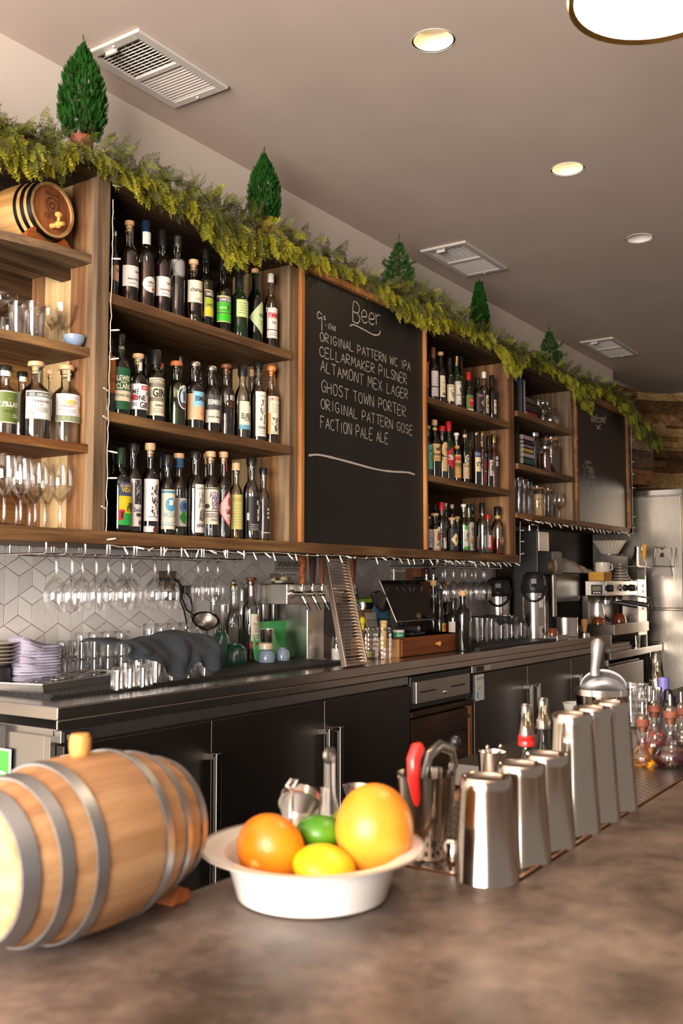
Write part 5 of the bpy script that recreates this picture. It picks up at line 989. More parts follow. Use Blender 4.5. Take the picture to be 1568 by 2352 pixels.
# rounded end unit: big goblets on the ledge
first = None
for k, (px, Y, lab) in enumerate([(8, 2.225, 'tall wine glass cut by the picture edge on the rounded unit, standing in front'), (37, 2.36, 'tall wine glass in the second rank, behind the front pair on the rounded unit'), (46, 2.235, 'large wine glass in the middle of the front rank on the rounded unit'), (67, 2.44, 'wine glass against the back boards of the rounded unit'), (80, 2.29, 'wine glass fourth along from the picture edge on the rounded unit'), (102, 2.38, 'slim wine glass standing fifth along, set back on the rounded unit'), (137, 2.275, 'last wine glass next to the side boards of the rounded unit')]):
    p = at_y(px, 1210, Y); h = 1.605+.012*(k in (2,))-Z0
    if first is None:
        b = wine_mesh(.034, .11, .085, .031); first = single('wine_glass', b, GLS, (p[0], Y, Z0), lab, 'wine glass', 'wine glasses on the rounded unit'); 
    else: again(first, (p[0], Y, Z0), lab)
# mixed glasses on the shelf above
gg = 'cocktail glasses on the rounded unit'
def facet(b, r0, r1, h, n=10, t=.003, m=0):
    b.lathe([(r0*.95, 0), (r0, .003), (r1, h*.93), (r1*1.005, h)], n*2, capt=False, m=m, sm=False); b.lathe([(r0*.9, .012), (r1*.95, h)], 24, capt=False, capb=True, m=m)
p = at_y(5, 760, 2.30); b = MB(); b.lathe([(.028, 0), (.028, .002), (.006, .008), (.004, .02), (.004, .055), (.018, .066), (.036, .085), (.041, .105), (.040, .118)], 28, capt=False); single('coupe_glass', b, GLS, (p[0], 2.30, L2z), 'coupe glass cut by the picture edge, on the rounded shelf', 'cocktail glass', gg)
p = at_y(22, 760, 2.40); b = MB(); facet(b, .024, .027, .085); single('tumbler', b, glass('smoky_glass', (.45, .43, .42), .05), (p[0], 2.40, L2z), 'dark cut-glass tumbler set back between the coupe and the faceted glass', 'tumbler', gg)
p = at_y(44, 770, 2.27); b = MB(); facet(b, .0225, .0295, .098); single('tumbler', b, GLS, (p[0], 2.275, L2z), 'faceted tumbler standing alone on the rounded shelf', 'tumbler', gg)
p = at_y(83, 770, 2.27); b = MB(); facet(b, .024, .031, .078, 9); o = single('tumbler', b, GLS, (p[0], 2.28, L2z), 'lower of two nested faceted tumblers on the rounded shelf', 'tumbler', gg); b = MB(); facet(b, .0245, .034, .080, 9); single('tumbler', b, GLS, (p[0], 2.28, L2z+.032), 'upper of two nested faceted tumblers on the rounded shelf', 'tumbler', gg)
p = at_y(116, 770, 2.33); b = MB(); b.lathe([(.03, 0), (.03, .002), (.006, .008), (.004, .02), (.004, .062), (.02, .075), (.036, .10), (.037, .125)], 28, capt=False); single('coupe_glass', b, GLS, (p[0], 2.33, L2z), 'narrow stemmed glass behind the nested tumblers', 'cocktail glass', gg)
p = at_y(146, 780, 2.31); b = MB(); b.lathe([(.03, 0), (.03, .002), (.006, .008), (.0045, .02), (.0045, .068), (.022, .078), (.040, .098), (.047, .135), (.0475, .14)], 28, capt=False); single('coupe_glass', b, GLS, (p[0], 2.31, L2z), 'wide coupe glass, tallest on its rounded shelf, beside the blue bowl', 'cocktail glass', gg)
M_bluecer = mat('blue_grey_glaze', (.22, .30, .42), .15, var=.06, coat=.4)
def bowl_prof(r, h, t=.004): return [(r*.42, 0), (r*.46, .004), (r*.80, h*.35), (r*.97, h*.75), (r, h), (r-t, h), (r*.92-t, h*.72), (r*.74-t, h*.38), (r*.4, .008), (.0005, .007)]
p = at_y(177, 785, 2.235); b = MB(); b.lathe(bowl_prof(.033, .036), 32); single('bowl', b, M_bluecer, (p[0]-.003, 2.245, L2z), 'small blue-grey bowl next to the post on the rounded shelf', 'bowl')

# small oak barrel on its cradle, top rounded shelf
W_stave = wood('oak_staves', ['#845b32', '#ad8453', '#c29a67'], 0, bump=.2); W_head = wood('oak_head', ['#6d3a1a', '#8f522a', '#a86a3a'], 2, bump=.2); M_band = steel('black_hoop', (.07, .07, .075), .35, 1)
def barrel(name, label, loc, rz, Rm, Re, L, hoops, nst, mats, headm, bandm, tilt=0):
    """Lying barrel, axis along local x, resting at z = 0."""
    t = thing(name, label, 'barrel', loc, rz); M_ = Matrix.Translation((0, 0, Rm)) @ Matrix.Rotation(tilt, 4, 'Y') @ Matrix.Rotation(PI/2, 4, 'Y')
    prof = lambda s_: Re+(Rm-Re)*(1-s_*s_)
    b = MB(); n = nst*4; vs = []; K_ = 20
    for i in range(K_+1):
        s_ = -1+2*i/K_
        for k in range(n): a = 2*PI*k/n; rr = prof(s_)*(1-.012*(k % 4 == 0)); vs.append(tuple(M_ @ Vector((rr*math.cos(a), rr*math.sin(a), s_*L))))
    fs = [(i*n+k, i*n+(k+1) % n, (i+1)*n+(k+1) % n, (i+1)*n+k) for i in range(K_) for k in range(n)]
    o0 = len(b.v); b.add(vs, fs, 0, True)
    rr = random.Random(nst); sm = [rr.randrange(len(mats)) for _ in range(nst)]
    for q, f in enumerate(b.f): b.m[q] = sm[((q % n)//4)]
    for sgn in (-1, 1):
        b.lathe([(Re, sgn*L), (Re*.90, sgn*L), (Re*.88, sgn*L*.95)], n, M=M_, capb=False, capt=False, sm=False)
    b.build('staves', mats, t)
    for sgn in (-1, 1): b = MB(); b.lathe([(.0005, sgn*L*.95), (Re*.885, sgn*L*.95)], 40, M=M_, capb=False, capt=False, sm=False); b.build('head', headm, t)
    for s0, w in hoops:
        b = MB(); b.lathe([(prof(s0-w)+.0004, (s0-w)*L), (prof(s0-w)+.0022, (s0-w)*L), (prof(s0)+.0022, s0*L), (prof(s0+w)+.0022, (s0+w)*L), (prof(s0+w)+.0004, (s0+w)*L)], 56, M=M_, capb=False, capt=False); b.build('hoop', bandm, t)
    return t, M_
W_stave2 = wood('oak_staves_dark', ['#8a5d30', '#b58850', '#cfa66c'], 0, bump=.2)
pb = at_y(92, 480, 2.315); zc_ = float(pb[2])
rzb = R(-88); 
t, M_ = barrel('oak_barrel', 'small oak barrel with black hoops and a wooden tap, lying on the top rounded shelf', (0, 0, 0), rzb, .093, .080, .118, [(-.93, .06), (-.72, .05), (-.50, .045), (.50, .045), (.72, .05), (.93, .06)], 14, [W_stave, W_stave2], W_head, M_band)
hc = at_y(122, 482, 2.245); ax = Vector((math.cos(rzb), math.sin(rzb), 0)); ctr = Vector(hc)-ax*.118
t.location = (ctr.x, ctr.y, ctr.z-.093)
zsh = L3z; zoff = zsh-t.location.z
b = MB(); MX = Matrix.Translation((.112*.95, 0, .085)) @ Matrix.Rotation(PI/2, 4, 'Y')
hx_ = .118*.953
def hp(y, z): return (hx_+.0008, y, .093+z)
text_flat(b, 'Q', hp(0, .004), (0, 1, 0), (0, 0, 1), .020, 0, align=1, bold=.02); 
for rr_ in (.021, .0225): b.tube([hp(rr_*math.cos(a*PI/12), .014+rr_*math.sin(a*PI/12)) for a in range(24)], .0006, 4, closed=True)
text_flat(b, 'EXCEPCION', hp(0, -.018), (0, 1, 0), (0, 0, 1), .0065, 0, align=1); text_flat(b, 'PUERTO RICO', hp(0, -.027), (0, 1, 0), (0, 0, 1), .0065, 0, align=1); text_flat(b, 'Domestic', hp(.0, .043), (0, 1, 0), (0, 0, 1), .009, 0, align=1)
b.build('branding', mat('burnt_mark', (.06, .025, .01), .8), t)
W_tap = wood('tap_wood', ['#a87a34', '#c99a4c', '#dcb468'], 0, bump=.1)
b = MB(); b.tube([(hx_-.002, 0, .045), (hx_+.05, 0, .043)], [.008, .006], 12); b.ball((hx_+.03, 0, .044), .0115, 14); b.tube([(hx_+.03, 0, .05), (hx_+.03, 0, .075)], [.005, .0045], 10); b.ball((hx_+.03, 0, .073), .009, 12, sy=1.5); b.build('tap', W_tap, t)
W_crad = wood('cradle_wood', ['#6d3412', '#8f4a1c', '#a85f2c'], 1, bump=.1)
for sx in (-.055, .086):
    b = MB(); w_ = .082; pts = [(sx, -w_, zoff), (sx, w_, zoff), (sx, w_, zoff+.02), (sx, w_*.6, .035)]+[(sx, .0925*math.sin(a), .093-.0925*math.cos(a)) for a in [R(q) for q in (32, 20, 8, 0, -8, -20, -32)]]+[(sx, -w_*.6, .035), (sx, -w_, zoff+.02)]
    b.prism(pts, (.02, 0, 0)); b.build('cradle', W_crad, t)

# ---------------------------------------------------------------- hanging racks and glasses
S_wire = steel('chrome_wire', (.75, .72, .70), .2, 1)
def rack(label, xs, y0, y1, zt, zb):
    t = thing('glass_rack', label, 'glass rack', (xs[0], y0, zb)); 
    for i, x_ in enumerate(xs):
        b = MB(); b.tube([(x_, y0, zt), (x_, y0, zb+.004), (x_, y0+.006, zb), (x_, y1, zb), (x_, y1, zt)], .0030, 6); loc_build(b, 'rail', S_wire, t)
    b = MB()
    for y_ in (y0+.03, (y0+y1)/2): b.tube([(xs[0], y_, zb-.0035), (xs[-1], y_, zb-.0045)], .0026, 6)
    loc_build(b, 'cross_wire', S_wire, t); return t
zr = 1.345
xs = []
for px in (106, 152, 196, 246, 252, 308, 314, 370, 377, 417, 463, 468, 518, 522, 560): xs.append(X(px, 1275, 2.21))
rack('chrome wire rack under the ledge holding the row of upturned wine glasses', xs, 2.21, 2.46, 1.376, zr)
g_h = 'wine glasses hanging from the first rack'
b = wine_mesh(.0365, .10, .068, .034)
src = None
hang = [(130, 2.27), (166, 2.25), (190, 2.40), (222, 2.26), (249, 2.41), (284, 2.26), (303, 2.40), (356, 2.34), (387, 2.27)]
for k, (px, Y) in enumerate(hang):
    p = at_y(px, 1278+.04*(px-130), Y); lab = '%s upturned wine glass from the corner, hanging on the first chrome rack' % ORD[k]; loc = (p[0], Y, zr-.0005)
    if src is None: src = single('wine_glass', b, GLS, loc, lab, 'wine glass', g_h, rot=(PI, 0, 0))
    else: again(src, loc, lab)
b = wine_mesh(.025, .085, .062, .028); src = None
for k, (px, Y) in enumerate([(455, 2.40), (477, 2.40), (500, 2.39)]):
    p = at_y(px, 1295, Y); lab = '%s of three small upturned wine glasses by the liquor bottles' % ORD[k]; loc = (p[0], Y, zr-.0005)
    if src is None: src = single('wine_glass', b, GLS, loc, lab, 'wine glass', 'small wine glasses at the end of the first rack', rot=(PI, 0, 0))
    else: again(src, loc, lab)
xs = [X(px, 1305, 2.21) for px in (1003, 1023, 1046, 1066, 1083, 1103, 1122, 1142, 1164)]
rack('second chrome wire rack of upturned wine glasses, under the narrow bay', xs, 2.21, 2.47, 1.376, zr)
b = wine_mesh(.037, .10, .075, .034); src = None
for k, (px, Y) in enumerate([(1016, 2.36), (1022, 2.25), (1041, 2.27), (1060, 2.38), (1068, 2.26), (1083, 2.40), (1092, 2.28), (1109, 2.27), (1113, 2.33)]):
    p = at_y(px, 1306, Y); lab = '%s upturned wine glass on the second rack, counted from the black beer taps' % ORD[k]; loc = (p[0], Y, zr-.0005)
    if src is None: src = single('wine_glass', b, GLS, loc, lab, 'wine glass', 'wine glasses hanging from the second rack', rot=(PI, 0, 0))
    else: again(src, loc, lab)

# ---------------------------------------------------------------- book bay contents
def book(px, py0, py1, z, Y, th, dep, h, col, label, flat=False, txt=None):
    p = at_y(px, (py0+py1)/2, Y); cm = mat('book_'+col.strip('#'), col, .5, var=.05); pg = mat('book_pages', (.55, .5, .42), .8, var=.1, scale=300, stretch=(1, 1, 4))
    t = thing('book', label, 'book', (p[0], Y, z), group='cookbooks in the raised bay')
    if not flat:
        b = MB(); b.box(-th/2, th/2, 0, dep, 0, .003); b.box(-th/2, -th/2+.003, 0, dep, 0, h); b.box(th/2-.003, th/2, 0, dep, 0, h); b.box(-th/2, th/2, 0, .003, 0, h)
        if txt: text_flat(b, txt, (th*.22, 0, h*.2), (0, 0, 1), (-1, 0, 0), th*.45, 1, width=h*.6)
        b.build('cover', [cm, mat('book_lettering', (.6, .58, .52), .5)], t); b = MB(); b.box(-th/2+.003, th/2-.003, .003, dep-.004, .003, h-.004); b.build('pages', pg, t)
    else:
        b = MB(); b.box(-h/2, h/2, 0, dep, 0, .003); b.box(-h/2, h/2, 0, dep, th-.003, th); b.box(-h/2, h/2, 0, .003, 0, th)
        if txt: text_flat(b, txt, (0, 0, th*.28), (1, 0, 0), (0, 0, 1), th*.45, 1, align=1, width=h*.6)
        b.build('cover', [cm, mat('book_lettering', (.6, .58, .52), .5)], t); b = MB(); b.box(-h/2+.004, h/2-.004, .003, dep-.004, .003, th-.003); b.build('pages', pg, t)
zt2, zt1 = 2.222, 1.926
for px, th, h, col, lab, tx in [(1188, .022, .24, '#2a2420', 'black upright book against the bay side, top book shelf', None), (1192, .02, .17, '#8a4a2c', 'short rust-coloured upright book, top book shelf', None), (1196, .03, .235, '#3a7ea3', 'tall sky-blue upright book, top book shelf', None), (1200.5, .018, .22, '#5a2440', 'thin plum upright book between the blue and the white one', None), (1204, .028, .215, '#b5a8a0', 'white upright book with red spine lettering, top book shelf', 'KITCHEN')]:
    book(px, 900, 900, zt2, 2.24, th, .16, h, col, lab, txt=tx)
zc0 = zt2
for px, th, h, col, lab in [(1222, .042, .15, '#9c2018', 'bright red book, bottom of the flat pile on the top book shelf'), (1220, .048, .15, '#1a1716', 'black book lying on the red one'), (1218, .035, .14, '#4a4644', 'grey book on top of the black and red ones')]:
    book(px, 945, 945, zc0, 2.24, th, .12, h, col, lab, True); zc0 += th+.0005
for px, col, h, lab in [(1187, '#3a2a22', .19, 'dark brown upright book beside the jars'), (1190.5, '#14110f', .24, 'black upright book beside the flat pile of books')]: book(px, 1030, 1030, zt1, 2.24, .02, .16, h, col, lab)
zc0 = zt1
for th, h, col, lab, tx in [(.026, .17, '#4a443e', 'grey book at the very bottom of the flat pile by the jars', None), (.038, .155, '#0f4a45', 'teal book, second from the bottom of the pile by the jars', None), (.028, .155, '#a8a098', 'white book above the teal one', 'THE BAR'), (.028, .15, '#b0893c', 'mustard yellow book in the pile by the jars', 'DRINKS'), (.022, .14, '#7a6a86', 'lavender book above the mustard one', None), (.022, .15, '#20283f', 'navy book near the top of the pile by the jars', None), (.03, .16, '#b08a90', 'pink book on top of the pile by the jars', 'BLACK & WHITE')]:
    book(1214, 1030, 1030, zc0, 2.25, th, .13, h, col, lab, True, tx); zc0 += th+.0005
M_dkj = mat('dark_syrup', (.020, .006, .004), .12, var=.3, coat=.3); M_amj = mat('amber_syrup', (.06, .016, .005), .12, var=.3, coat=.3)
def jar(px, pyt, pyb, w, Y, z, label, content=None, lid='clip', grp=None, fill=.8, name='jar'):
    p = at_y(px, (pyt+pyb)/2, Y); h = ht(px, pyt, Y)-z; r = wpx(w, p)
    t = thing(name, label, 'jar', (p[0], Y, z), group=grp)
    b = MB(); b.lathe([(r*.92, 0), (r, .006), (r, h*.76), (r*.93, h*.82), (r*.78, h*.87), (r*.78, h*.93)], 28, capt=False); b.build('glass', GLS, t)
    if content: b = MB(); b.lathe([(r*.88, .005), (r*.95, .01), (r*.95, h*fill), (.0005, h*fill)], 24); b.build('contents', content, t)
    b = MB(); b.lathe([(r*.80, h*.90), (r*.84, h*.93), (r*.84, h*.985), (r*.7, h), (.0005, h)], 28); b.build('lid', GLS if lid == 'clip' else steel('lid_steel', (.6, .58, .55), .3), t)
    if lid == 'clip':
        b = MB(); b.lathe([(r*.80, h*.905), (r*.86, h*.905), (r*.86, h*.93), (r*.80, h*.93)], 28, capb=False, capt=False); b.build('rubber_ring', mat('orange_rubber', (.55, .19, .05), .6), t)
        b = MB(); b.tube([(r*.86, 0, h*.95), (r*1.1, 0, h*.9), (r*1.05, 0, h*.72), (r*.94, 0, h*.74)], .002, 6); b.build('clasp', S_wire, t)
    return t
jg = 'jars in the raised bay'
jar(1227, 994, 1076, 24, 2.30, zt1, 'tall steel-lidded jar of near-black syrup beside the flat books', M_dkj, 'steel', jg, .78)
jar(1266, 1003, 1085, 38, 2.275, zt1, 'largest clip-top jar of dark red syrup, orange rubber ring', M_amj, 'clip', jg, .74)
jar(1252, 1026, 1083, 24, 2.225, zt1, 'small jar of dark red syrup in front of the largest clip-top jar', M_amj, 'steel', jg, .74)
jar(1293, 1032, 1086, 19, 2.30, zt1, 'narrow jar with an orange ring at the end of the jar row', mat('dried_herbs', (.10, .09, .05), .8, var=.5, scale=90), 'clip', jg, .8)
jar(1234, 1116, 1184, 32, 2.26, 1.65, 'clip-top jar filled with corks on the lowest shelf of the raised bay', mat('cork_pieces', (.45, .30, .14), .8, var=.5, scale=60), 'clip', jg, .72)
jar(1259, 1120, 1186, 22, 2.30, 1.65, 'empty clip-top jar next to the cork-filled one', None, 'clip', jg)
p0 = None
for k, (px, Y) in enumerate([(1191, 2.24), (1203, 2.26), (1214, 2.29)]):
    p = at_y(px, 1170, Y); lab = '%s tall milk-bottle glass from the bay side, lowest shelf of the raised bay' % ORD[k]
    b = MB(); b.lathe([(.034, 0), (.036, .006), (.036, .12), (.028, .16), (.024, .19), (.027, .21)], 24, capt=False)
    p0 = single('bottle_glass', b, GLS, (p[0], Y, 1.65), lab, 'glass', 'tall glasses in the raised bay') if p0 is None else again(p0, (p[0], Y, 1.65), lab)
p = at_y(1284, 1180, 2.26); b = wine_mesh(.036, .10, .075, .03); single('wine_glass', b, GLS, (p[0], 2.26, 1.65), 'single upright wine glass on the lowest shelf of the raised bay', 'wine glass')
p = at_y(1247, 970, 2.235); b = wine_mesh(.036, .06, .09, .03); single('wine_glass', b, GLS, (p[0], 2.235, zt2), 'stemmed glass in front of the flat books, top book shelf', 'wine glass')
p = at_y(1267, 970, 2.27); b = MB(); b.lathe([(.04, 0), (.05, .01), (.062, .05), (.055, .09), (.036, .115), (.036, .125), (.044, .135)], 28, capt=False); b.tube([(.058, 0, .10), (.085, 0, .09), (.085, 0, .05), (.062, 0, .045)], .005, 8); single('carafe', b, GLS, (p[0], 2.28, zt2), 'round glass carafe at the end of the top book shelf', 'carafe')

# ================================================================ ON THE BACK COUNTER
# ribbed black bar mat
q = at_z(73, 1603, CT); mx0, my0 = float(q[0]), float(q[1]); mx1 = float(at_z(690, 1519, CT)[0]); my0 = 2.178
def barmat(label, x0, x1, y0, y1):
    t = thing('bar_mat', label, 'bar mat', (x0, y0, CT))
    b = MB(); b.box(x0, x1, y0+.006, y1, CT, CT+.006); loc_build(b, 'base', M_rubber, t)
    b = MB(); n = int((x1-x0)/.0155)
    for k in range(n): xx = x0+(x1-x0)*(k+.5)/n; b.box(xx-.0052, xx+.0052, y0, y1, CT+.006, CT+.012)
    n = int((y1-y0)/.03)
    for k in range(n): yy = y0+(y1-y0)*(k+.5)/n; b.box(x0, x1, yy-.004, yy+.004, CT+.006, CT+.0105)
    loc_build(b, 'ribs', M_rubber, t); return t
barmat('long ribbed black rubber mat under the upturned tumblers and bowls', mx0, mx1, my0, 2.52)
barmat('ribbed black rubber mat under the pint glasses and pump flasks', X(1086, 1480, 2.1), X(1262, 1470, 2.1), 2.062, 2.45)
MZ = CT+.012
# baking tray with cutlery
S_alu = steel('tray_aluminium', (.72, .69, .66), .42, 0)
TR = R(13); tA = Vector((1.845, 2.262, MZ)); tL, tD = .455, .215; tu = Vector((math.cos(TR), math.sin(TR), 0)); tv = Vector((-tu.y, tu.x, 0)); hw, hd = tL/2, tD/2
tc_ = tA+tu*hw+tv*hd; tx0, ty0, tx1, ty1 = tA.x, tA.y, 0, 0
t = thing('baking_tray', 'rimmed aluminium baking tray of cutlery on the ribbed mat', 'tray', tc_, TR)
def ontray(a, c, z=.004): return tuple(tA+tu*a+tv*c+Vector((0, 0, z)))
b = MB(); b.box(-hw+.006, hw-.006, -hd+.006, hd-.006, 0, .002)
for k in range(2):
    s_ = 1 if k else -1
    b.prism([(-hw, s_*hd, .020), (-hw+.006, s_*(hd-.006), 0), (-hw+.006, s_*(hd-.008), .002), (-hw, s_*(hd-.003), .020)], (2*hw, 0, 0)); b.prism([(s_*hw, -hd, .020), (s_*(hw-.006), -hd, 0), (s_*(hw-.008), -hd, .002), (s_*(hw-.003), -hd, .020)], (0, 2*hd, 0))
b.build('pan', S_alu, t)
b = MB(); b.tube([(-hw, -hd, .021), (hw, -hd, .021), (hw, hd, .021), (-hw, hd, .021)], .0032, 8, closed=True); b.build('rim', S_alu, t)
S_cut = steel('cutlery_steel', (.72, .70, .70), .18, 0)
def spoon_mesh(L=.17, dark=False):
    b = MB(); b.tube([(0, 0, .002), (L*.35, 0, .0025), (L*.68, 0, .005), (L*.74, 0, .004)], [.0052, .0036, .0026, .004], 8, flat=.35)
    b.ball((L*.86, 0, .004), L*.14, 12, sx=1, sy=.62, sz=.22); return b
def fork_mesh(L=.17):
    b = MB(); b.tube([(0, 0, .002), (L*.35, 0, .0025), (L*.66, 0, .005)], [.0052, .0036, .003], 8, flat=.35); b.box(L*.66, L*.78, -.009, .009, .003, .0055)
    for k in range(4): b.box(L*.78, L, -.009+.0052*k, -.0068+.0052*k, .003, .005)
    return b
base_f = single('fork', fork_mesh(), S_cut, ontray(.03, .02, .010), 'nearest fork to the tray corner', 'fork', 'forks on the baking tray', rot=(0, 0, TR+R(8)))
for k in range(1, 9): again(base_f, ontray(.024+.004*k, .028+.009*k, .010+.007*(k % 3)), '%s fork from the tray corner, lying in the cutlery heap' % ORD[k], (0, 0, TR+R(8+7*math.sin(k*2.1))))
base_s = single('spoon', spoon_mesh(), S_cut, ontray(.225, .010, .016), 'spoon nearest the front rim, bowl at the far end of the tray', 'spoon', 'spoons on the baking tray', rot=(0, 0, TR+R(3)))
for k in range(1, 9): again(base_s, ontray(.222+.003*k, .018+.019*k, .016+.004*(k % 2)), '%s spoon from the front rim of the tray' % ORD[k], (0, 0, TR+R(3+4*math.sin(k*1.7))))
# folded napkins
M_nap = mat('lavender_linen', (.36, .33, .43), .85, var=.10, scale=180, bump=.2)
ny = 2.452; nx = float(at_y(80, 1530, ny)[0]); NZ = MZ+.006
for k in range(13):
    rg = random.Random(k); b = MB(); z0 = 0; w, d = .088, .058; th = .0088
    def nf(u, v, rg=rg, w=w, d=d, k=k):
        a = u*2*PI; sq = 1/max(abs(math.cos(a)), abs(math.sin(a)))**.8; return (w*math.cos(a)*sq*.82, d*math.sin(a)*sq*.82+.004*math.sin(3*a+k), 0)
    n = 28; ring = [nf(i/n, 0) for i in range(n)]; prof = [(.92, 0), (1, .0018), (1.0, .0036), (.97, .0044), (1.0, .0052), (1.0, .0072), (.9, .0086)]
    vs = []; fs = []
    for s_, z in prof: vs += [(p[0]*s_, p[1]*s_, z+(.034*(-p[0]/w)**1.3*((k+2)/13) if p[0] < 0 else 0)*(z/.0086)) for p in ring]
    for i in range(len(prof)-1): fs += [(i*n+j, i*n+(j+1) % n, (i+1)*n+(j+1) % n, (i+1)*n+j) for j in range(n)]
    fs += [tuple(reversed(range(n))), tuple(range((len(prof)-1)*n, len(prof)*n))]; b.add(vs, fs, 0, True)
    lab = 'bottom napkin of the folded lavender-grey stack' if k == 0 else ('top napkin of the folded lavender-grey stack' if k == 12 else 'folded lavender-grey napkin, %s from the bottom of the stack' % ORD[k])
    single('napkin', b, M_nap, (nx+rg.uniform(-.006, .006), ny+rg.uniform(-.004, .004), NZ+.0088*k), lab, 'napkin', 'folded napkins by the tray', rot=(0, 0, R(rg.uniform(-9, 9)-8)))
# plates peeping in at the picture edge
M_plate = mat('stoneware', (.36, .31, .26), .3, var=.06)
px_, py_ = float(at_y(-22, 1500, 2.50)[0]), 2.50; 
for k in range(6):
    b = MB(); b.lathe([(.05, 0), (.055, .004), (.085, .012), (.0855, .0145), (.05, .006), (.0005, .005)], 36); single('side_plate', b, M_plate, (px_, py_, MZ+.065+.011*k), ('bottom', 'second', 'third', 'fourth', 'fifth', 'top')[k]+' stoneware plate of the small pile at the picture edge', 'plate', 'stoneware plates')
b = MB(); b.lathe([(.05, 0), (.06, .01), (.06, .058), (.05, .065)], 28); single('plate_stand', b, mat('stand_black', (.02, .02, .02), .5), (px_, py_, MZ), 'round dark stand holding the pile of stoneware plates', 'stand')
# upturned tumblers
def tumbler_up(r0, r1, h, n=10):
    """Upside down: mouth (r1) on the mat, thick base (r0) on top."""
    b = MB(); b.lathe([(r1, 0), (r1*.985, h*.2), (r0*1.03, h*.86), (r0, h-.003), (r0*.9, h)], n*2, capb=False, sm=False); b.lathe([(r1*.93, .002), (r0*.9, h-.016), (.0005, h-.014)], 24, capb=False); return b
def tumbler_row(label, pts, r0, r1, h, Y, z, grp, n=10):
    src = None
    for k, px in enumerate(pts):
        p = at_y(px, 1530, Y if not callable(Y) else Y(k)); yy = Y if not callable(Y) else Y(k); lab = ORD[k]+' '+label
        if src is None: src = single('tumbler', tumbler_up(r0, r1, h, n), GLS, (p[0], yy, z), lab, 'tumbler', grp)
        else: again(src, (p[0], yy, z), lab)
ga = 'upturned tumblers on the ribbed mat'
tumbler_row('low upturned tumbler in the front row, counted from the tray', [274, 303, 332], .0235, .0265, .064, lambda k: 2.135+.01*(k % 2), MZ, ga)
tumbler_row('low upturned tumbler in the second row, right behind the front three', [292, 322], .0235, .0265, .064, 2.305, MZ, ga)
tumbler_row('low upturned tumbler in the rank behind the tray, counted from the napkins', [160, 189, 219, 250, 281], .0235, .0265, .064, 2.508, MZ, ga)
tumbler_row('tall faceted tumbler stacked on the rank behind the tray, counted from the napkins', [189, 219, 250, 281], .026, .0285, .082, 2.508, MZ+.0645, ga, 8)
tumbler_row('low upturned tumbler against the tiles, counted from the napkins', [146, 174, 203, 232], .0235, .0262, .064, 2.572, MZ, ga)
tumbler_row('low tumbler stacked on the rank against the tiles, counted from the napkins', [146, 174, 203], .0235, .0262, .055, 2.572, MZ+.0645, ga)
gb = 'tall tumblers around the dark towel'
tumbler_row('tall ribbed tumbler at the back by the wall, counted from the napkins', [345, 372, 400, 428, 455], .0275, .0305, .168, 2.455, MZ, gb, 12)
tumbler_row('tall ribbed tumbler under the dark towel, counted from the napkins', [318, 350, 384, 418, 452], .0275, .0305, .105, 2.36, MZ, gb, 12)
tumbler_row('tumbler peeping out beneath the front hem of the dark towel', [362, 398, 436, 472], .0275, .0315, .085, lambda k: 2.20+.006*k, MZ, gb, 12)
# dark towel draped over them
M_tow = mat('navy_towel', (.020, .026, .036), .95, var=.25, scale=220, bump=.5)
hem = [(305, 1500), (318, 1512), (340, 1512), (365, 1522), (392, 1545), (412, 1555), (428, 1556), (448, 1530), (462, 1518), (478, 1535), (495, 1545), (512, 1532)]
hxs = [float(at_y(u, v, 2.15)[0]) for u, v in hem]; hzs = [max(MZ+.006, float(at_y(u, v, 2.15)[2])) for u, v in hem]
rt = [(300, 1470), (330, 1466), (365, 1458), (400, 1455), (450, 1456), (490, 1457), (512, 1468)]; rxs = [float(at_y(u, v, 2.33)[0]) for u, v in rt]; rzs = [float(at_y(u, v, 2.33)[2]) for u, v in rt]
tx_a, tx_b = hxs[0], hxs[-1]
def towel(u, v):
    x = tx_a+(tx_b-tx_a)*u; zt_ = max(MZ+.109, float(np.interp(x+.03, rxs, rzs)))+.005*math.sin(u*9)+.003*math.sin(u*23); zh = float(np.interp(x, hxs, hzs))
    if v < .45: f = v/.45; return (x+.03*(1-f), 2.42-.20*f, zt_+.006*math.sin(f*5+u*7)-.006*(1-f))
    f = (v-.45)/.55; wv = .010*math.sin(u*17+1)*f+.006*math.sin(u*31)*f
    return (x-.012*f, 2.22-.055*math.sin(min(1, f*1.4)*PI/2)+wv-.013*abs(math.sin(u*7.5+f*2.2))*f**.6-.007*abs(math.sin(u*15-f*3)), zt_+(zh-zt_)*f**1.15+.004*math.sin(u*12+f*4))
b = MB(); b.grid(towel, 44, 26); o = single('towel', b, M_tow, (0, 0, 0), 'dark navy towel draped over the tall tumblers', 'towel', subsurf=1); md = o.modifiers.new('s', 'SOLIDIFY'); md.thickness = .004
# strainer, bottles, shakers
x_, y_ = float(at_y(472, 1425, 2.43)[0]), 2.43; z_ = ht(472, 1446, 2.43)
t = thing('strainer', 'round steel strainer resting on the tall tumblers beside the towel', 'strainer', (x_, y_, MZ+.126)); Mt = Matrix.Translation((0, 0, .045)) @ Matrix.Rotation(R(-24), 4, 'Y') @ Matrix.Rotation(R(28), 4, 'X')
b = MB(); b.lathe([(.0005, -.034), (.022, -.030), (.038, -.015), (.044, 0)], 28, M=Mt, capt=False, capb=False); b.build('mesh_bowl', mat('strainer_mesh', (.32, .29, .27), .4, 1, var=.5, scale=600), t)
b = MB(); b.lathe([(.043, -.004), (.051, 0), (.052, .003), (.043, .003)], 32, M=Mt, capt=False, capb=False); b.tube([tuple(Mt @ Vector((-.05, 0, .001))), tuple(Mt @ Vector((-.10, .02, .003)))], .003, 6); b.build('rim', S_bright, t)
cB = (460, 1240, .2551)
def cb(*a, **k): return bottle(cB, *a[:3], a[3], MZ, a[4], **k)
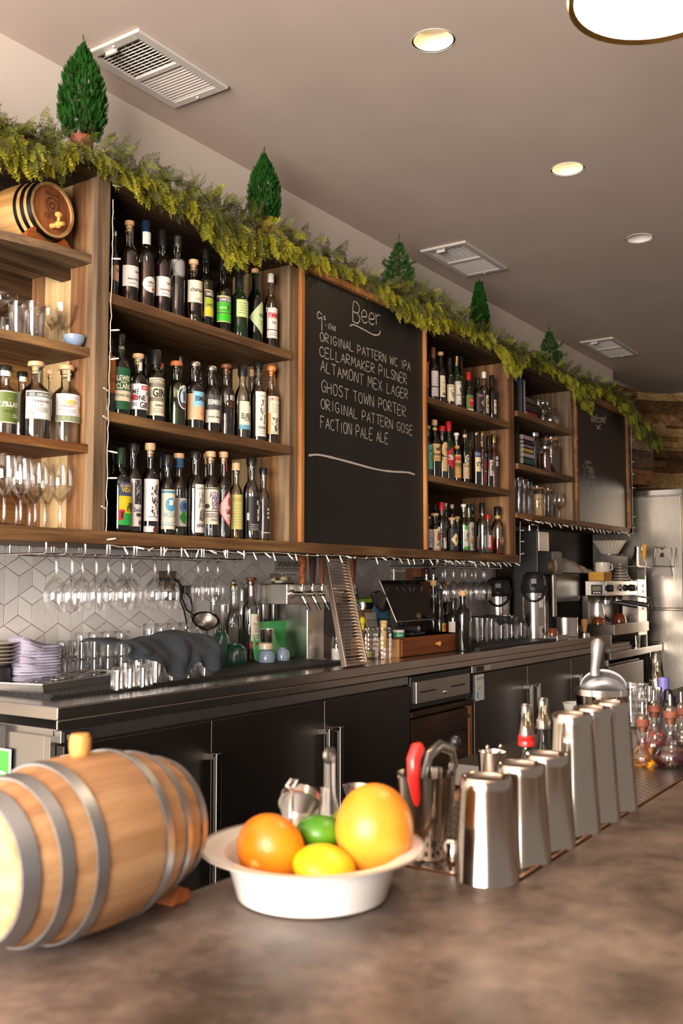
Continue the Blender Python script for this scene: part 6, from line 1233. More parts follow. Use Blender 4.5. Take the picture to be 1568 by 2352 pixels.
cb(122, 500, 150, 2.57, 'round-bodied clear decanter behind the strainer', shape='conic', cap=('silver', .02), neck=.012)
t = cb(303, 398, 132, 2.53, 'clear bottle with a lattice globe stopper', shape='conic', cap=('gold', .05), liq=(LQ['clear'], 640))
b = MB(); hh = ht(460+303*.2551, 1240+398*.2551, 2.53)-MZ; b.ball((0, 0, hh+.005), .0135, 18); b.build('globe', mat('globe_lattice', (.30, .31, .25), .3, .6, var=.8, scale=260), t)
cb(458, 338, 152, 2.50, 'clear tequila bottle with a tall cream label and a small red label below, brown stopper', shape='tall', cap=('brown', .05, 1.5), liq=(LQ['clear'], 600), lab=[('R', 665, 905, '#ddd5c0', -20, 64), ('T', 'TEQUILA', 757, 22, '#8a3a34', 24, 62, .02), ('O', 680, 735, '#b07a6a', 34, .6), ('L', 780, 830, 4, '#8a8272', 0, 50), ('L', 850, 890, 2, '#4a4440', -10, 54), ('R', 920, 975, '#9c1f2e', -30, 58), ('L', 930, 965, 3, '#d8a0a0', -14, 40), ('R', 390, 560, '#a03a44', 30, 58)])
def steel_cup(px, pyt, pyb, w, Y, label, name='steel_cup', z=MZ, up=True, taper=.88, cat='cup', mt=None, **k):
    p = at_y(px, (pyt+pyb)/2, Y); h = ht(px, pyt, Y)-z; r = wpx(w, p); b = MB(); pr = [(r*taper*.9, 0), (r*taper, .004), (r, h*.97), (r*1.02, h), (r*.98, h), (r*taper*.97, .008), (.0005, .007)]
    b.lathe(pr, 32); return single(name, b, mt or S_bright, (p[0], Y, z), label, cat, **k)
def shaker(px, pyt, Y, w, label, z=MZ):
    p = at_y(px, 1400, Y); h = ht(px, pyt, Y)-z; r = wpx(w, p); t = thing('cocktail_shaker', label, 'cocktail shaker', (p[0], Y, z))
    b = MB(); b.lathe([(r*.75, 0), (r*.8, .004), (r, h*.62), (r*1.02, h*.63)], 32); b.build('tin', S_bright, t); b = MB(); b.lathe([(r*1.02, h*.63), (r*.98, h*.70), (r*.6, h*.80), (r*.55, h*.82)], 32); b.build('strainer_top', S_bright, t); b = MB(); b.lathe([(r*.6, h*.82), (r*.6, h*.97), (r*.5, h)], 32); b.build('cap', S_bright, t)
shaker(556, 1350, 2.582, 22, 'steel cobbler shaker between the globe-stoppered and the tequila bottle')
steel_cup(514, 1389, 1470, 22, 2.58, 'steel tin standing behind the decanter and the globe-stoppered bottle')
M_grnb = mat('dark_green_glaze', (.012, .055, .042), .2, var=.1, coat=.4)
def upbowl(px, pyt, pyb, w, Y, label, m_, z=MZ, grp=None, name='bowl'):
    p = at_y(px, (pyt+pyb)/2, Y); r = wpx(w, p); h = ht(px, pyt, Y)-z; b = MB(); b.lathe([(r*.98, 0), (r, .003), (r*.97, h*.4), (r*.82, h*.78), (r*.58, h*.93), (r*.5, h*.94), (r*.48, h), (r*.40, h), (r*.38, h*.96), (.0005, h*.955)], 36); return single(name, b, m_, (p[0], Y, z), label, 'bowl', grp)
upbowl(541, 1478, 1520, 52, 2.43, 'upturned dark green bowl in front of the globe-stoppered bottle', M_grnb)
upbowl(507, 1447, 1490, 44, 2.47, 'taller dark green bowl standing behind the towel', M_grnb)
upbowl(612, 1491, 1518, 39, 2.40, 'upturned grey-blue bowl carrying the cream cup', M_bluecer)
upbowl(648, 1488, 1514, 35, 2.405, 'upturned grey-blue bowl leaning close to the green cutting board', M_bluecer)
bz = ht(612, 1491, 2.40)
p = at_y(610, 1483, 2.40); b = MB(); r = wpx(33, p); b.lathe([(r, 0), (r, .016), (r*.9, .0235), (r*.6, .0245)], 28); single('cream_cup', b, mat('cream_glaze', (.60, .50, .36), .25, var=.05), (p[0], 2.40, bz+.0005), 'small cream pot upside down on a grey-blue bowl', 'pot')
steel_cup(612, 1445, 1476, 32, 2.40, 'small steel cup balanced on the cream pot', z=bz+.0255)
for px, yt, w, Y, lab in [(606, 1386, 22, 2.575, 'steel canister behind the tequila bottle'), (628, 1388, 16, 2.575, 'slim steel canister next to the beer tower')]: steel_cup(px, yt, 1440, w, Y, lab, 'steel_canister', taper=1, cat='canister')
p = at_y(646, 1420, 2.575); b = MB(); r = .015; b.lathe([(r, 0), (r, .09), (r*.8, .10)], 20, m=0); b.lathe([(r*.85, .10), (r*.85, .125), (r*.6, .128)], 20, m=1); single('spice_jar', b, [GLS, mat('cap_red', '#b01a1c', .3)], (p[0], 2.575, MZ), 'red-capped spice jar against the beer tower', 'jar')
# green cutting boards leaning on the tower
M_cut = mat('green_cutting_board', (.12, .60, .19), .45, var=.06); M_cutd = mat('green_board_corner', (.02, .22, .06), .5)
def cutboard(label, c0, c1, ytop, Yb, lean, th=.009):
    p0, p1 = at_y(*c0, Yb), at_y(*c1, Yb); w = float(p1[0]-p0[0]); Yt = Yb+lean; h = math.hypot(ht(c0[0], ytop, Yt)-MZ, lean); r = .014
    t = thing('cutting_board', label, 'cutting board', (p0[0], Yb, MZ)); t.rotation_euler = (-math.atan2(lean, math.sqrt(max(1e-6, h*h-lean*lean))), 0, 0)
    pl = []
    for cx_, cz_, a0 in ((w-r, r, -90), (w-r, h-r, 0), (r, h-r, 90), (r, r, 180)):
        for k in range(6): a = R(a0+18*k); pl.append((cx_+r*math.cos(a), 0, cz_+r*math.sin(a)))
    b = MB(); b.prism(pl, (0, th, 0)); b.build('board', M_cut, t, bevel=.0015)
    b = MB()
    for cx_, cz_ in ((w-.016, h-.016), (w-.016, .016)): b.prism([(cx_+.012, -.0006, cz_-.010), (cx_+.012, -.0006, cz_+.010), (cx_-.006, -.0006, cz_+.010 if cz_ > .05 else cz_-.010)], (0, .001, 0))
    b.build('corner_grip', M_cutd, t)
cutboard('large bright green cutting board leaning against the beer tower', (607, 1506), (680, 1511), 1427, 2.475, .045)
cutboard('smaller green cutting board propped behind the small steel cup', (588, 1495), (638, 1496), 1446, 2.455, .018)

# ---------------------------------------------------------------- beer tower and its taps
S_tow = steel('tower_steel', (.62, .59, .55), .26, 2)
cx0, cy0 = on(706, 1520, CT); cx1 = float(at_y(744, 1512, cy0)[0]); hd0 = at_y(659, 1388, cy0-.012)
tb, tt = float(at_y(706, 1387, cy0)[2]), float(at_y(659, 1341, cy0-.012)[2])
hx1 = float(at_y(818, 1360, cy0)[0]); t = thing('beer_tower', 'T-shaped stainless beer tower with a row of wooden-handled taps', 'beer tower', (cx0, cy0, CT))
yb_ = min(2.52, float(at_x(655, 1450, cx0)[1]))
b = MB(); b.box(cx0, cx1, cy0, yb_, CT, tb+.01); loc_build(b, 'column', S_tow, t, bevel=.003)
yh = min(2.57, float(at_x(590, 1362, float(hd0[0]))[1]))
b = MB(); b.box(float(hd0[0]), hx1, cy0-.012, yh, tb, tt); loc_build(b, 'head', S_tow, t, bevel=.003)
b = MB(); b.box(cx0-.012, cx1+.012, cy0-.006, yb_+.01, CT, CT+.006); loc_build(b, 'foot_plate', S_tow, t, bevel=.002)
WH = [wood('tap_handle_red_wood', ['#5a2a12', '#8a4a22', '#a8643a'], 2, bump=.3), wood('tap_handle_dark_wood', ['#241610', '#43291a', '#5c3b26'], 2, bump=.2), wood('tap_handle_brown_wood', ['#4a2818', '#6d3e24', '#875234'], 2, bump=.2)]
def tap(px, pyh0, pyh1, kind, lab):
    yb0 = cy0-.012; pz = float(at_y(670, 1364, yb0)[2]); xx = float(at_y(px, 1362, yb0-.05)[0])
    b = MB(); Mx = Matrix.Translation((xx, yb0, pz)) @ Matrix.Rotation(PI/2, 4, 'X'); b.lathe([(.0165, 0), (.0165, .005), (.010, .008), (.010, .05), (.012, .05), (.012, .062), (.004, .066)], 20, M=Mx)
    b.tube([(xx, yb0-.05, pz-.004), (xx, yb0-.062, pz-.022), (xx+.004, yb0-.075, pz-.052)], [.0085, .0075, .0070], 12)
    b.lathe([(.007, 0), (.009, .006), (.0075, .012), (.0095, .018), (.0075, .024), (.006, .034)], 16, M=Matrix.Translation((xx, yb0-.052, pz+.008))); o = loc_build(b, 'faucet', S_bright, t)
    b = MB(); b.tube([(xx+.002, yb0-.068, pz-.036), (xx+.007, yb0-.083, pz-.066)], [.0082, .0066], 12); sp = loc_build(b, 'spout', M_black, t)
    z0 = pz+.040; z1 = float(at_y(px, pyh0, yb0-.052)[2])
    b = MB(); H = z1-z0
    if kind == 0:
        prof = []; n = 26
        for i in range(n+1): f = i/n; prof.append((.0115+.0065*f**1.5+.0016*math.sin(f*24), f*H))
        prof += [(.012, H+.004), (.003, H+.006)]; b.lathe(prof, 20, (xx, yb0-.052, z0), sm=True)
        vs = b.v; b.v = [(x_+.0025*math.sin((z_-z0)/H*12), y_+.0025*math.cos((z_-z0)/H*12), z_) for x_, y_, z_ in vs]
    else:
        w0, w1 = (.0095, .0165) if kind == 1 else (.0095, .015)
        P = []
        for zz_, w in ((z0, w0), (z0+H*.9, w1), (z1, w1*.8)):
            for sx, sy in ((-1, -1), (1, -1), (1, 1), (-1, 1)): P.append((xx+sx*w, yb0-.052+sy*w*.55, zz_))
        b.add(P, [(3, 2, 1, 0), (0, 1, 5, 4), (1, 2, 6, 5), (2, 3, 7, 6), (3, 0, 4, 7), (4, 5, 9, 8), (5, 6, 10, 9), (6, 7, 11, 10), (7, 4, 8, 11), (8, 9, 10, 11)])
    h = loc_build(b, 'tap_handle', WH[kind], t, bevel=.0015); h['label'] = lab
tap(693, 1279, 1343, 0, 'twisted reddish wooden tap handle'); tap(717, 1279, 1342, 1, 'dark tapering paddle tap handle'); tap(739, 1280, 1342, 2, 'brown tap handle partly behind the leaning grille'); tap(810, 1282, 1343, 2, 'brown tap handle beyond the leaning grille')
# leaning grille
ga0, ga1 = at_z(784, 1534, CT), at_z(836, 1524, CT); Yg = 2.075; xg0, xg1 = float(at_y(784, 1533, Yg)[0]), float(at_y(836, 1524, Yg)[0])
p_t0 = at_y(736, 1263, Yg+.15); 
b0 = Vector((xg0, Yg, CT)); u0 = Vector((float(p_t0[0]), Yg+.15, float(p_t0[2])))-b0; wv = Vector((xg1-xg0, 0.0, 0)); nv = wv.cross(u0).normalized()
t = thing('drip_grille', 'tall slotted steel drip grille leaning in front of the beer tower', 'drip grille', b0); hgt = u0.length; un = u0.normalized(); wn = wv.normalized(); ww = wv.length
def gq(a, c, d): return tuple(wn*a+un*c-nv*d*-1)
b = MB()
for a0, a1 in ((0, .011), (ww-.011, ww)): b.prism([gq(a0, 0, 0), gq(a1, 0, 0), gq(a1, hgt, 0), gq(a0, hgt, 0)], tuple(nv*.022))
for c0, c1 in ((0, .010), (hgt-.014, hgt)): b.prism([gq(.0111, c0, 0), gq(ww-.0111, c0, 0), gq(ww-.0111, c1, 0), gq(.0111, c1, 0)], tuple(nv*.022))
S_cop = steel('grille_steel', (.66, .56, .47), .24, 0); b.build('frame', S_cop, t, bevel=.001)
b = MB(); n = 34
for k in range(n): c = .012+(hgt-.028)*(k+.5)/n; b.prism([gq(.0112, c-.0022, 0), gq(ww-.0112, c-.0022, 0), gq(ww-.0112, c+.0022, 0), gq(.0112, c+.0022, 0)], tuple(nv*.006))
b.build('slats', S_cop, t)
# warning notice and lidded tub
YT = WALLY-.0135
xa_, za_ = float(at_y(629, 1304, YT)[0]), float(at_y(629, 1305, YT)[2]); xb_, zb_ = float(at_y(702, 1306, YT)[0]), float(at_y(640, 1280, YT)[2])
b = MB(); b.box(xa_, xb_, YT-.002, YT, za_-.015, zb_); text_flat(b, 'WARNING', ((xa_+xb_)/2, YT-.002, za_+.006), (1, 0, 0), (0, 0, 1), (zb_-za_)*.55, 1, align=1, width=(xb_-xa_)*.82, bold=.01); b.box(xa_+.006, xb_-.006, YT-.0026, YT-.002, za_-.003, za_-.001, 1)
single('warning_sign', b, [mat('sign_paper', (.42, .38, .34), .6, var=.03), M_ink], (0, 0, 0), 'white paper notice headed WARNING on the tiles behind the beer tower', 'sign')
p = at_y(650, 1325, 2.44); t = thing('food_tub', 'clear lidded plastic tub with white and yellow contents on top of the beer tower', 'tub', (p[0], 2.44, tt))
b = MB(); b.lathe([(.036, 0), (.040, .004), (.046, .036)], 4, M=Matrix.Rotation(PI/4, 4, 'Z') , sm=False, capt=False); bo = b.build('tub', glass('plastic_tub', (.93, .92, .90), .08, .8, .1), t); bo.scale = (1.5, 1, 1)
b = MB(); b.box(-.052, .052, -.034, .034, .036, .041); b.build('lid', glass('plastic_lid', (.85, .84, .82), .12, .8, .1), t, bevel=.002)
b = MB(); b.box(-.034, .0, -.018, .018, .003, .014, 0); b.box(.004, .034, -.018, .018, .003, .030, 1); b.build('contents', [mat('tub_white', (.7, .68, .62), .7), mat('tub_yellow', (.62, .52, .28), .7)], t, bevel=.003)
# socket and cables on the tiles
xs0, xs1 = float(at_y(361, 1330, YT)[0]), float(at_y(400, 1330, YT)[0])
t = thing('wall_socket', 'dark metal socket plate on the tiles with a black plug and cables', 'wall socket', (xs0, YT, 1.2))
b = MB(); b.box(xs0, xs1, YT-.006, YT, ht(380, 1379, YT), ht(380, 1312, YT)); loc_build(b, 'plate', steel('bronze_plate', (.17, .13, .10), .35, 0), t, bevel=.002)
b = MB(); b.box(float(at_y(412, 1350, YT)[0]), float(at_y(424, 1350, YT)[0]), YT-.03, YT-.006, ht(418, 1364, YT), ht(418, 1345, YT)); b.box(xs0+.01, xs1-.01, YT-.02, YT-.006, ht(380, 1335, YT), ht(380, 1328, YT)); loc_build(b, 'plug', M_black, t, bevel=.003)
for nm, pts in (('cable', [(400, 1331), (410, 1335), (414, 1360), (414, 1380), (422, 1400), (428, 1428), (431, 1455)]), ('cable', [(405, 1332), (416, 1345), (418, 1375), (428, 1400), (448, 1416)]), ('cable', [(424, 1358), (438, 1375), (441, 1395), (438, 1418)])):
    b = MB(); b.tube([tuple(at_y(u, v, YT-.018)) for u, v in pts], .0035, 8); loc_build(b, nm, M_black, t)

# ---------------------------------------------------------------- pots, jars and till
p = at_y(836, 1410, 2.44)
def lidpot():
    Y = 2.46; p = at_y(836, 1410, Y); r = wpx(54, p); z1 = ht(836, 1381, Y)-CT; t = thing('storage_tub', 'tall steel tub with a lime-green lid behind the glass jars', 'tub', (p[0], Y, CT))
    b = MB(); b.lathe([(r*.95, 0), (r, .006), (r, z1)], 32, capt=False); b.build('body', S_bright, t); b = MB(); b.lathe([(r*1.04, z1-.004), (r*1.05, z1+.012), (r*.9, z1+.018), (.0005, z1+.019)], 32); b.build('lid', mat('lime_lid', (.22, .42, .03), .4, var=.06), t)
lidpot()
# wooden box with drawer
bx0, by0 = on(922, 1511, CT); bx1 = float(at_y(1064, 1494, by0)[0]); bz1 = ht(923, 1466, by0); by1 = min(2.5, by0+.26)
t = thing('wooden_box', 'brown wooden box with a round drawer knob, carrying the till screen', 'box', ((bx0+bx1)/2, by0, CT))
W_box = wood('box_wood', ['#55280f', '#7c421b', '#99592a'], 0, rough=.45, bump=.15); W_boxl = wood('box_side', ['#8a5a30', '#b5824e', '#c99a66'], 2, bump=.15)
b = MB(); b.box(bx0, bx1, by0+.012, by1, CT, bz1, 1); b.box(bx0-.002, bx1+.002, by0+.01, by1, bz1-.006, bz1, 0); loc_build(b, 'body', [W_box, W_boxl], t, bevel=.002)
b = MB(); b.box(bx0+.002, bx1-.002, by0-.002, by0+.0115, CT+.003, bz1-.007); d = loc_build(b, 'drawer', W_box, t, bevel=.003)
kz = float(at_y(1003, 1478, by0)[2]); kx = float(at_y(1001, 1478, by0)[0])
b = MB(); b.lathe([(.006, 0), (.0055, .008), (.011, .014), (.0118, .019), (.006, .024), (.0005, .0245)], 20, M=Matrix.Translation((kx, by0-.002, kz)) @ Matrix.Rotation(PI/2, 4, 'X')); k = loc_build(b, 'knob', wood('knob_wood', ['#b5783c', '#d09a58'], 0, bump=.05), d)
# glass preserving jars
S_lid = steel('lid_steel', (.6, .58, .55), .3)
def quilt(px, pyt, pyb, w, Y, label, content, cm):
    p = at_y(px, (pyt+pyb)/2, Y); h = ht(px, pyt, Y)-CT; r = wpx(w, p); t = thing('preserving_jar', label, 'jar', (p[0], Y, CT))
    vs = []; fs = []; n = 36; K_ = 22; b = MB()
    for i in range(K_+1):
        f = i/K_; z = .004+(h*.80-.004)*f
        for k in range(n): a = 2*PI*k/n; q = 1+.035*math.sin(a*9+f*16)*math.sin(a*9-f*16)*(1 if .08 < f < .95 else 0); vs.append((r*.96*q*math.cos(a), r*.96*q*math.sin(a), z))
    fs = [(i*n+k, i*n+(k+1) % n, (i+1)*n+(k+1) % n, (i+1)*n+k) for i in range(K_) for k in range(n)]; fs.append(tuple(reversed(range(n)))); b.add(vs, fs, 0, True)
    b.lathe([(r*.96, h*.80+.002), (r*.86, h*.87), (r*.86, h)], 36, capb=False, capt=False); b.build('glass', GLS, t)
    b = MB(); b.lathe([(r*.88, h*.90), (r*.90, h*.91), (r*.90, h*.985), (r*.80, h)], 36, capb=False, capt=False); b.build('screw_band', glass('band_glass', (.8, .78, .74), .15, 1), t)
    content(t, r, h)
def c_corks(t, r, h):
    b = MB(); b.tube([(0, 0, h*.35), (.004, 0, h*1.12)], [.014, .0145], 14); b.lathe([(.015, h*1.12), (.017, h*1.16), (.012, h*1.22)], 14, (.004, 0, 0)); b.build('cork_stopper', mat('honey_cork', (.60, .38, .16), .6, var=.15), t)
def c_bits(t, r, h):
    b = MB(); b.lathe([(r*.85, .006), (r*.9, .012), (r*.9, h*.25), (.0005, h*.27)], 20); b.build('contents', mat('jar_bits', (.35, .30, .12), .7, var=.5, scale=120), t)
yj = float(at_z(880, 1508, CT)[1])
quilt(880, 1441, 1508, 41, 2.175, 'quilted glass jar with a cork stopper standing in it, next to the wooden box', c_corks, None)
quilt(843, 1442, 1505, 38, 2.255, 'quilted glass jar beside the leaning grille', c_bits, None)
p = at_y(774, 1480, 2.30); b = MB(); b.lathe([(.024, 0), (.026, .005), (.026, .075), (.022, .085), (.022, .098)], 24, m=0); b.lathe([(.024, .003), (.024, .05), (.0005, .052)], 20, m=1); single('sugar_jar', b, [GLS, mat('white_grains', (.6, .57, .52), .8, var=.2, scale=200)], (p[0], 2.30, CT), 'small jar of white grains in the shade behind the leaning grille', 'jar')
p = at_y(914, 1455, by0+.05); r = wpx(27, p); h = ht(914, 1447, by0+.05)-bz1
b = MB(); b.lathe([(r, 0), (r, h*.68)], 28, m=0, capt=False); b.lathe([(r*1.01, h*.68), (r*1.01, h*.97), (r*.95, h)], 28, m=1); text_round(b, 'balm', r, face_cam(p[0], by0)+R(15), h*.35, h*.3, 1, bold=.02)
single('tin', b, [mat('tin_green', (.02, .26, .11), .35, var=.05), mat('tin_white', (.66, .64, .58), .4, var=.04)], (float(p[0])+.004, by0+.05, bz1+.0005), 'little green tin with a white lid on the corner of the wooden box', 'tin')
# papers, basket, sponge
bkY = by0+.085
def basket(label, x0, x1, y0, y1, z0, z1):
    t = thing('wire_basket', label, 'basket', ((x0+x1)/2, y0, z0)); b = MB()
    for z in np.linspace(z0+.002, z1, 6): b.tube([(x0, y0, z), (x1, y0, z), (x1, y1, z), (x0, y1, z)], .0011, 4, closed=True)
    n = int((x1-x0)/.011)
    for k in range(n+1): xx = x0+(x1-x0)*k/n; b.tube([(xx, y0, z1), (xx, y0, z0), (xx, y1, z0), (xx, y1, z1)], .0009, 4)
    n = int((y1-y0)/.013)
    for k in range(n+1): yy = y0+(y1-y0)*k/n; b.tube([(x0, yy, z1), (x0, yy, z0), (x1, yy, z0), (x1, yy, z1)], .0009, 4)
    loc_build(b, 'wire_mesh', M_black, t); return t
xk0, xk1 = float(at_y(826, 1440, 2.27)[0]), float(at_y(902, 1430, 2.27)[0])
basket('black wire basket stuffed with papers beside the till', xk0, xk1, 2.27, 2.36, CT, ht(860, 1424, 2.27))
for nm, (a, c, yt, Y, col, lab) in enumerate([(835, 866, 1399, 2.345, '#8a6440', 'brown envelope sticking up in the wire basket'), (848, 872, 1407, 2.325, '#b5aca0', 'white slip of paper in front of the brown envelope'), (866, 899, 1396, 2.335, '#4a86ad', 'sky-blue sheet standing in the wire basket'), (884, 906, 1404, 2.35, '#a8a098', 'pale card at the far end of the wire basket')]):
    x0, x1 = float(at_y(a, 1420, Y)[0]), float(at_y(c, 1420, Y)[0]); b = MB(); b.box(0, x1-x0, 0, .002, 0, ht(850, yt, Y)-CT-.006); o = single('paper', b, mat('paper_'+col.strip('#'), col, .7, var=.05), (x0, Y, CT+.006), lab, 'paper', 'papers in the wire basket', rot=(R(-6), 0, 0))
p = at_y(832, 1430, 2.235); b = MB(); b.ball((0, 0, .0), .0165, 14, sy=.8, sz=1.2); b.tube([(0, 0, -.01), (.002, 0, -.035)], [.010, .006], 10); single('squeezer', b, mat('vivid_yellow', (.62, .56, .01), .45, var=.08), (p[0], 2.235, ht(832, 1427, 2.235)), 'vivid yellow plastic squeezer clipped on the wire basket', 'squeezer')
basket('low black wire basket behind the till foot', float(at_y(975, 1440, 2.33)[0]), float(at_y(1014, 1440, 2.33)[0]), 2.33, 2.42, bz1+.001, ht(990, 1427, 2.33))
# till: tilted touchscreen on a foot, card reader
Yt_, Yb_ = by0+.135, by0+.055
q = [at_y(862, 1336, Yt_), at_y(955, 1336, Yt_+.0), at_y(1009, 1417, Yb_), at_y(921, 1424, Yb_)]
Q = [Vector(v) for v in q]; uu = ((Q[1]-Q[0])+(Q[2]-Q[3]))/2; vv = ((Q[3]-Q[0])+(Q[2]-Q[1]))/2; ctr = (Q[0]+Q[1]+Q[2]+Q[3])/4; wd, hg = uu.length, vv.length; un = uu.normalized(); nn = un.cross(vv).normalized(); vn = nn.cross(un)
if nn.dot(Vector((0, 0, CAMZ))-ctr) < 0: nn = -nn
t = thing('till_screen', 'black touchscreen till tilted back on the wooden box', 'till', (ctr.x, ctr.y, bz1))
def tq(a, c, d): return ctr+un*(a*wd/2)+vn*(c*hg/2)+nn*d
b = MB(); b.prism([tuple(tq(a, c, -.006)) for a, c in ((-1, -1), (1, -1), (1, 1), (-1, 1))], tuple(nn*.005)); loc_build(b, 'casing', mat('till_casing', (.42, .39, .36), .3, .6), t, bevel=.002)
b = MB(); b.prism([tuple(tq(a*.985, c*.975, -.0008)) for a, c in ((-1, -1), (1, -1), (1, 1), (-1, 1))], tuple(nn*.0014)); loc_build(b, 'screen', mat('black_screen', (.006, .006, .006), .045, var=.2, spec=.6), t)
b = MB(); hub = ctr-nn*.02; ft = Vector((ctr.x+.02, ctr.y+.03, bz1+.012)); b.tube([tuple(hub), tuple(hub-nn*.03+Vector((0, 0, -.03))), tuple(ft)], [.026, .028, .030], 12, flat=.6); b.box(ft.x-.075, ft.x+.045, ft.y-.08, ft.y+.05, bz1+.0006, bz1+.016); loc_build(b, 'foot', M_black, t, bevel=.004)
b = MB(); b.lathe([(.016, -.05), (.016, .05)], 20, M=Matrix.Translation((ft.x-.055, ft.y-.05, bz1+.032)) @ Matrix.Rotation(PI/2, 4, 'X')); loc_build(b, 'hinge', M_black, t)
b = MB(); b.lathe([(.0115, 0), (.0125, .001), (.0085, .002), (.0085, -.002)], 20, M=Matrix.Translation((ft.x-.055, ft.y-.10, bz1+.032)) @ Matrix.Rotation(PI/2, 4, 'X'), capb=False, capt=False); loc_build(b, 'ring_badge', S_bright, t)
rc = [at_y(u, v, Yb_+.05) for u, v in ((859, 1362), (875, 1356), (899, 1378), (898, 1400), (880, 1407), (864, 1388))]
b = MB(); b.prism([tuple(v) for v in rc], (0, .022, 0)); o = b.build('card_reader', M_black, bevel=.005); tag(o, 'black card reader fixed to the near side of the touchscreen', 'card reader')
# fuse plate and panel on the tiles, black beer taps behind the till
b = MB(); x0, x1, z0, z1 = float(at_y(902, 1320, YT)[0]), float(at_y(934, 1320, YT)[0]), ht(918, 1337, YT), ht(918, 1307, YT); b.box(x0, x1, YT-.006, YT, z0-.04, z1, 0); b.box(x0+.012, x1-.012, YT-.008, YT-.006, z0-.03, z1-.014, 1)
single('wall_plate', b, [S_bright, mat('plate_panel', (.42, .38, .34), .5)], (0, 0, 0), 'bright metal-framed plate on the tiles behind the till', 'wall plate', bevel=.001)
Y2 = 2.43; x0, x1 = float(at_y(946, 1320, Y2+.05)[0]), float(at_y(968, 1320, Y2+.05)[0]); zt_ = ht(955, 1306, Y2+.05)
t = thing('tap_post', 'slim brown-fronted tap post with two black-handled taps behind the till', 'beer tower', (x0, Y2, CT))
b = MB(); b.box(x0, x1, Y2, Y2+.09, CT, zt_); loc_build(b, 'post', WH[2], t, bevel=.002)
zf_ = ht(965, 1330, Y2-.03)
b = MB(); b.tube([(float(at_y(950, 1330, Y2-.02)[0]), Y2-.02, zf_), (float(at_y(1002, 1330, Y2-.02)[0]), Y2-.02, zf_)], .010, 12); b.tube([((x0+x1)/2, Y2, zf_), ((x0+x1)/2, Y2-.02, zf_)], .012, 12); loc_build(b, 'crossbar', M_black, t)
for px in (979, 995):
    xx = float(at_y(px, 1330, Y2-.03)[0]); z1 = ht(px, 1291, Y2-.03)
    b = MB(); b.lathe([(.006, zf_+.03), (.006, zf_+.05), (.013, z1-.03), (.012, z1-.006), (.004, z1)], 16, (xx, Y2-.03, 0)); h = loc_build(b, 'tap_handle', M_black, t)
    b = MB(); b.lathe([(.006, zf_-.012), (.008, zf_), (.0065, zf_+.012), (.0085, zf_+.02), (.006, zf_+.03)], 14, (xx, Y2-.03, 0)); b.tube([(xx, Y2-.03, zf_), (xx+.004, Y2-.06, zf_-.02), (xx+.01, Y2-.075, zf_-.055)], [.0065, .006, .005], 10); loc_build(b, 'faucet', S_bright, t)
# wine bottles with corks pushed back in
cD = (800, 1260, .24235)
def wine(cx, top, w, Y, label, capc='cork', shape='burg', g='dark', lab=(), ch=.18): return bottle(cD, cx, top, w, Y, CT, label, shape=shape, g=g, cap=(capc, min(.085, ch), 1.1) if capc == 'cork' else (capc, ch), lab=lab, group='wine bottles beside the till')
wine(803, 300, 140, 2.345, 'dark wine bottle with a printed cork and a white neck band', lab=[('R', 440, 475, '#8a98a0', -60, 60)])
wine(862, 380, 112, 2.29, 'dark wine bottle with an orange and yellow sticker low on its side', 'black', lab=[('R', 705, 785, '#c99a1c', 0, 60), ('D', 720, 770, '#c0402c', 26, .7)])
wine(930, 318, 140, 2.36, 'olive-green wine bottle with a pale cork', g='darkgreen')
wine(992, 470, 150, 2.235, 'black wine bottle with a broad white label', 'black', shape='tall', ch=.14, lab=[('R', 690, 800, '#b5aca4', -60, 68), ('D', 752, 770, '#2a2624', 2, .8)])
wine(1080, 400, 148, 2.115, 'tall dark wine bottle with an orange cork at the end of the wooden box', shape='tall', lab=[('R', 680, 830, '#a89c90', 30, 74)])
# pint glasses, cloth over them, paper napkin
gp = 'pint glasses at the far end of the back bar'
b = MB(); facet(b, .031, .036, .125, 10); src = None
for k, (px, Y) in enumerate([(1092, 2.36), (1107, 2.27), (1124, 2.36), (1128, 2.26), (1146, 2.35), (1150, 2.25), (1170, 2.34), (1174, 2.24)]):
    p = at_y(px, 1440, Y); lab = ORD[k]+' pint glass counted from the wine bottles'
    if src is None: src = single('pint_glass', b, GLS, (p[0], Y, CT+.0125), lab, 'pint glass', gp)
    else: again(src, (p[0], Y, CT+.0125), lab)
b = MB(); facet(b, .028, .032, .088, 10); src = None
for k, (px, Y) in enumerate([(1192, 2.32), (1196, 2.23)]):
    p = at_y(px, 1440, Y); lab = ORD[k]+' short tumbler between the pint glasses and the front pump flask'
    if src is None: src = single('tumbler', b, GLS, (p[0], Y, CT+.0125), lab, 'tumbler', gp)
    else: again(src, (p[0], Y, CT+.0125), lab)
xq0, xq1 = float(at_y(1112, 1415, 2.3)[0]), float(at_y(1215, 1415, 2.2)[0]); zq = CT+.0125+.1265
b = MB(); b.grid(lambda u, v: (xq0+(xq1-xq0)*u, 2.41-.20*v, zq+.004*math.sin(u*11+v*5)+.0015-(.035*max(0, (v-.8)/.2)+.03*max(0, (u-.85)/.15))), 24, 14); o = single('cloth', b, M_tow, (0, 0, 0), 'dark folded cloth laid over the tops of the pint glasses', 'cloth'); md = o.modifiers.new('s', 'SOLIDIFY'); md.thickness = .006; md.offset = 1
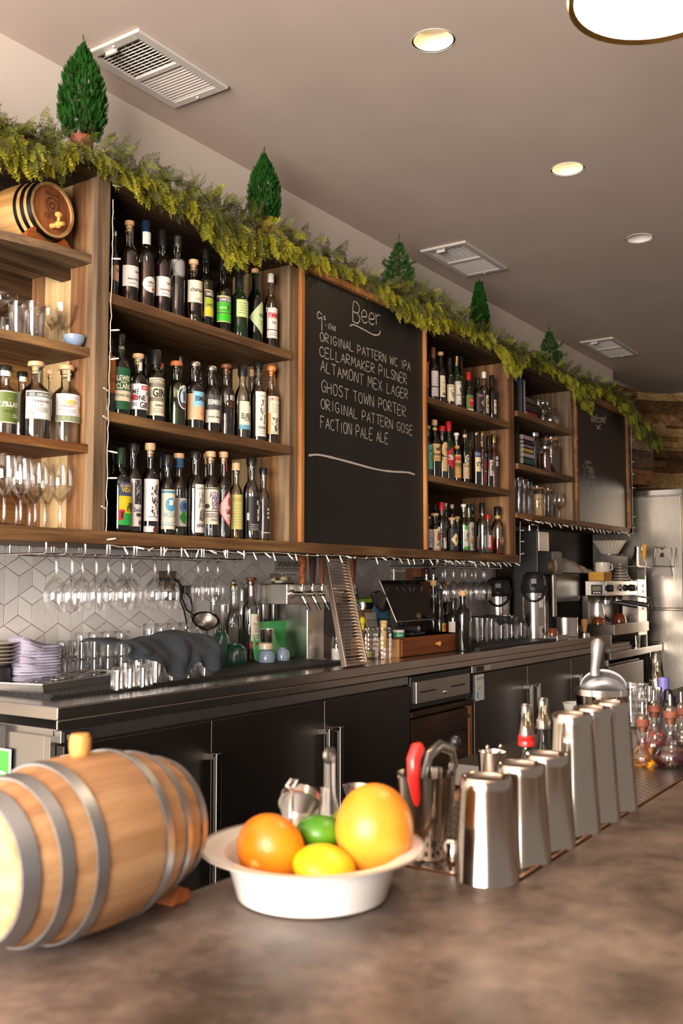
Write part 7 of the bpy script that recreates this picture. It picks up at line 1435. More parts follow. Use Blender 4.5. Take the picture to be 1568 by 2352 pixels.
b = MB(); a0, a1, a2, a3 = (at_z(u, v, CT+.001) for u, v in ((1084, 1473), (1104, 1468), (1156, 1473), (1140, 1481))); b.prism([tuple(v) for v in (a0, a3, a2, a1)], (0, 0, .002)); b.prism([tuple(np.array(v)+np.array([.004, .004, .003])) for v in (a0, a3, a2, a1)], (.002, 0, .004)); single('paper_napkin', b, mat('pinkish_paper', (.46, .38, .36), .8, var=.05), (0, 0, 0), 'folded pinkish paper lying on the steel in front of the pint glasses', 'paper napkin')

# ---------------------------------------------------------------- coffee corner
def airpot(px, pyt, pyk, pyb, w, Y, label, z=CT):
    p = at_y(px, 1400, Y); r = wpx(w, p); zb_ = z; zl = ht(px, pyk, Y)-z; zt_ = ht(px, pyt, Y)-z
    t = thing('pump_flask', label, 'airpot', (p[0], Y, z), rotz=face_cam(float(p[0]), Y)+PI/2)
    b = MB(); b.lathe([(r, 0), (r, .03), (r*.97, .032), (r*.97, zl), (r*.94, zl+.002)], 40); b.build('steel_body', S_bright, t)
    b = MB(); b.lathe([(r*.99, zl), (r*1.04, zl+.008), (r*1.03, zl+(zt_-zl)*.55), (r*.9, zl+(zt_-zl)*.85), (r*.55, zt_), (.0005, zt_+.002)], 40); b.ball((0, -r*.98, zl+(zt_-zl)*.35), r*.24, 12, sy=1.3, sz=.7); b.box(-r*.28, r*.28, -r*1.12, -r*.5, zl+(zt_-zl)*.42, zl+(zt_-zl)*.70); b.build('pump_lid', M_black, t, bevel=.003)
    b = MB(); b.tube([(r*1.06*math.cos(a), -r*.75*abs(math.sin(a))*1.35, zl+(zt_-zl)*.35-r*1.35*math.sin(a)) for a in [PI*k/16 for k in range(17)]], .0075, 8); b.build('carry_handle', M_black, t)
    b = MB(); patch_round(b, r*.97, -PI/2+R(22), -PI/2+R(58), zl*.30, zl*.98, 0); patch_round(b, r*.97, -PI/2+R(26), -PI/2+R(54), zl*.70, zl*.94, 1, lift=.001)
    for k in range(6): z_ = zl*(.72+.036*k); patch_round(b, r*.97, -PI/2+R(28), -PI/2+R(52), z_, z_+.002, 2, lift=.0014)
    b.build('label', [steel('label_band', (.5, .47, .44), .3), M_sticker, M_ink], t)
airpot(1226, 1314, 1362, 1461, 52, 2.20, 'steel pump flask with a black lid, standing at the worktop edge')
airpot(1144, 1326, 1370, 1461, 54, 2.50, 'steel pump flask with a black lid behind the pint glasses')
# coffee grinder
Yg2 = 2.30; x0, x1 = float(at_y(1235, 1300, Yg2)[0]), float(at_y(1259, 1300, Yg2)[0]); xs_ = x1; zt_ = ht(1236, 1218, Yg2)
t = thing('coffee_grinder', 'tall dark grey commercial coffee grinder under the raised bay', 'coffee grinder', ((x0+x1)/2, Yg2, CT))
M_gr = mat('grinder_enamel', (.045, .045, .043), .45, var=.1); S_gr = steel('grinder_steel', (.40, .37, .33), .35, 2)
b = MB(); b.box(x0, x1, Yg2, 2.46, CT+.02, zt_); b.box(x0+.02, x1-.02, Yg2+.03, 2.44, CT, CT+.02); loc_build(b, 'body', M_gr, t, bevel=.006)
zz1, zz2 = ht(1245, 1267, Yg2), ht(1245, 1320, Yg2)
b = MB(); b.box(x0+.004, x1-.002, Yg2-.008, Yg2-.0005, zz1, zt_-.004); loc_build(b, 'front_plate', S_gr, t, bevel=.004)
b = MB(); b.prism([(x0+.01, Yg2-.09, zz1), (x1-.01, Yg2-.09, zz1), (x1+.012, Yg2-.09, zz2+.06), (x1, Yg2-.09, zz2), (x0+.01, Yg2-.09, zz2)], (0, .089, 0)); loc_build(b, 'grinding_head', M_black, t, bevel=.004)
kx_, kz_ = float(at_y(1266, 1300, Yg2-.095)[0]), ht(1266, 1301, Yg2-.095)
b = MB(); b.lathe([(.042, 0), (.042, .022), (.034, .026), (.016, .027)], 28, M=Matrix.Translation((kx_, Yg2-.09, kz_)) @ Matrix.Rotation(PI/2, 4, 'X')); loc_build(b, 'dial', mat('bronze_dial', (.16, .10, .05), .35, .6), t)
b = MB(); b.tube([(x0+.02, Yg2+.06, zt_), (x0+.02, Yg2+.06, zt_+.03), (x0+.03, Yg2+.06, zt_+.04), (x1-.03, Yg2+.06, zt_+.04), (x1-.02, Yg2+.06, zt_+.03), (x1-.02, Yg2+.06, zt_)], .007, 8); loc_build(b, 'top_handle', S_bright, t)
b = MB(); b.tube([(x1-.03, Yg2-.04, zz2), (x1-.03, Yg2-.04, CT+.12)], .02, 12); loc_build(b, 'spout', S_gr, t)
# brewer
Yw = 2.27; x0, x1 = float(at_y(1275, 1380, Yw)[0]), 6.165; zt_, zm_ = ht(1344, 1318, Yw), ht(1344, 1380, Yw)
t = thing('coffee_brewer', 'black boxy coffee brewer beside the espresso machine', 'coffee brewer', ((x0+x1)/2, Yw, CT))
b = MB(); b.box(x0, x1, Yw, 2.56, zm_, zt_); b.box(x0, x1, 2.42, 2.56, CT, zm_); b.box(x0, x1, Yw, 2.42, CT, CT+.02); loc_build(b, 'housing', M_gr, t, bevel=.006)
b = MB(); b.box(x0+.01, x1-.01, Yw-.006, Yw, zm_+.015, zt_-.02); loc_build(b, 'front_panel', M_black, t, bevel=.002)
b = MB(); b.lathe([(.05, zm_-.03), (.075, zm_)], 24, ((x0+x1)/2, Yw+.09, 0)); loc_build(b, 'filter_basket', M_black, t)
# white towel with an orange stripe on the brewer
r_ = random.Random(3); xa_, xb_ = float(at_y(1278, 1300, 2.30)[0]), float(at_y(1366, 1300, 2.30)[0]); zt2_ = zt_
def wt(u, v):
    e = math.sin(PI*min(1, u*1.05))**.5*math.sin(PI*v)**.6; return (xa_+(xb_-xa_)*u, 2.27+.20*v, zt2_+.004+.085*e*(.85+.16*math.sin(u*8-1.2)+.12*math.sin(u*19+v*9)+.07*math.sin(u*33-v*14)))
b = MB(); b.grid(wt, 40, 20)
for i, f in enumerate(b.f): u = (i % 40)/40; b.m[i] = 1 if .52 < u < .56 else 0
o = single('towel', b, [mat('white_towel', (.55, .51, .46), .9, var=.08, scale=120, bump=.3), mat('orange_stripe', (.55, .17, .05), .9)], (0, 0, 0), 'crumpled white towel with an orange stripe on top of the coffee brewer', 'towel'); md = o.modifiers.new('s', 'SOLIDIFY'); md.thickness = .004; md.offset = 1
# knock box, tray, cup, tamper
M_cup = mat('russet_glaze', (.17, .035, .010), .15, var=.15, coat=.5)
p = at_y(1298, 1440, 2.185); r = wpx(56, p); h = ht(1298, 1418, 2.185)-CT; b = MB(); b.lathe([(r*.95, 0), (r, .004), (r, h), (r*.92, h), (r*.92, h-.03), (.0005, h-.03)], 32, m=0); b.tube([(-r*.95, 0, h-.012), (r*.95, 0, h-.012)], .014, 10, m=1); single('knock_box', b, [S_tow, M_black], (p[0], 2.185, CT), 'round steel knock box in front of the coffee brewer', 'knock box')
p = at_y(1277, 1452, 2.10); b = MB(); b.box(-.085, .085, -.04, .04, 0, .030); single('small_tray', b, S_tow, (p[0], 2.10, CT), 'small shallow steel tray holding a russet cup', 'tray', bevel=.003)
def cup(px, py, Y, z, w, label, handle_a=None, up=False, m_=M_cup):
    p = at_y(px, py, Y); r = wpx(w, p); h = r*1.25; t = thing('cup', label, 'cup', (p[0], Y, z), group='russet coffee cups')
    b = MB(); b.lathe([(r, 0), (r*.98, h*.3), (r*.8, h*.75), (r*.55, h*.95), (r*.5, h), (.0005, h*.98)] if not up else bowl_prof(r, h), 28); b.build('body', m_, t)
    if handle_a is not None: c, s_ = math.cos(handle_a), math.sin(handle_a); b = MB(); b.tube([(c*r*.85, s_*r*.85, h*.72), (c*r*1.4, s_*r*1.4, h*.62), (c*r*1.45, s_*r*1.45, h*.3), (c*r*.96, s_*r*.96, h*.22)], .0055, 8); b.build('handle', m_, t)
cup(1268, 1440, 2.10, CT+.0305, 25, 'russet cup upside down on the small steel tray')
p = at_y(1342, 1445, 2.12); hh = ht(1342, 1421, 2.12)-CT; t = thing('tamper', 'coffee tamper with a turned pale wood handle and steel foot', 'tamper', (p[0], 2.12, CT))
b = MB(); b.lathe([(.029, 0), (.029, .014), (.018, .022), (.010, .026)], 28); b.build('foot', S_bright, t); b = MB(); b.lathe([(.010, .026), (.012, .04), (.016, hh*.55), (.021, hh*.78), (.019, hh*.94), (.010, hh), (.0005, hh+.001)], 24); b.build('handle', wood('tamper_wood', ['#8a5a30', '#b5804a', '#c99760'], 2, bump=.1), t)
# espresso machine
Ye = 2.10; x0 = float(at_y(1392, 1350, Ye)[0]); x1 = float(at_y(1462, 1350, Ye)[0]); zt_, zb_ = ht(1392, 1334, Ye), ht(1392, 1369, Ye); yl = min(2.5, float(at_x(1343, 1350, x0)[1]))
S_esp = steel('espresso_steel', (.56, .51, .45), .22, 0)
t = thing('espresso_machine', 'steel two-group espresso machine with a small digital timer', 'espresso machine', ((x0+x1)/2, Ye+.2, zT))
b = MB(); b.box(x0, x1, Ye, yl, zb_, zt_); loc_build(b, 'head', S_esp, t, bevel=.004)
zd0, zd1 = ht(1392, 1462, Ye-.06), ht(1392, 1437, Ye-.06)
b = MB(); b.box(x0-.04, x1+.06, Ye-.06, yl-.02, zd0, zd1); loc_build(b, 'drip_tray', S_esp, t, bevel=.003)
b = MB(); b.box(x0+.02, x1, Ye+.17, yl-.01, zd1, zb_); loc_build(b, 'back_body', steel('espresso_dark', (.22, .20, .18), .35, 2), t)
xc0, xc1 = float(at_y(1465, 1400, Ye-.02)[0]), float(at_y(1485, 1400, Ye-.02)[0])
b = MB(); b.box(xc0, xc1, Ye-.02, yl-.05, ht(1475, 1458, Ye), ht(1475, 1330, Ye)); loc_build(b, 'side_column', S_esp, t, bevel=.004)
for k in range(5):
    b = MB(); zz_ = ht(1480, 1345+13*k, Ye-.02); b.lathe([(.008, 0), (.008, .004), (.005, .006)], 12, M=Matrix.Translation(((xc0+xc1)/2+.02, Ye-.02, zz_)) @ Matrix.Rotation(PI/2, 4, 'X')); loc_build(b, 'button', S_bright, t)
for px in (1392, 1418):
    xx = float(at_y(px+6, 1380, Ye+.04)[0]); b = MB(); b.lathe([(.038, zb_-.028), (.042, zb_-.012), (.034, zb_)], 24, (xx, Ye+.06, 0)); g_ = loc_build(b, 'group_head', S_bright, t)
    b = MB(); b.lathe([(.036, zb_-.052), (.036, zb_-.029)], 24, (xx, Ye+.06, 0)); pf = loc_build(b, 'portafilter', S_bright, t)
    b = MB(); b.tube([(xx, Ye+.03, zb_-.040), (xx+.01, Ye-.03, zb_-.048), (xx+.03, Ye-.14, zb_-.066)], [.010, .015, .016], 12); loc_build(b, 'portafilter_handle', M_black, t)
b = MB(); b.tube([(x1-.03, Ye+.02, zb_), (x1-.02, Ye-.04, zb_-.012), (x1+.03, Ye-.07, zb_-.02), (x1+.07, Ye-.08, zb_-.10)], .006, 8); loc_build(b, 'steam_wand', S_bright, t)
for px, py in ((1402, 1351), (1452, 1350)):
    xx = float(at_y(px, py, Ye-.03)[0]); b = MB(); b.lathe([(.016, 0), (.024, .012), (.022, .045), (.012, .05)], 16, M=Matrix.Translation((xx, Ye, ht(px, py, Ye))) @ Matrix.Rotation(PI/2, 4, 'X')); loc_build(b, 'steam_knob', M_black, t)
xx = float(at_y(1426, 1350, Ye)[0]); b = MB(); b.lathe([(.022, 0), (.024, .006), (.018, .008)], 20, M=Matrix.Translation((xx, Ye, ht(1426, 1350, Ye))) @ Matrix.Rotation(PI/2, 4, 'X')); loc_build(b, 'gauge', S_bright, t)
for xx in (x0+.05, x1+.02): b = MB(); b.lathe([(.024, zT), (.026, zT+.01), (.030, zd0)], 20, (xx, Ye+.02, 0)); loc_build(b, 'leg', S_bright, t)
# timer on its flank
ya, yb_ = float(at_x(1385, 1352, x0)[1]), float(at_x(1358, 1352, x0)[1]); za, zb2 = float(at_x(1372, 1366, x0)[2]), float(at_x(1372, 1343, x0)[2])
t2 = thing('timer', 'small black digital timer stuck on the flank of the espresso machine', 'timer', (x0, ya, za)); b = MB(); b.box(x0-.012, x0-.0005, ya, yb_, za, zb2); loc_build(b, 'case', M_black, t2, bevel=.002)
zz_ = zb2-(zb2-za)*.18; b = MB(); b.box(x0-.0135, x0-.012, ya+.012, yb_-.012, za+(zb2-za)*.42, zz_, 0); text_flat(b, '00:00', (x0-.0135, yb_-.018, za+(zb2-za)*.48), (0, -1, 0), (0, 0, 1), (zz_-za)*.36, 1, width=(yb_-ya)*.62, bold=.02); loc_build(b, 'display', [mat('lcd', (.24, .25, .13), .4), M_ink], t2)
b = MB()
for k in range(3): yy = ya+(yb_-ya)*(.2+.22*k); b.box(x0-.0145, x0-.012, yy, yy+(yb_-ya)*.14, za+(zb2-za)*.14, za+(zb2-za)*.26)
loc_build(b, 'buttons', S_bright, t2)
cup(1373, 1425, Ye+.05, zd1+.0005, 27, 'russet cup upside down under the steel milk jug', handle_a=R(-60)); cup(1422, 1420, Ye+.07, zd1+.0005, 30, 'russet cup upside down under the second portafilter', handle_a=R(0))
Yp = Ye+.13; p = at_y(1373, 1395, Yp); h = ht(1373, 1380, Yp)-zd1; b = MB(); b.lathe([(.040, 0), (.042, .004), (.040, h*.5), (.032, h*.8), (.036, h)], 28, capt=False); b.tube([(.036, -.01, h*.85), (.065, -.015, h*.8), (.065, -.015, h*.35), (.040, -.01, h*.25)], .005, 8); single('milk_jug', b, S_bright, (p[0], Yp, zd1), 'steel milk jug standing on the espresso machine tray', 'milk jug')
# things on top of the machine
zt3 = zt_
p0, p1 = at_y(1386, 1325, Ye+.03), at_y(1400, 1325, Ye+.03); xw0, xw1 = float(at_y(1386, 1330, Ye+.02)[0]), float(at_y(1401, 1330, Ye+.02)[0]); yw = min(yl-.01, float(at_x(1351, 1325, xw0)[1]))
t = thing('filter_box', 'pale yellow wooden box with finger joints on the espresso machine', 'box', (xw0, Ye+.02, zt3)); W_pine = wood('pine_yellow', ['#a8742c', '#c9943f', '#d8a854'], 1, bump=.1); hb = ht(1386, 1314, Ye+.02)
b = MB(); b.box(xw0, xw1+.03, Ye+.02, Ye+.032, zt3, hb); b.box(xw0, xw1+.03, yw-.012, yw, zt3, hb); b.box(xw0, xw0+.012, Ye+.0325, yw-.0125, zt3, hb); b.box(xw1+.018, xw1+.03, Ye+.0325, yw-.0125, zt3, hb); b.box(xw0+.0125, xw1+.0175, Ye+.0325, yw-.0125, zt3, hb-.006); loc_build(b, 'case', W_pine, t, bevel=.001)
Ym = (Ye+.02+yw)/2; p = at_y(1383, 1304, Ym); r = wpx(33, p); hm = ht(1383, 1292, Ym)-hb; b = MB(); b.lathe([(r*.95, 0), (r, .004), (r, hm), (r*.92, hm), (r*.9, .008), (.0005, .007)], 28); b.tube([(r*.8, -r*.55, hm*.85), (r*1.3, -r*.95, hm*.75), (r*1.3, -r*.95, hm*.3), (r*.8, -r*.55, hm*.15)], .006, 8); single('mug', b, mat('mug_white', (.62, .56, .48), .3, var=.04), (p[0], Ym, hb+.0005), 'white mug standing on the yellow wooden box', 'mug')
p = at_y(1424, 1325, Ye+.10); r = wpx(50, p); hs_ = ht(1424, 1295, Ye+.10)-zt3; M_st1 = mat('dripper_white', (.60, .55, .49), .4, var=.04); M_st2 = mat('dripper_brown', (.06, .025, .015), .4, var=.1)
for k in range(6):
    z0 = hs_*k/6; r0, r1 = r*(1-k*.155), r*(1-(k+.85)*.155); b = MB(); b.lathe([(r0, z0), (r0*.985, z0+.003), (r1, z0+hs_/6-.0008)], 28); lab = ['bottom', 'second', 'third', 'fourth', 'fifth', 'top'][k]
    b2 = MB(); b2.lathe([(r0*1.01, 0), (r0*1.01, hs_*.07)], 28, m=1); b2.lathe([(r0*.97, hs_*.07), (max(.002, r1), hs_/6-.0006)], 28, m=0); single('saucer', b2, [M_st1, M_st2], (p[0], Ye+.10, zt3+z0), '%s of the striped cone of nested saucers on the espresso machine' % lab, 'saucer', 'nested striped saucers')
# dark box with a blue cloth, and paper filters on a saucer
Yx = 2.29; x0_, x1_ = float(at_y(1370, 1300, Yx)[0]), 7.06; zx = ht(1400, 1276, Yx)
b = MB(); b.box(x0_, x1_, Yx, yl-.01, zt3+.001, zx); single('hot_water_urn', b, M_gr, (0, 0, 0), 'dark square hot-water boiler carrying the paper filters', 'boiler', bevel=.005)
r_ = random.Random(9); yc_ = Yx-.006
b = MB(); xc_ = float(at_y(1428, 1290, Yx)[0]); b.grid(lambda u, v: (xc_-.16+.22*u, (Yx+.10*(1-v/.3)) if v < .3 else yc_-.03*math.sin(u*9)*(v-.3)-.02, (zx+.004) if v < .3 else zx+.004-(.17+.10*u)*(v-.3)/.7), 16, 14); o = single('cloth', b, M_tow, (0, 0, 0), 'dark blue cloth hanging over the square boiler', 'cloth'); md = o.modifiers.new('s', 'SOLIDIFY'); md.thickness = .004
p = at_y(1400, 1272, 2.35); b = MB(); b.lathe([(.05, 0), (.09, .008), (.09, .011), (.05, .006)], 32); single('saucer', b, M_cup, (p[0], 2.35, zx+.0005), 'dark red saucer under the fluted paper filters', 'saucer')
r0, r1, hf = wpx(36, p), wpx(72, p), ht(1400, 1243, 2.35)-zx-.011
b = MB(); n = 26; vs = []; fs = []
for i in range(7):
    f = i/6; rr = r0+(r1-r0)*f
    for k in range(n*2): a = PI*k/n; q = rr*(1+(.05*f+.02)*(1 if k % 2 else -1)); vs.append((q*math.cos(a), q*math.sin(a), hf*f+(.004 if k % 2 else -.004)*f))
fs = [(i*2*n+k, i*2*n+(k+1) % (2*n), (i+1)*2*n+(k+1) % (2*n), (i+1)*2*n+k) for i in range(6) for k in range(2*n)]; fs.append(tuple(reversed(range(2*n)))); b.add(vs, fs)
single('paper_filters', b, mat('filter_paper', (.60, .53, .43), .8, var=.04), (p[0], 2.35, zx+.0125), 'fluted white paper coffee filters nested in a basket shape', 'coffee filters')
# notebooks under the machine
for k, (dx, lab) in enumerate(((0, 'lower white notebook on the steel table under the espresso machine'), (.015, 'upper white notebook on the steel table under the espresso machine'))):
    xn0, xn1 = float(at_y(1400, 1485, 2.085)[0]), float(at_y(1450, 1480, 2.085)[0]); b = MB(); b.box(0, xn1-xn0, 0, .17, 0, .005, 0); b.box(0, xn1-xn0, .002, .17, .005, .016, 1); b.box(0, xn1-xn0, 0, .17, .016, .021, 0); single('notebook', b, [mat('notebook_cover', (.50, .45, .38), .6), mat('book_pages', (.55, .5, .42), .8)], (xn0+dx, 2.085+dx, zT+.0005+.0216*k), lab, 'notebook', 'notebooks', bevel=.001)
# jug with a wooden handle, and scoops in a rack on the refrigerator
p = at_y(1465, 1290, 2.12); zj = ht(1465, 1300, 2.12); hj = ht(1465, 1256, 2.12)-zj; r = wpx(38, p)
t = thing('kettle', 'conical steel jug with an upright wooden handle beside the tall refrigerator', 'jug', (p[0], 2.12, zj)); b = MB(); b.lathe([(r, 0), (r, .004), (r*.45, hj*.85), (r*.5, hj)], 28, capt=False); b.build('body', S_bright, t); b = MB(); b.tube([(-.01, -r*.7, hj*.3), (-.01, -r*.85, hj*1.1)], .016, 10, flat=.6); b.build('handle', W_pine, t)
b = MB(); b.box(xc0-.05, float(p[0])+.09, 2.06, 2.18, zj-.012, zj-.0005); b.box(xc1+.01, xc1+.03, 2.09, 2.15, zT, zj-.012); single('shelf_stand', b, S_esp, (0, 0, 0), 'narrow steel stand carrying the conical jug', 'stand', bevel=.002)
xf_ = 7.218
def fq(u, v, d=0): q = at_x(u, v, xf_-d); return tuple(q)
t = thing('wire_rack', 'wire rack holding ice scoops on the door of the tall refrigerator', 'rack', fq(1525, 1290))
b = MB(); b.tube([fq(1503, 1258, .004), fq(1553, 1256, .004), fq(1546, 1328, .004), fq(1541, 1258, .004)], .004, 6); b.tube([fq(1500, 1300, .07), fq(1548, 1301, .07), fq(1553, 1258, .004)], .004, 6); b.tube([fq(1500, 1300, .07), fq(1503, 1258, .004)], .004, 6); loc_build(b, 'wire', S_bright, t)
qq = Vector(fq(1517, 1300, .045)); b = MB(); Ms = Matrix.Translation(qq) @ Matrix.Rotation(R(90), 4, 'Z') @ Matrix.Rotation(R(8), 4, 'X')
vs = []; n = 14
for i in range(8):
    f = i/7
    for k in range(n+1): a = PI*k/n; rr = .075*(1-.25*f); vs.append(tuple(Ms @ Vector((rr*math.cos(a), -.03+.0*f, -.08+.11*f+0*a+.055*math.sin(a)*(.3+.7*f)))))
b.add(vs, [(i*(n+1)+k, i*(n+1)+k+1, (i+1)*(n+1)+k+1, (i+1)*(n+1)+k) for i in range(7) for k in range(n)], 0, True); b.tube([tuple(Ms @ Vector((0, -.03, .07))), tuple(Ms @ Vector((0, -.05, .11))), tuple(Ms @ Vector((0, -.035, .15)))], [.016, .015, .019], 10)
o = single('ice_scoop', b, steel('scoop_aluminium', (.40, .37, .34), .4, 2), (0, 0, 0), 'round-backed aluminium ice scoop hanging in the wire rack', 'scoop')

# ================================================================ ON THE BAR
# oak barrel lying by the rim of the bar
W_bs = [wood('barrel_stave_light', ['#8e6945', '#a9835e', '#ba966f'], 0, bump=.15, rough=.5), wood('barrel_stave_mid', ['#80593a', '#9c7450', '#b08862'], 0, bump=.15, rough=.5)]
S_hoop = steel('galvanised_hoop', (.42, .44, .47), .42, 1)
t, M_ = barrel('oak_barrel', 'pale oak barrel with grey steel hoops and a bung, lying on the bar counter', (.747, .850, BZ+.0015), 0, .095, .070, .131, [(-.93, .065), (-.66, .052), (-.37, .05), (.37, .042), (.66, .038), (.95, .05)], 16, W_bs, wood('barrel_head_pale', ['#a87c50', '#c89c6c', '#dcb488'], 1, bump=.1), S_hoop)
b = MB(); b.lathe([(.0095, .186), (.0105, .19), (.0118, .197), (.0118, .207), (.0095, .2125), (.0005, .213)], 24); b.build('bung', wood('bung_wood', ['#b07a3c', '#c8914e', '#d8a664'], 2, bump=.05), t)
b = MB(); b.prism([(.118, -.03, -.0012), (.150, -.03, -.0012), (.150, -.03, .012), (.128, -.03, .020)], (0, .055, 0)); b.build('chock', W_crad, t, bevel=.003)

# fruit bowl
fx, fy = .996, .712
M_en = mat('white_enamel', (.72, .70, .68), .18, var=.02, coat=.3); M_rim = mat('enamel_rim', (.40, .33, .27), .25, var=.1)
t = thing('fruit_bowl', 'wide white enamel bowl with a flared rim, holding citrus fruit on the bar', 'bowl', (fx, fy, BZ))
br = .137; bh = .060
b = MB(); b.lathe([(br*.63, 0), (br*.67, .003), (br*.735, bh*.55), (br*.79, bh*.86), (br*.985, bh*.985), (br, bh), (br*.985, bh*1.01), (br*.79, bh*.92), (br*.725, bh*.58), (br*.64, .008), (.0005, .006)], 64); b.build('body', M_en, t)
b = MB(); b.lathe([(br*.985, bh*.98), (br*1.008, bh*.99), (br*1.008, bh*1.02), (br*.985, bh*1.025)], 64, capb=False, capt=False); b.build('rim', M_rim, t)
def citrus(px, py, wpx_, hpx, lift, cols, label, name, seed, point=0, tilt=(0, 0), navel=False):
    """Centre of the fruit measured at (px, py); kept at the depth of the bowl plus lift."""
    d = depth((fx, fy, BZ+.05))+lift; p = _O+_ray(px, py)*d
    rx, rz_ = wpx_*d/FPX/2, hpx*d/FPX/2
    m, nt, bb = _new(name+'_peel'+str(seed)); n1 = _noise(nt, 9, detail=2); n2 = _noise(nt, 330, detail=1)
    r1 = _ramp(nt, n1.outputs['Fac'], [(.35, lin(cols[0])), (.65, lin(cols[1]))]); nt.links.new(r1.outputs[0], bb.inputs['Base Color']); bb.inputs['Roughness'].default_value = .36; _bump(nt, bb, n2.outputs['Fac'], .35, .0012)
    bb.inputs['Subsurface Weight'].default_value = .15; bb.inputs['Subsurface Radius'].default_value = (.008, .004, .001)
    b = MB(); prof = []
    for i in range(25):
        a = PI*i/24; q = math.sin(a); z = -math.cos(a)
        e = point*math.exp(-((1-abs(z))/.10)**2)*(1 if z > 0 else .5)
        prof.append((max(1e-5, q)*rx, z*rz_*(1+e)))
    if navel: prof = [(r_, z_-(.0025*math.exp(-(r_/.004)**2) if z_ > 0 else 0)) for r_, z_ in prof]
    Mt = Matrix.Rotation(tilt[0], 4, 'X') @ Matrix.Rotation(tilt[1], 4, 'Y')
    b.lathe(prof, 40, M=Mt, sm=True)
    if navel:
        t_ = thing(name, label, name, tuple(p)); b.build('peel', m, t_, sharp=3)
        bb_ = MB(); bb_.lathe([(.0085, rz_-.0016), (.007, rz_+.0004), (.0045, rz_-.0002), (.003, rz_+.0012), (.0005, rz_+.0006)], 18, M=Mt); bb_.build('navel', mat('navel_yellow', (.72, .36, .05), .5, var=.25, scale=300), t_)
    else: tag(b.build(name, m, None, tuple(p), sharp=3), label, name)
tl = math.atan2(1, 1)
citrus(621, 1950, 164, 138, .0, ('#cf6c06', '#e58812'), 'navel orange with its navel towards the viewer, in the fruit bowl', 'orange', 1, tilt=(R(170), R(-70)), navel=True)
citrus(860, 1904, 180, 204, .005, ('#d97c18', '#e6962f'), 'big orange-yellow grapefruit, largest fruit in the bowl', 'grapefruit', 2, tilt=(R(-4), R(6)))
citrus(744, 1990, 146, 92, -.035, ('#dbae10', '#e8c422'), 'yellow lemon at the front of the fruit bowl', 'lemon', 3, point=.05, tilt=(R(10), R(0)))
citrus(736, 1914, 116, 82, .035, ('#356f0e', '#528c18'), 'green lime between the orange and the grapefruit', 'lime', 4, tilt=(0, R(14)))
citrus(806, 1890, 96, 70, .07, ('#6f7c10', '#8c9a1c'), 'yellow-green lime mostly hidden behind the grapefruit', 'lime', 5)

# steel tins upside down in a row
S_tin = steel('shaker_steel', (.56, .505, .45), .13, 2)
for k, (x_, y_, zt_, lab) in enumerate([(1.178, .565, 1.010, 'short upturned shaker tin at the near end of the row on the drip tray'), (1.287, .565, 1.010, 'short upturned shaker tin, second in the row on the drip tray'), (1.380, .565, 1.010, 'short upturned shaker tin, third in the row, with a dented rim on top'), (1.484, .563, 1.058, 'tall upturned shaker tin, fourth in the row'), (1.574, .562, 1.058, 'tall upturned shaker tin, fifth in the row'), (1.665, .562, 1.058, 'tall upturned shaker tin at the far end of the row')]):
    z0 = BZ-.005; h = zt_-z0; r0, r1 = .0418, .0335 if k < 3 else .0315
    b = MB(); b.lathe([(r0*1.015, 0), (r0*1.02, .002), (r0, .004), (r0+(r1-r0)*.55, h*.55), (r1*1.02, h-.016), (r1*1.035, h-.012), (r1*.99, h-.004), (r1*.93, h), (r1*.85, h-.0008), (r1*.80, h-.004), (.0005, h-.0045)], 56)
    single('shaker_tin', b, S_tin, (x_, y_, z0), lab, 'shaker tin', 'row of upturned shaker tins')
# mixing tin with bar tools
TZ = BZ-.005
def tin_up(px, pyt, pyb, w, Y, label, z=TZ):
    p = at_y(px, (pyt+pyb)/2, Y); h = ht(px, pyt, Y)-z; r = wpx(w, p); b = MB(); b.lathe([(r*.76, 0), (r*.79, .003), (r, h-.002), (r*1.02, h), (r*.985, h), (r*.77, .006), (.0005, .005)], 48, capt=False); return single('mixing_tin', b, S_tin, (p[0], Y, z), label, 'mixing tin'), Vector((float(p[0]), Y, z)), h, r
Yt = .690
o, tp, th_, tr_ = tin_up(979, 1775, 2000, 136, Yt, 'upright steel mixing tin full of bar tools, behind the fruit bowl')
def tool_pts(pts, Y): return [tuple(at_y(u, v, Y)) for u, v in pts]
M_red = mat('red_plastic', (.62, .018, .015), .3, var=.05, coat=.2)
b = MB(); P = tool_pts([(976, 1955), (964, 1870), (950, 1790), (950, 1745), (960, 1718), (964, 1712)], Yt-.005); b.tube(P, [.004, .006, .0088, .0104, .0105, .006], 14); single('peeler', b, M_red, (0, 0, 0), 'red-handled peeler standing in the mixing tin', 'peeler')
b = MB(); P = tool_pts([(985, 1950), (978, 1830), (976, 1780), (985, 1735), (1010, 1712), (1036, 1722), (1044, 1755), (1024, 1810), (1010, 1930)], Yt+.012); b.tube(P, [.003, .004, .0055, .0062, .0062, .0062, .0055, .004, .003], 10, flat=1.4); single('tongs', b, steel('tong_steel', (.33, .32, .31), .3, 2), (0, 0, 0), 'looped steel tongs standing in the mixing tin', 'tongs')
b = MB(); P = tool_pts([(985, 1960), (1030, 1780), (1046, 1705)], Yt+.02); b.tube(P, .0026, 8, m=0); b.ball(P[-1], .0085, 14, m=1, sz=1.25); single('muddler', b, [S_tin, M_black], (0, 0, 0), 'bar tool with a round black knob leaning in the mixing tin', 'bar tool')
b = MB(); P = tool_pts([(1000, 1930), (1002, 1762)], Yt-.004); b.tube(P, [.007, .0085], 14); single('tool_handle', b, S_bright, (0, 0, 0), 'stubby bright steel tool handle inside the mixing tin', 'bar tool')
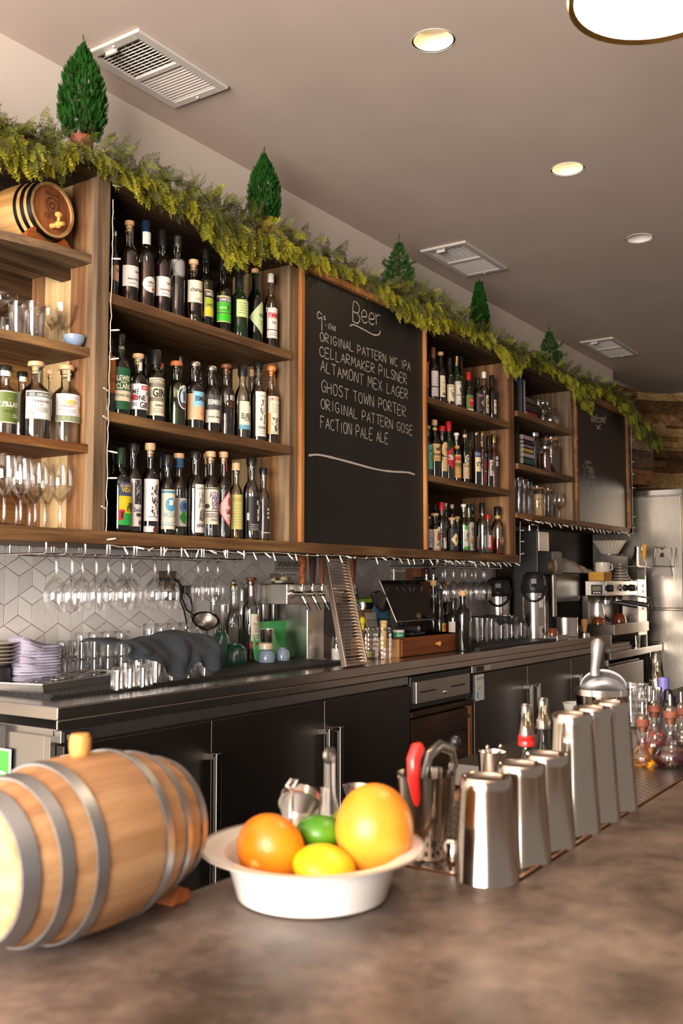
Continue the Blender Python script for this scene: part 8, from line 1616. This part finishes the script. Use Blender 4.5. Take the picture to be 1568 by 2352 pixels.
# strainers and scoop behind the bowl
BK = .835
p = at_y(688, 1850, BK-.06); b = MB(); Ms = Matrix.Translation(tuple(p)) @ Matrix.Rotation(R(-42), 4, 'Y') @ Matrix.Rotation(R(25), 4, 'X'); r = wpx(92, p)
t = thing('cone_strainer', 'fine conical mesh strainer lying on the bar behind the orange', 'strainer', tuple(p)); Ml = Matrix.Rotation(R(52), 4, 'Y') @ Matrix.Rotation(R(-20), 4, 'X')
m = glass('fine_wire_mesh', (.42, .41, .41), .20, .9, .3)
b.v = []; b.f = []; b = MB(); b.lathe([(r*.42, -.042), (r*.95, -.006), (r, 0), (r*1.0, .01)], 32, M=Ml, capt=False); b.build('mesh_cone', m, t)
b = MB(); b.lathe([(r, -.001), (r*1.07, .0), (r*1.07, .011), (r, .011)], 36, M=Ml, capt=False, capb=False); b.tube([tuple(Ml @ Vector(v)) for v in ((-r*1.05, 0, .002), (-r*1.28, .006, .004), (-r*1.34, 0, .012), (-r*1.2, -.006, .014), (-r*1.03, 0, .008))], .0026, 8); b.tube([tuple(Ml @ Vector((r*math.cos(a)*.99, r*math.sin(a)*.99*0+0, -.042*abs(math.sin(a))))) for a in [PI*k/12 for k in range(13)]], .002, 6); b.build('rim', S_bright, t)
Ys = BK-.03
b = MB(); P = tool_pts([(757, 1735), (757, 1790), (758, 1830), (760, 1905)], Ys); b.tube(P, [.0095, .0100, .0105, .024], 16, flat=.45); q = Vector(P[0]); b.lathe([(.0125, -.003), (.0125, .003)], 20, tuple(q), M=Matrix.Rotation(PI/2, 4, 'X')); single('plastic_scoop', b, glass('clear_plastic', (.80, .80, .81), .14, .9, .12), (0, 0, 0), 'clear plastic scoop with a hanging hole in its handle, behind the fruit bowl', 'scoop')
b = MB(); p = at_y(818, 1840, BK-.02); z1 = ht(818, 1804, BK-.02)-BZ; r = wpx(66, p); b.lathe([(r*.55, 0), (r*.3, z1*.42), (r*.32, z1*.5), (r, z1), (r*.96, z1), (r*.30, z1*.54), (.0005, z1*.53)], 32, capt=False); single('jigger', b, S_tin, (p[0], BK-.02, BZ), 'steel jigger cup peeping up behind the grapefruit', 'jigger')
p = at_y(935, 1900, .76); b = MB(); b.lathe([(.022, 0), (.024, .003), (.026, .09), (.0265, .095)], 28, capt=False); single('shot_glass', b, GLS, (1.115, .80, BZ), 'clear glass tucked behind the grapefruit', 'glass')
for k, (px, py, y_) in enumerate([(1034, 1995, .615), (1026, 2022, .60)]):
    b = MB(); x_ = float(at_z(px, py, TZ)[0]); b.lathe([(.012, 0), (.014, .003), (.014, .035), (.010, .042), (.0005, .043)], 20); single('small_bottle_cap', b, S_tin, (1.2+.0*k, .625-.045*k, TZ), ('far', 'near')[k]+' small steel cap between the mixing tin and the first shaker', 'cap') if k == 0 else None
# bar spoons standing behind the tins
Yq = .80
for k, (px, pyt, lean) in enumerate([(1119, 1718, .004), (1149, 1716, -.006), (1124, 1748, .002)]):
    p = at_y(px, pyt, Yq); b = MB(); x_ = float(p[0]); b.tube([(x_+lean*3, Yq, TZ), (x_, Yq, float(p[2])-.012), (x_, Yq, float(p[2]))], [.0018, .0022, .0036], 8); b.ball((x_, Yq, float(p[2])+.001), .0042, 10, sz=1.3)
    single('bar_spoon', b, S_tin, (0, 0, 0), ('bar spoon with a teardrop end, nearest the oak cabinet', 'slanting bar spoon end beside the straight one', 'short bar spoon end just above the second shaker tin')[k], 'bar spoon', 'bar spoons')
p = at_y(1128, 1800, Yq); b = MB(); b.lathe([(.022, 0), (.024, .004), (.026, .07), (.0265, .072)], 28, capt=False); single('spoon_cup', b, S_tin, (float(p[0])+.004, Yq, TZ), 'small steel cup holding the bar spoons behind the shaker tins', 'cup')
# bottles with clear plastic pourer covers
M_cone = glass('smoked_plastic', (.80, .74, .60), .16, .9, .06)
def covered(px, pyt, pym, w, Y, label, ring=None, g='dark', z=TZ):
    p = at_y(px, (pyt+pym)/2, Y); r = wpx(w, p); z0 = ht(px, pym, Y)-z; z1 = ht(px, pyt, Y)-z; t = thing('pour_bottle', label, 'bottle', (p[0], Y, z))
    b = MB(); nr = r*.55; b.lathe([(r*1.25, 0), (r*1.3, .005), (r*1.3, z0*.35), (r*.9, z0*.55), (nr, z0*.72), (nr, z0)], 28); b.build('glass', GL[g], t)
    b = MB(); b.lathe([(r, z0*.99), (r*.98, z0*1.0), (r*.74, z0+(z1-z0)*.55), (r*.76, z0+(z1-z0)*.56), (r*.62, z1-.006), (r*.5, z1), (.0005, z1)], 28, capb=False); b.build('pourer_cover', M_cone, t)
    b = MB(); b.lathe([(nr*.8, z0), (nr*.5, z0+(z1-z0)*.4), (.0028, z0+(z1-z0)*.45), (.0022, z0+(z1-z0)*.85)], 14); b.build('pourer', S_tin, t)
    if ring: b = MB(); b.lathe([(r*.92, z0-.020), (r*.98, z0-.019), (r*.98, z0-.009), (r*.94, z0-.008), (r*.98, z0-.007), (r*.98, z0+.002), (r*.9, z0+.002)], 28); b.build('collar', ring, t)
covered(1208, 1615, 1690, 40, .80, 'pour bottle with a bright red collar under its clear pourer cover', M_red)
covered(1247, 1602, 1672, 38, .80, 'pour bottle with a clear pourer cover and no collar, beside the red-collared one')
covered(1507, 1497, 1578, 38, 1.13, 'pour bottle with an amber-tinted pourer cover, beyond the crystal mixing glasses', z=.62)
b = MB(); b.box(1.9, 4.4, 1.02, 1.25, .56, .615); b.box(1.95, 4.35, 1.03, 1.10, .0, .56); single('speed_rail', b, S_door, (0, 0, 0), 'low dark steel speed rail behind the bar', 'speed rail')
# ice bucket, scoop, mixing glasses, small bowl
Yi = .74
p = at_y(1382, 1600, Yi); r = wpx(120, p); z1 = ht(1382, 1582, Yi)-TZ
t = thing('ice_bucket', 'steel-rimmed ice bucket with an aluminium scoop in it, behind the tall shaker tins', 'ice bucket', (p[0], Yi, TZ)); b = MB(); b.lathe([(r*.85, 0), (r*.88, .004), (r, z1-.004), (r*1.03, z1), (r*.98, z1), (r*.86, .01), (.0005, .009)], 48, capt=False); b.build('pail', S_tin, t)
b = MB(); b.lathe([(r*1.0, z1-.012), (r*1.045, z1-.012), (r*1.045, z1+.001), (r*1.0, z1+.001)], 48, capb=False, capt=False); b.build('rim', S_bright, t)
qs = at_y(1386, 1580, Yi-.01); sr = wpx(104, qs)
S_sc = mat('cast_aluminium', (.34, .33, .34), .45, .85, var=.08, scale=60)
t = thing('ice_scoop', 'cast aluminium ice scoop standing handle-up in the ice bucket', 'scoop', tuple(qs)); a0 = face_cam(float(qs[0]), Yi)
Mh = rotz(a0+PI/2); n = 18; vs = []; fs = []
for i in range(9):
    f = i/8
    for k in range(n+1):
        a = PI*k/n; rr = sr*(1-.12*f); zz_ = math.sin(a)*sr*.78*(1-.25*f)-f*.06; vs.append(tuple(Mh @ Vector((rr*math.cos(a), .02+.05*f, zz_))))
fs = [(i*(n+1)+k, i*(n+1)+k+1, (i+1)*(n+1)+k+1, (i+1)*(n+1)+k) for i in range(8) for k in range(n)]; b = MB(); b.add(vs, fs, 0, True)
ctr_ = len(b.v); b.add([tuple(Mh @ Vector((0, .034, -.01)))]+[vs[2*(n+1)+k] for k in range(n+1)], [(0, k+1, k+2) for k in range(n)], 0, True)
o = b.build('blade', S_sc, t, solid=.003)
hz_ = float(at_y(1384, 1465, Yi+.01)[2])-float(qs[2]); hxx = float(at_y(1372, 1480, Yi+.01)[0])-float(qs[0])
b = MB(); b.tube([(.004, .02, sr*.55), (.002, .02, sr*.80), (hxx*.4, .02, sr*.80+(hz_-sr*.8)*.25), (hxx*.8, .02, sr*.8+(hz_-sr*.8)*.62), (hxx, .02, hz_-.010), (hxx, .02, hz_)], [.012, .0095, .0105, .0135, .0150, .008], 16); b.build('handle', S_sc, t)
def crystal(px, pyt, w, Y, label):
    p = at_y(px, 1640, Y); r = wpx(w, p); h = ht(px, pyt, Y)-TZ; vs = []; n = 40; b = MB(); K_ = 26
    for i in range(K_+1):
        f = i/K_
        for k in range(n): a = 2*PI*k/n; q = 1+.04*math.sin(a*10+f*18)*math.sin(a*10-f*18)*(1 if f < .8 else .1); rr = r*(.92+.08*f); vs.append((rr*q*math.cos(a), rr*q*math.sin(a), h*f))
    fs = [(i*n+k, i*n+(k+1) % n, (i+1)*n+(k+1) % n, (i+1)*n+k) for i in range(K_) for k in range(n)]; fs.append(tuple(reversed(range(n)))); b.add(vs, fs, 0, True)
    b.lathe([(r*.8, .014), (r*.93, h*.99), (r*1.0, h)], 40, capt=False); single('mixing_glass', b, glass('crystal', (.95, .95, .95), .10), (p[0], Y, TZ), label, 'mixing glass', 'crystal mixing glasses')
crystal(1484, 1578, 72, .80, 'cut-crystal mixing glass to the far side of the ice bucket'); crystal(1440, 1570, 84, .83, 'second cut-crystal mixing glass, half hidden behind the ice bucket')
p = at_y(1322, 1620, .82); b = MB(); h = ht(1322, 1614, .82)-TZ; b.lathe([(.014, 0), (.016, .004), (.012, h*.4), (.018, h*.6), (.030, h), (.029, h), (.016, h*.63)], 32, capt=False); single('cocktail_dish', b, mat('pale_ceramic', (.30, .29, .27), .3), (p[0], .82, TZ), 'pale flared dish edge peeping up behind the fourth shaker tin', 'dish')
# bitters decanters with cork pourers
M_corkr = mat('red_brown_cork', (.22, .060, .030), .6, var=.25, scale=120)
def dasher(px, pyb, pyn, pyt, wb, wn, Y, col, fill, label, z=TZ, shoulder=.35):
    p = at_y(px, (pyb+pyn)/2, Y); r, nr = wpx(wb, p), wpx(wn, p); zn = ht(px, pyn, Y)-z; zt_ = ht(px, pyt, Y)-z
    t = thing('bitters_bottle', label, 'bitters bottle', (p[0], Y, z), group='bitters bottles on the drip tray'); ks = shoulder
    prof = [(r*.72, 0), (r*.78, .004), (r*.97, zn*.14), (r, zn*.20), (r*.92, zn*.30), (r*.62, zn*.44), (nr*1.05, zn*.62), (nr, zn*.75), (nr, zn*.98), (nr*1.12, zn)]
    b = MB(); b.lathe(prof, 36, capt=False); b.build('glass', GLS, t)
    if col:
        fz = zn*fill; pr = [(a*.94, max(.004, c)) for a, c in prof if c < fz]; pr += [(float(np.interp(fz, [c for a, c in prof], [a for a, c in prof]))*.94, fz), (.0005, fz)]; b = MB(); b.lathe(pr, 32); b.build('liquid', col, t)
    ck = zn+(zt_-zn)*.30
    b = MB(); b.lathe([(nr*.82, zn*.86), (nr*.9, zn), (nr*1.2, zn+.001), (nr*1.2, ck), (nr*.9, ck+.001)], 24); b.build('cork', M_corkr, t)
    b = MB(); b.lathe([(nr*1.0, ck), (nr*1.0, ck+.006), (.0042, ck+.012), (.0030, zt_-.004), (.0024, zt_)], 18); b.build('dasher_top', S_tin, t)
dasher(1477, 1772, 1668, 1612, 62, 24, .64, glass('yellow_bitters', (.93, .66, .04), .04, .5), .24, 'bitters bottle of clear yellow liquid with a cork dasher')
dasher(1503, 1748, 1634, 1585, 80, 25, .665, glass('orange_bitters', (.82, .16, .02), .04, .5), .30, 'bitters bottle of orange-red liquid behind the yellow one')
dasher(1541, 1783, 1648, 1594, 94, 26, .590, mat('burgundy_bitters', (.045, .003, .008), .12, var=.3, coat=.4), .36, 'round bitters bottle of dark burgundy liquid nearest the bar edge')
dasher(1566, 1775, 1640, 1588, 70, 24, .640, mat('burgundy_bitters', (.045, .003, .008), .12), .36, 'dark burgundy bitters bottle cut off by the picture edge')
def boxbottle(px, pyt, pys, pyb, w, Y, glassm, label, lab=(), cap=None):
    p = at_y(px, (pyt+pyb)/2, Y); r = wpx(w, p); zs, zt_ = ht(px, pys, Y)-TZ, ht(px, pyt, Y)-TZ; t = thing('dropper_bottle', label, 'bottle', (p[0], Y, TZ))
    b = MB(); b.lathe([(r*.95, 0), (r, .004), (r, zs*.80), (r*.9, zs*.9), (r*.45, zs), (r*.42, zs+.012)], 32); b.build('glass', glassm, t)
    b = MB(); b.lathe([(r*.5, zs+.008), (r*.5, zs+(zt_-zs)*.4), (r*.26, zs+(zt_-zs)*.5), (r*.24, zt_-.004), (r*.12, zt_)], 20); b.build('cap', cap or M_black, t)
    if lab:
        b = MB(); ac = face_cam(float(p[0]), Y); ms = []
        for y0, y1, c, a0, a1 in lab:
            m_ = paper(c); 
            if m_ not in ms: ms.append(m_)
            patch_round(b, r, ac+R(a0), ac+R(a1), ht(px, y1, Y)-TZ, ht(px, y0, Y)-TZ, ms.index(m_), lift=.0005+.0003*len(ms))
        b.build('label', ms, t)
M_cob = mat('cobalt_glass', (.008, .016, .11), .08, var=.2, coat=.5)
boxbottle(1536, 1582, 1632, 1760, 78, .87, M_cob, 'cobalt-blue dropper bottle with a white and orange label', [(1658, 1702, '#c6c4cc', -66, 70), (1662, 1674, '#d8702c', -30, 70), (1682, 1686, '#8a8a98', -30, 50), (1692, 1695, '#8a8a98', -30, 50)])
p = at_y(1566, 1570, .87); 
t = thing('lilac_bottle', 'bottle with a lilac ribbed cap and red band, cut off by the picture edge', 'bottle', (p[0], .93, TZ)); z1, z0 = ht(1566, 1543, .93)-TZ, ht(1566, 1572, .93)-TZ
b = MB(); r = .017; b.lathe([(r, z0), (r, z0+.004)]+[(r*(1+.03*(k % 2)), z0+.004+(z1-z0-.006)*k/8) for k in range(9)]+[(r*.8, z1)], 28); b.build('cap', mat('lilac_cap', (.20, .19, .55), .4, var=.06), t)
b = MB(); b.lathe([(.036, 0), (.038, .004), (.038, z0*.55), (.018, z0*.85), (.0165, z0)], 28); b.build('glass', mat('lilac_glass', (.05, .03, .16), .15, coat=.4), t)
b = MB(); patch_round(b, .0165, 0, 2*PI, z0*.86, z0*.99, 0, 24); b.build('label', mat('crimson_band', (.55, .05, .08), .4), t)

bpy.data.scenes.remove(_tmp)
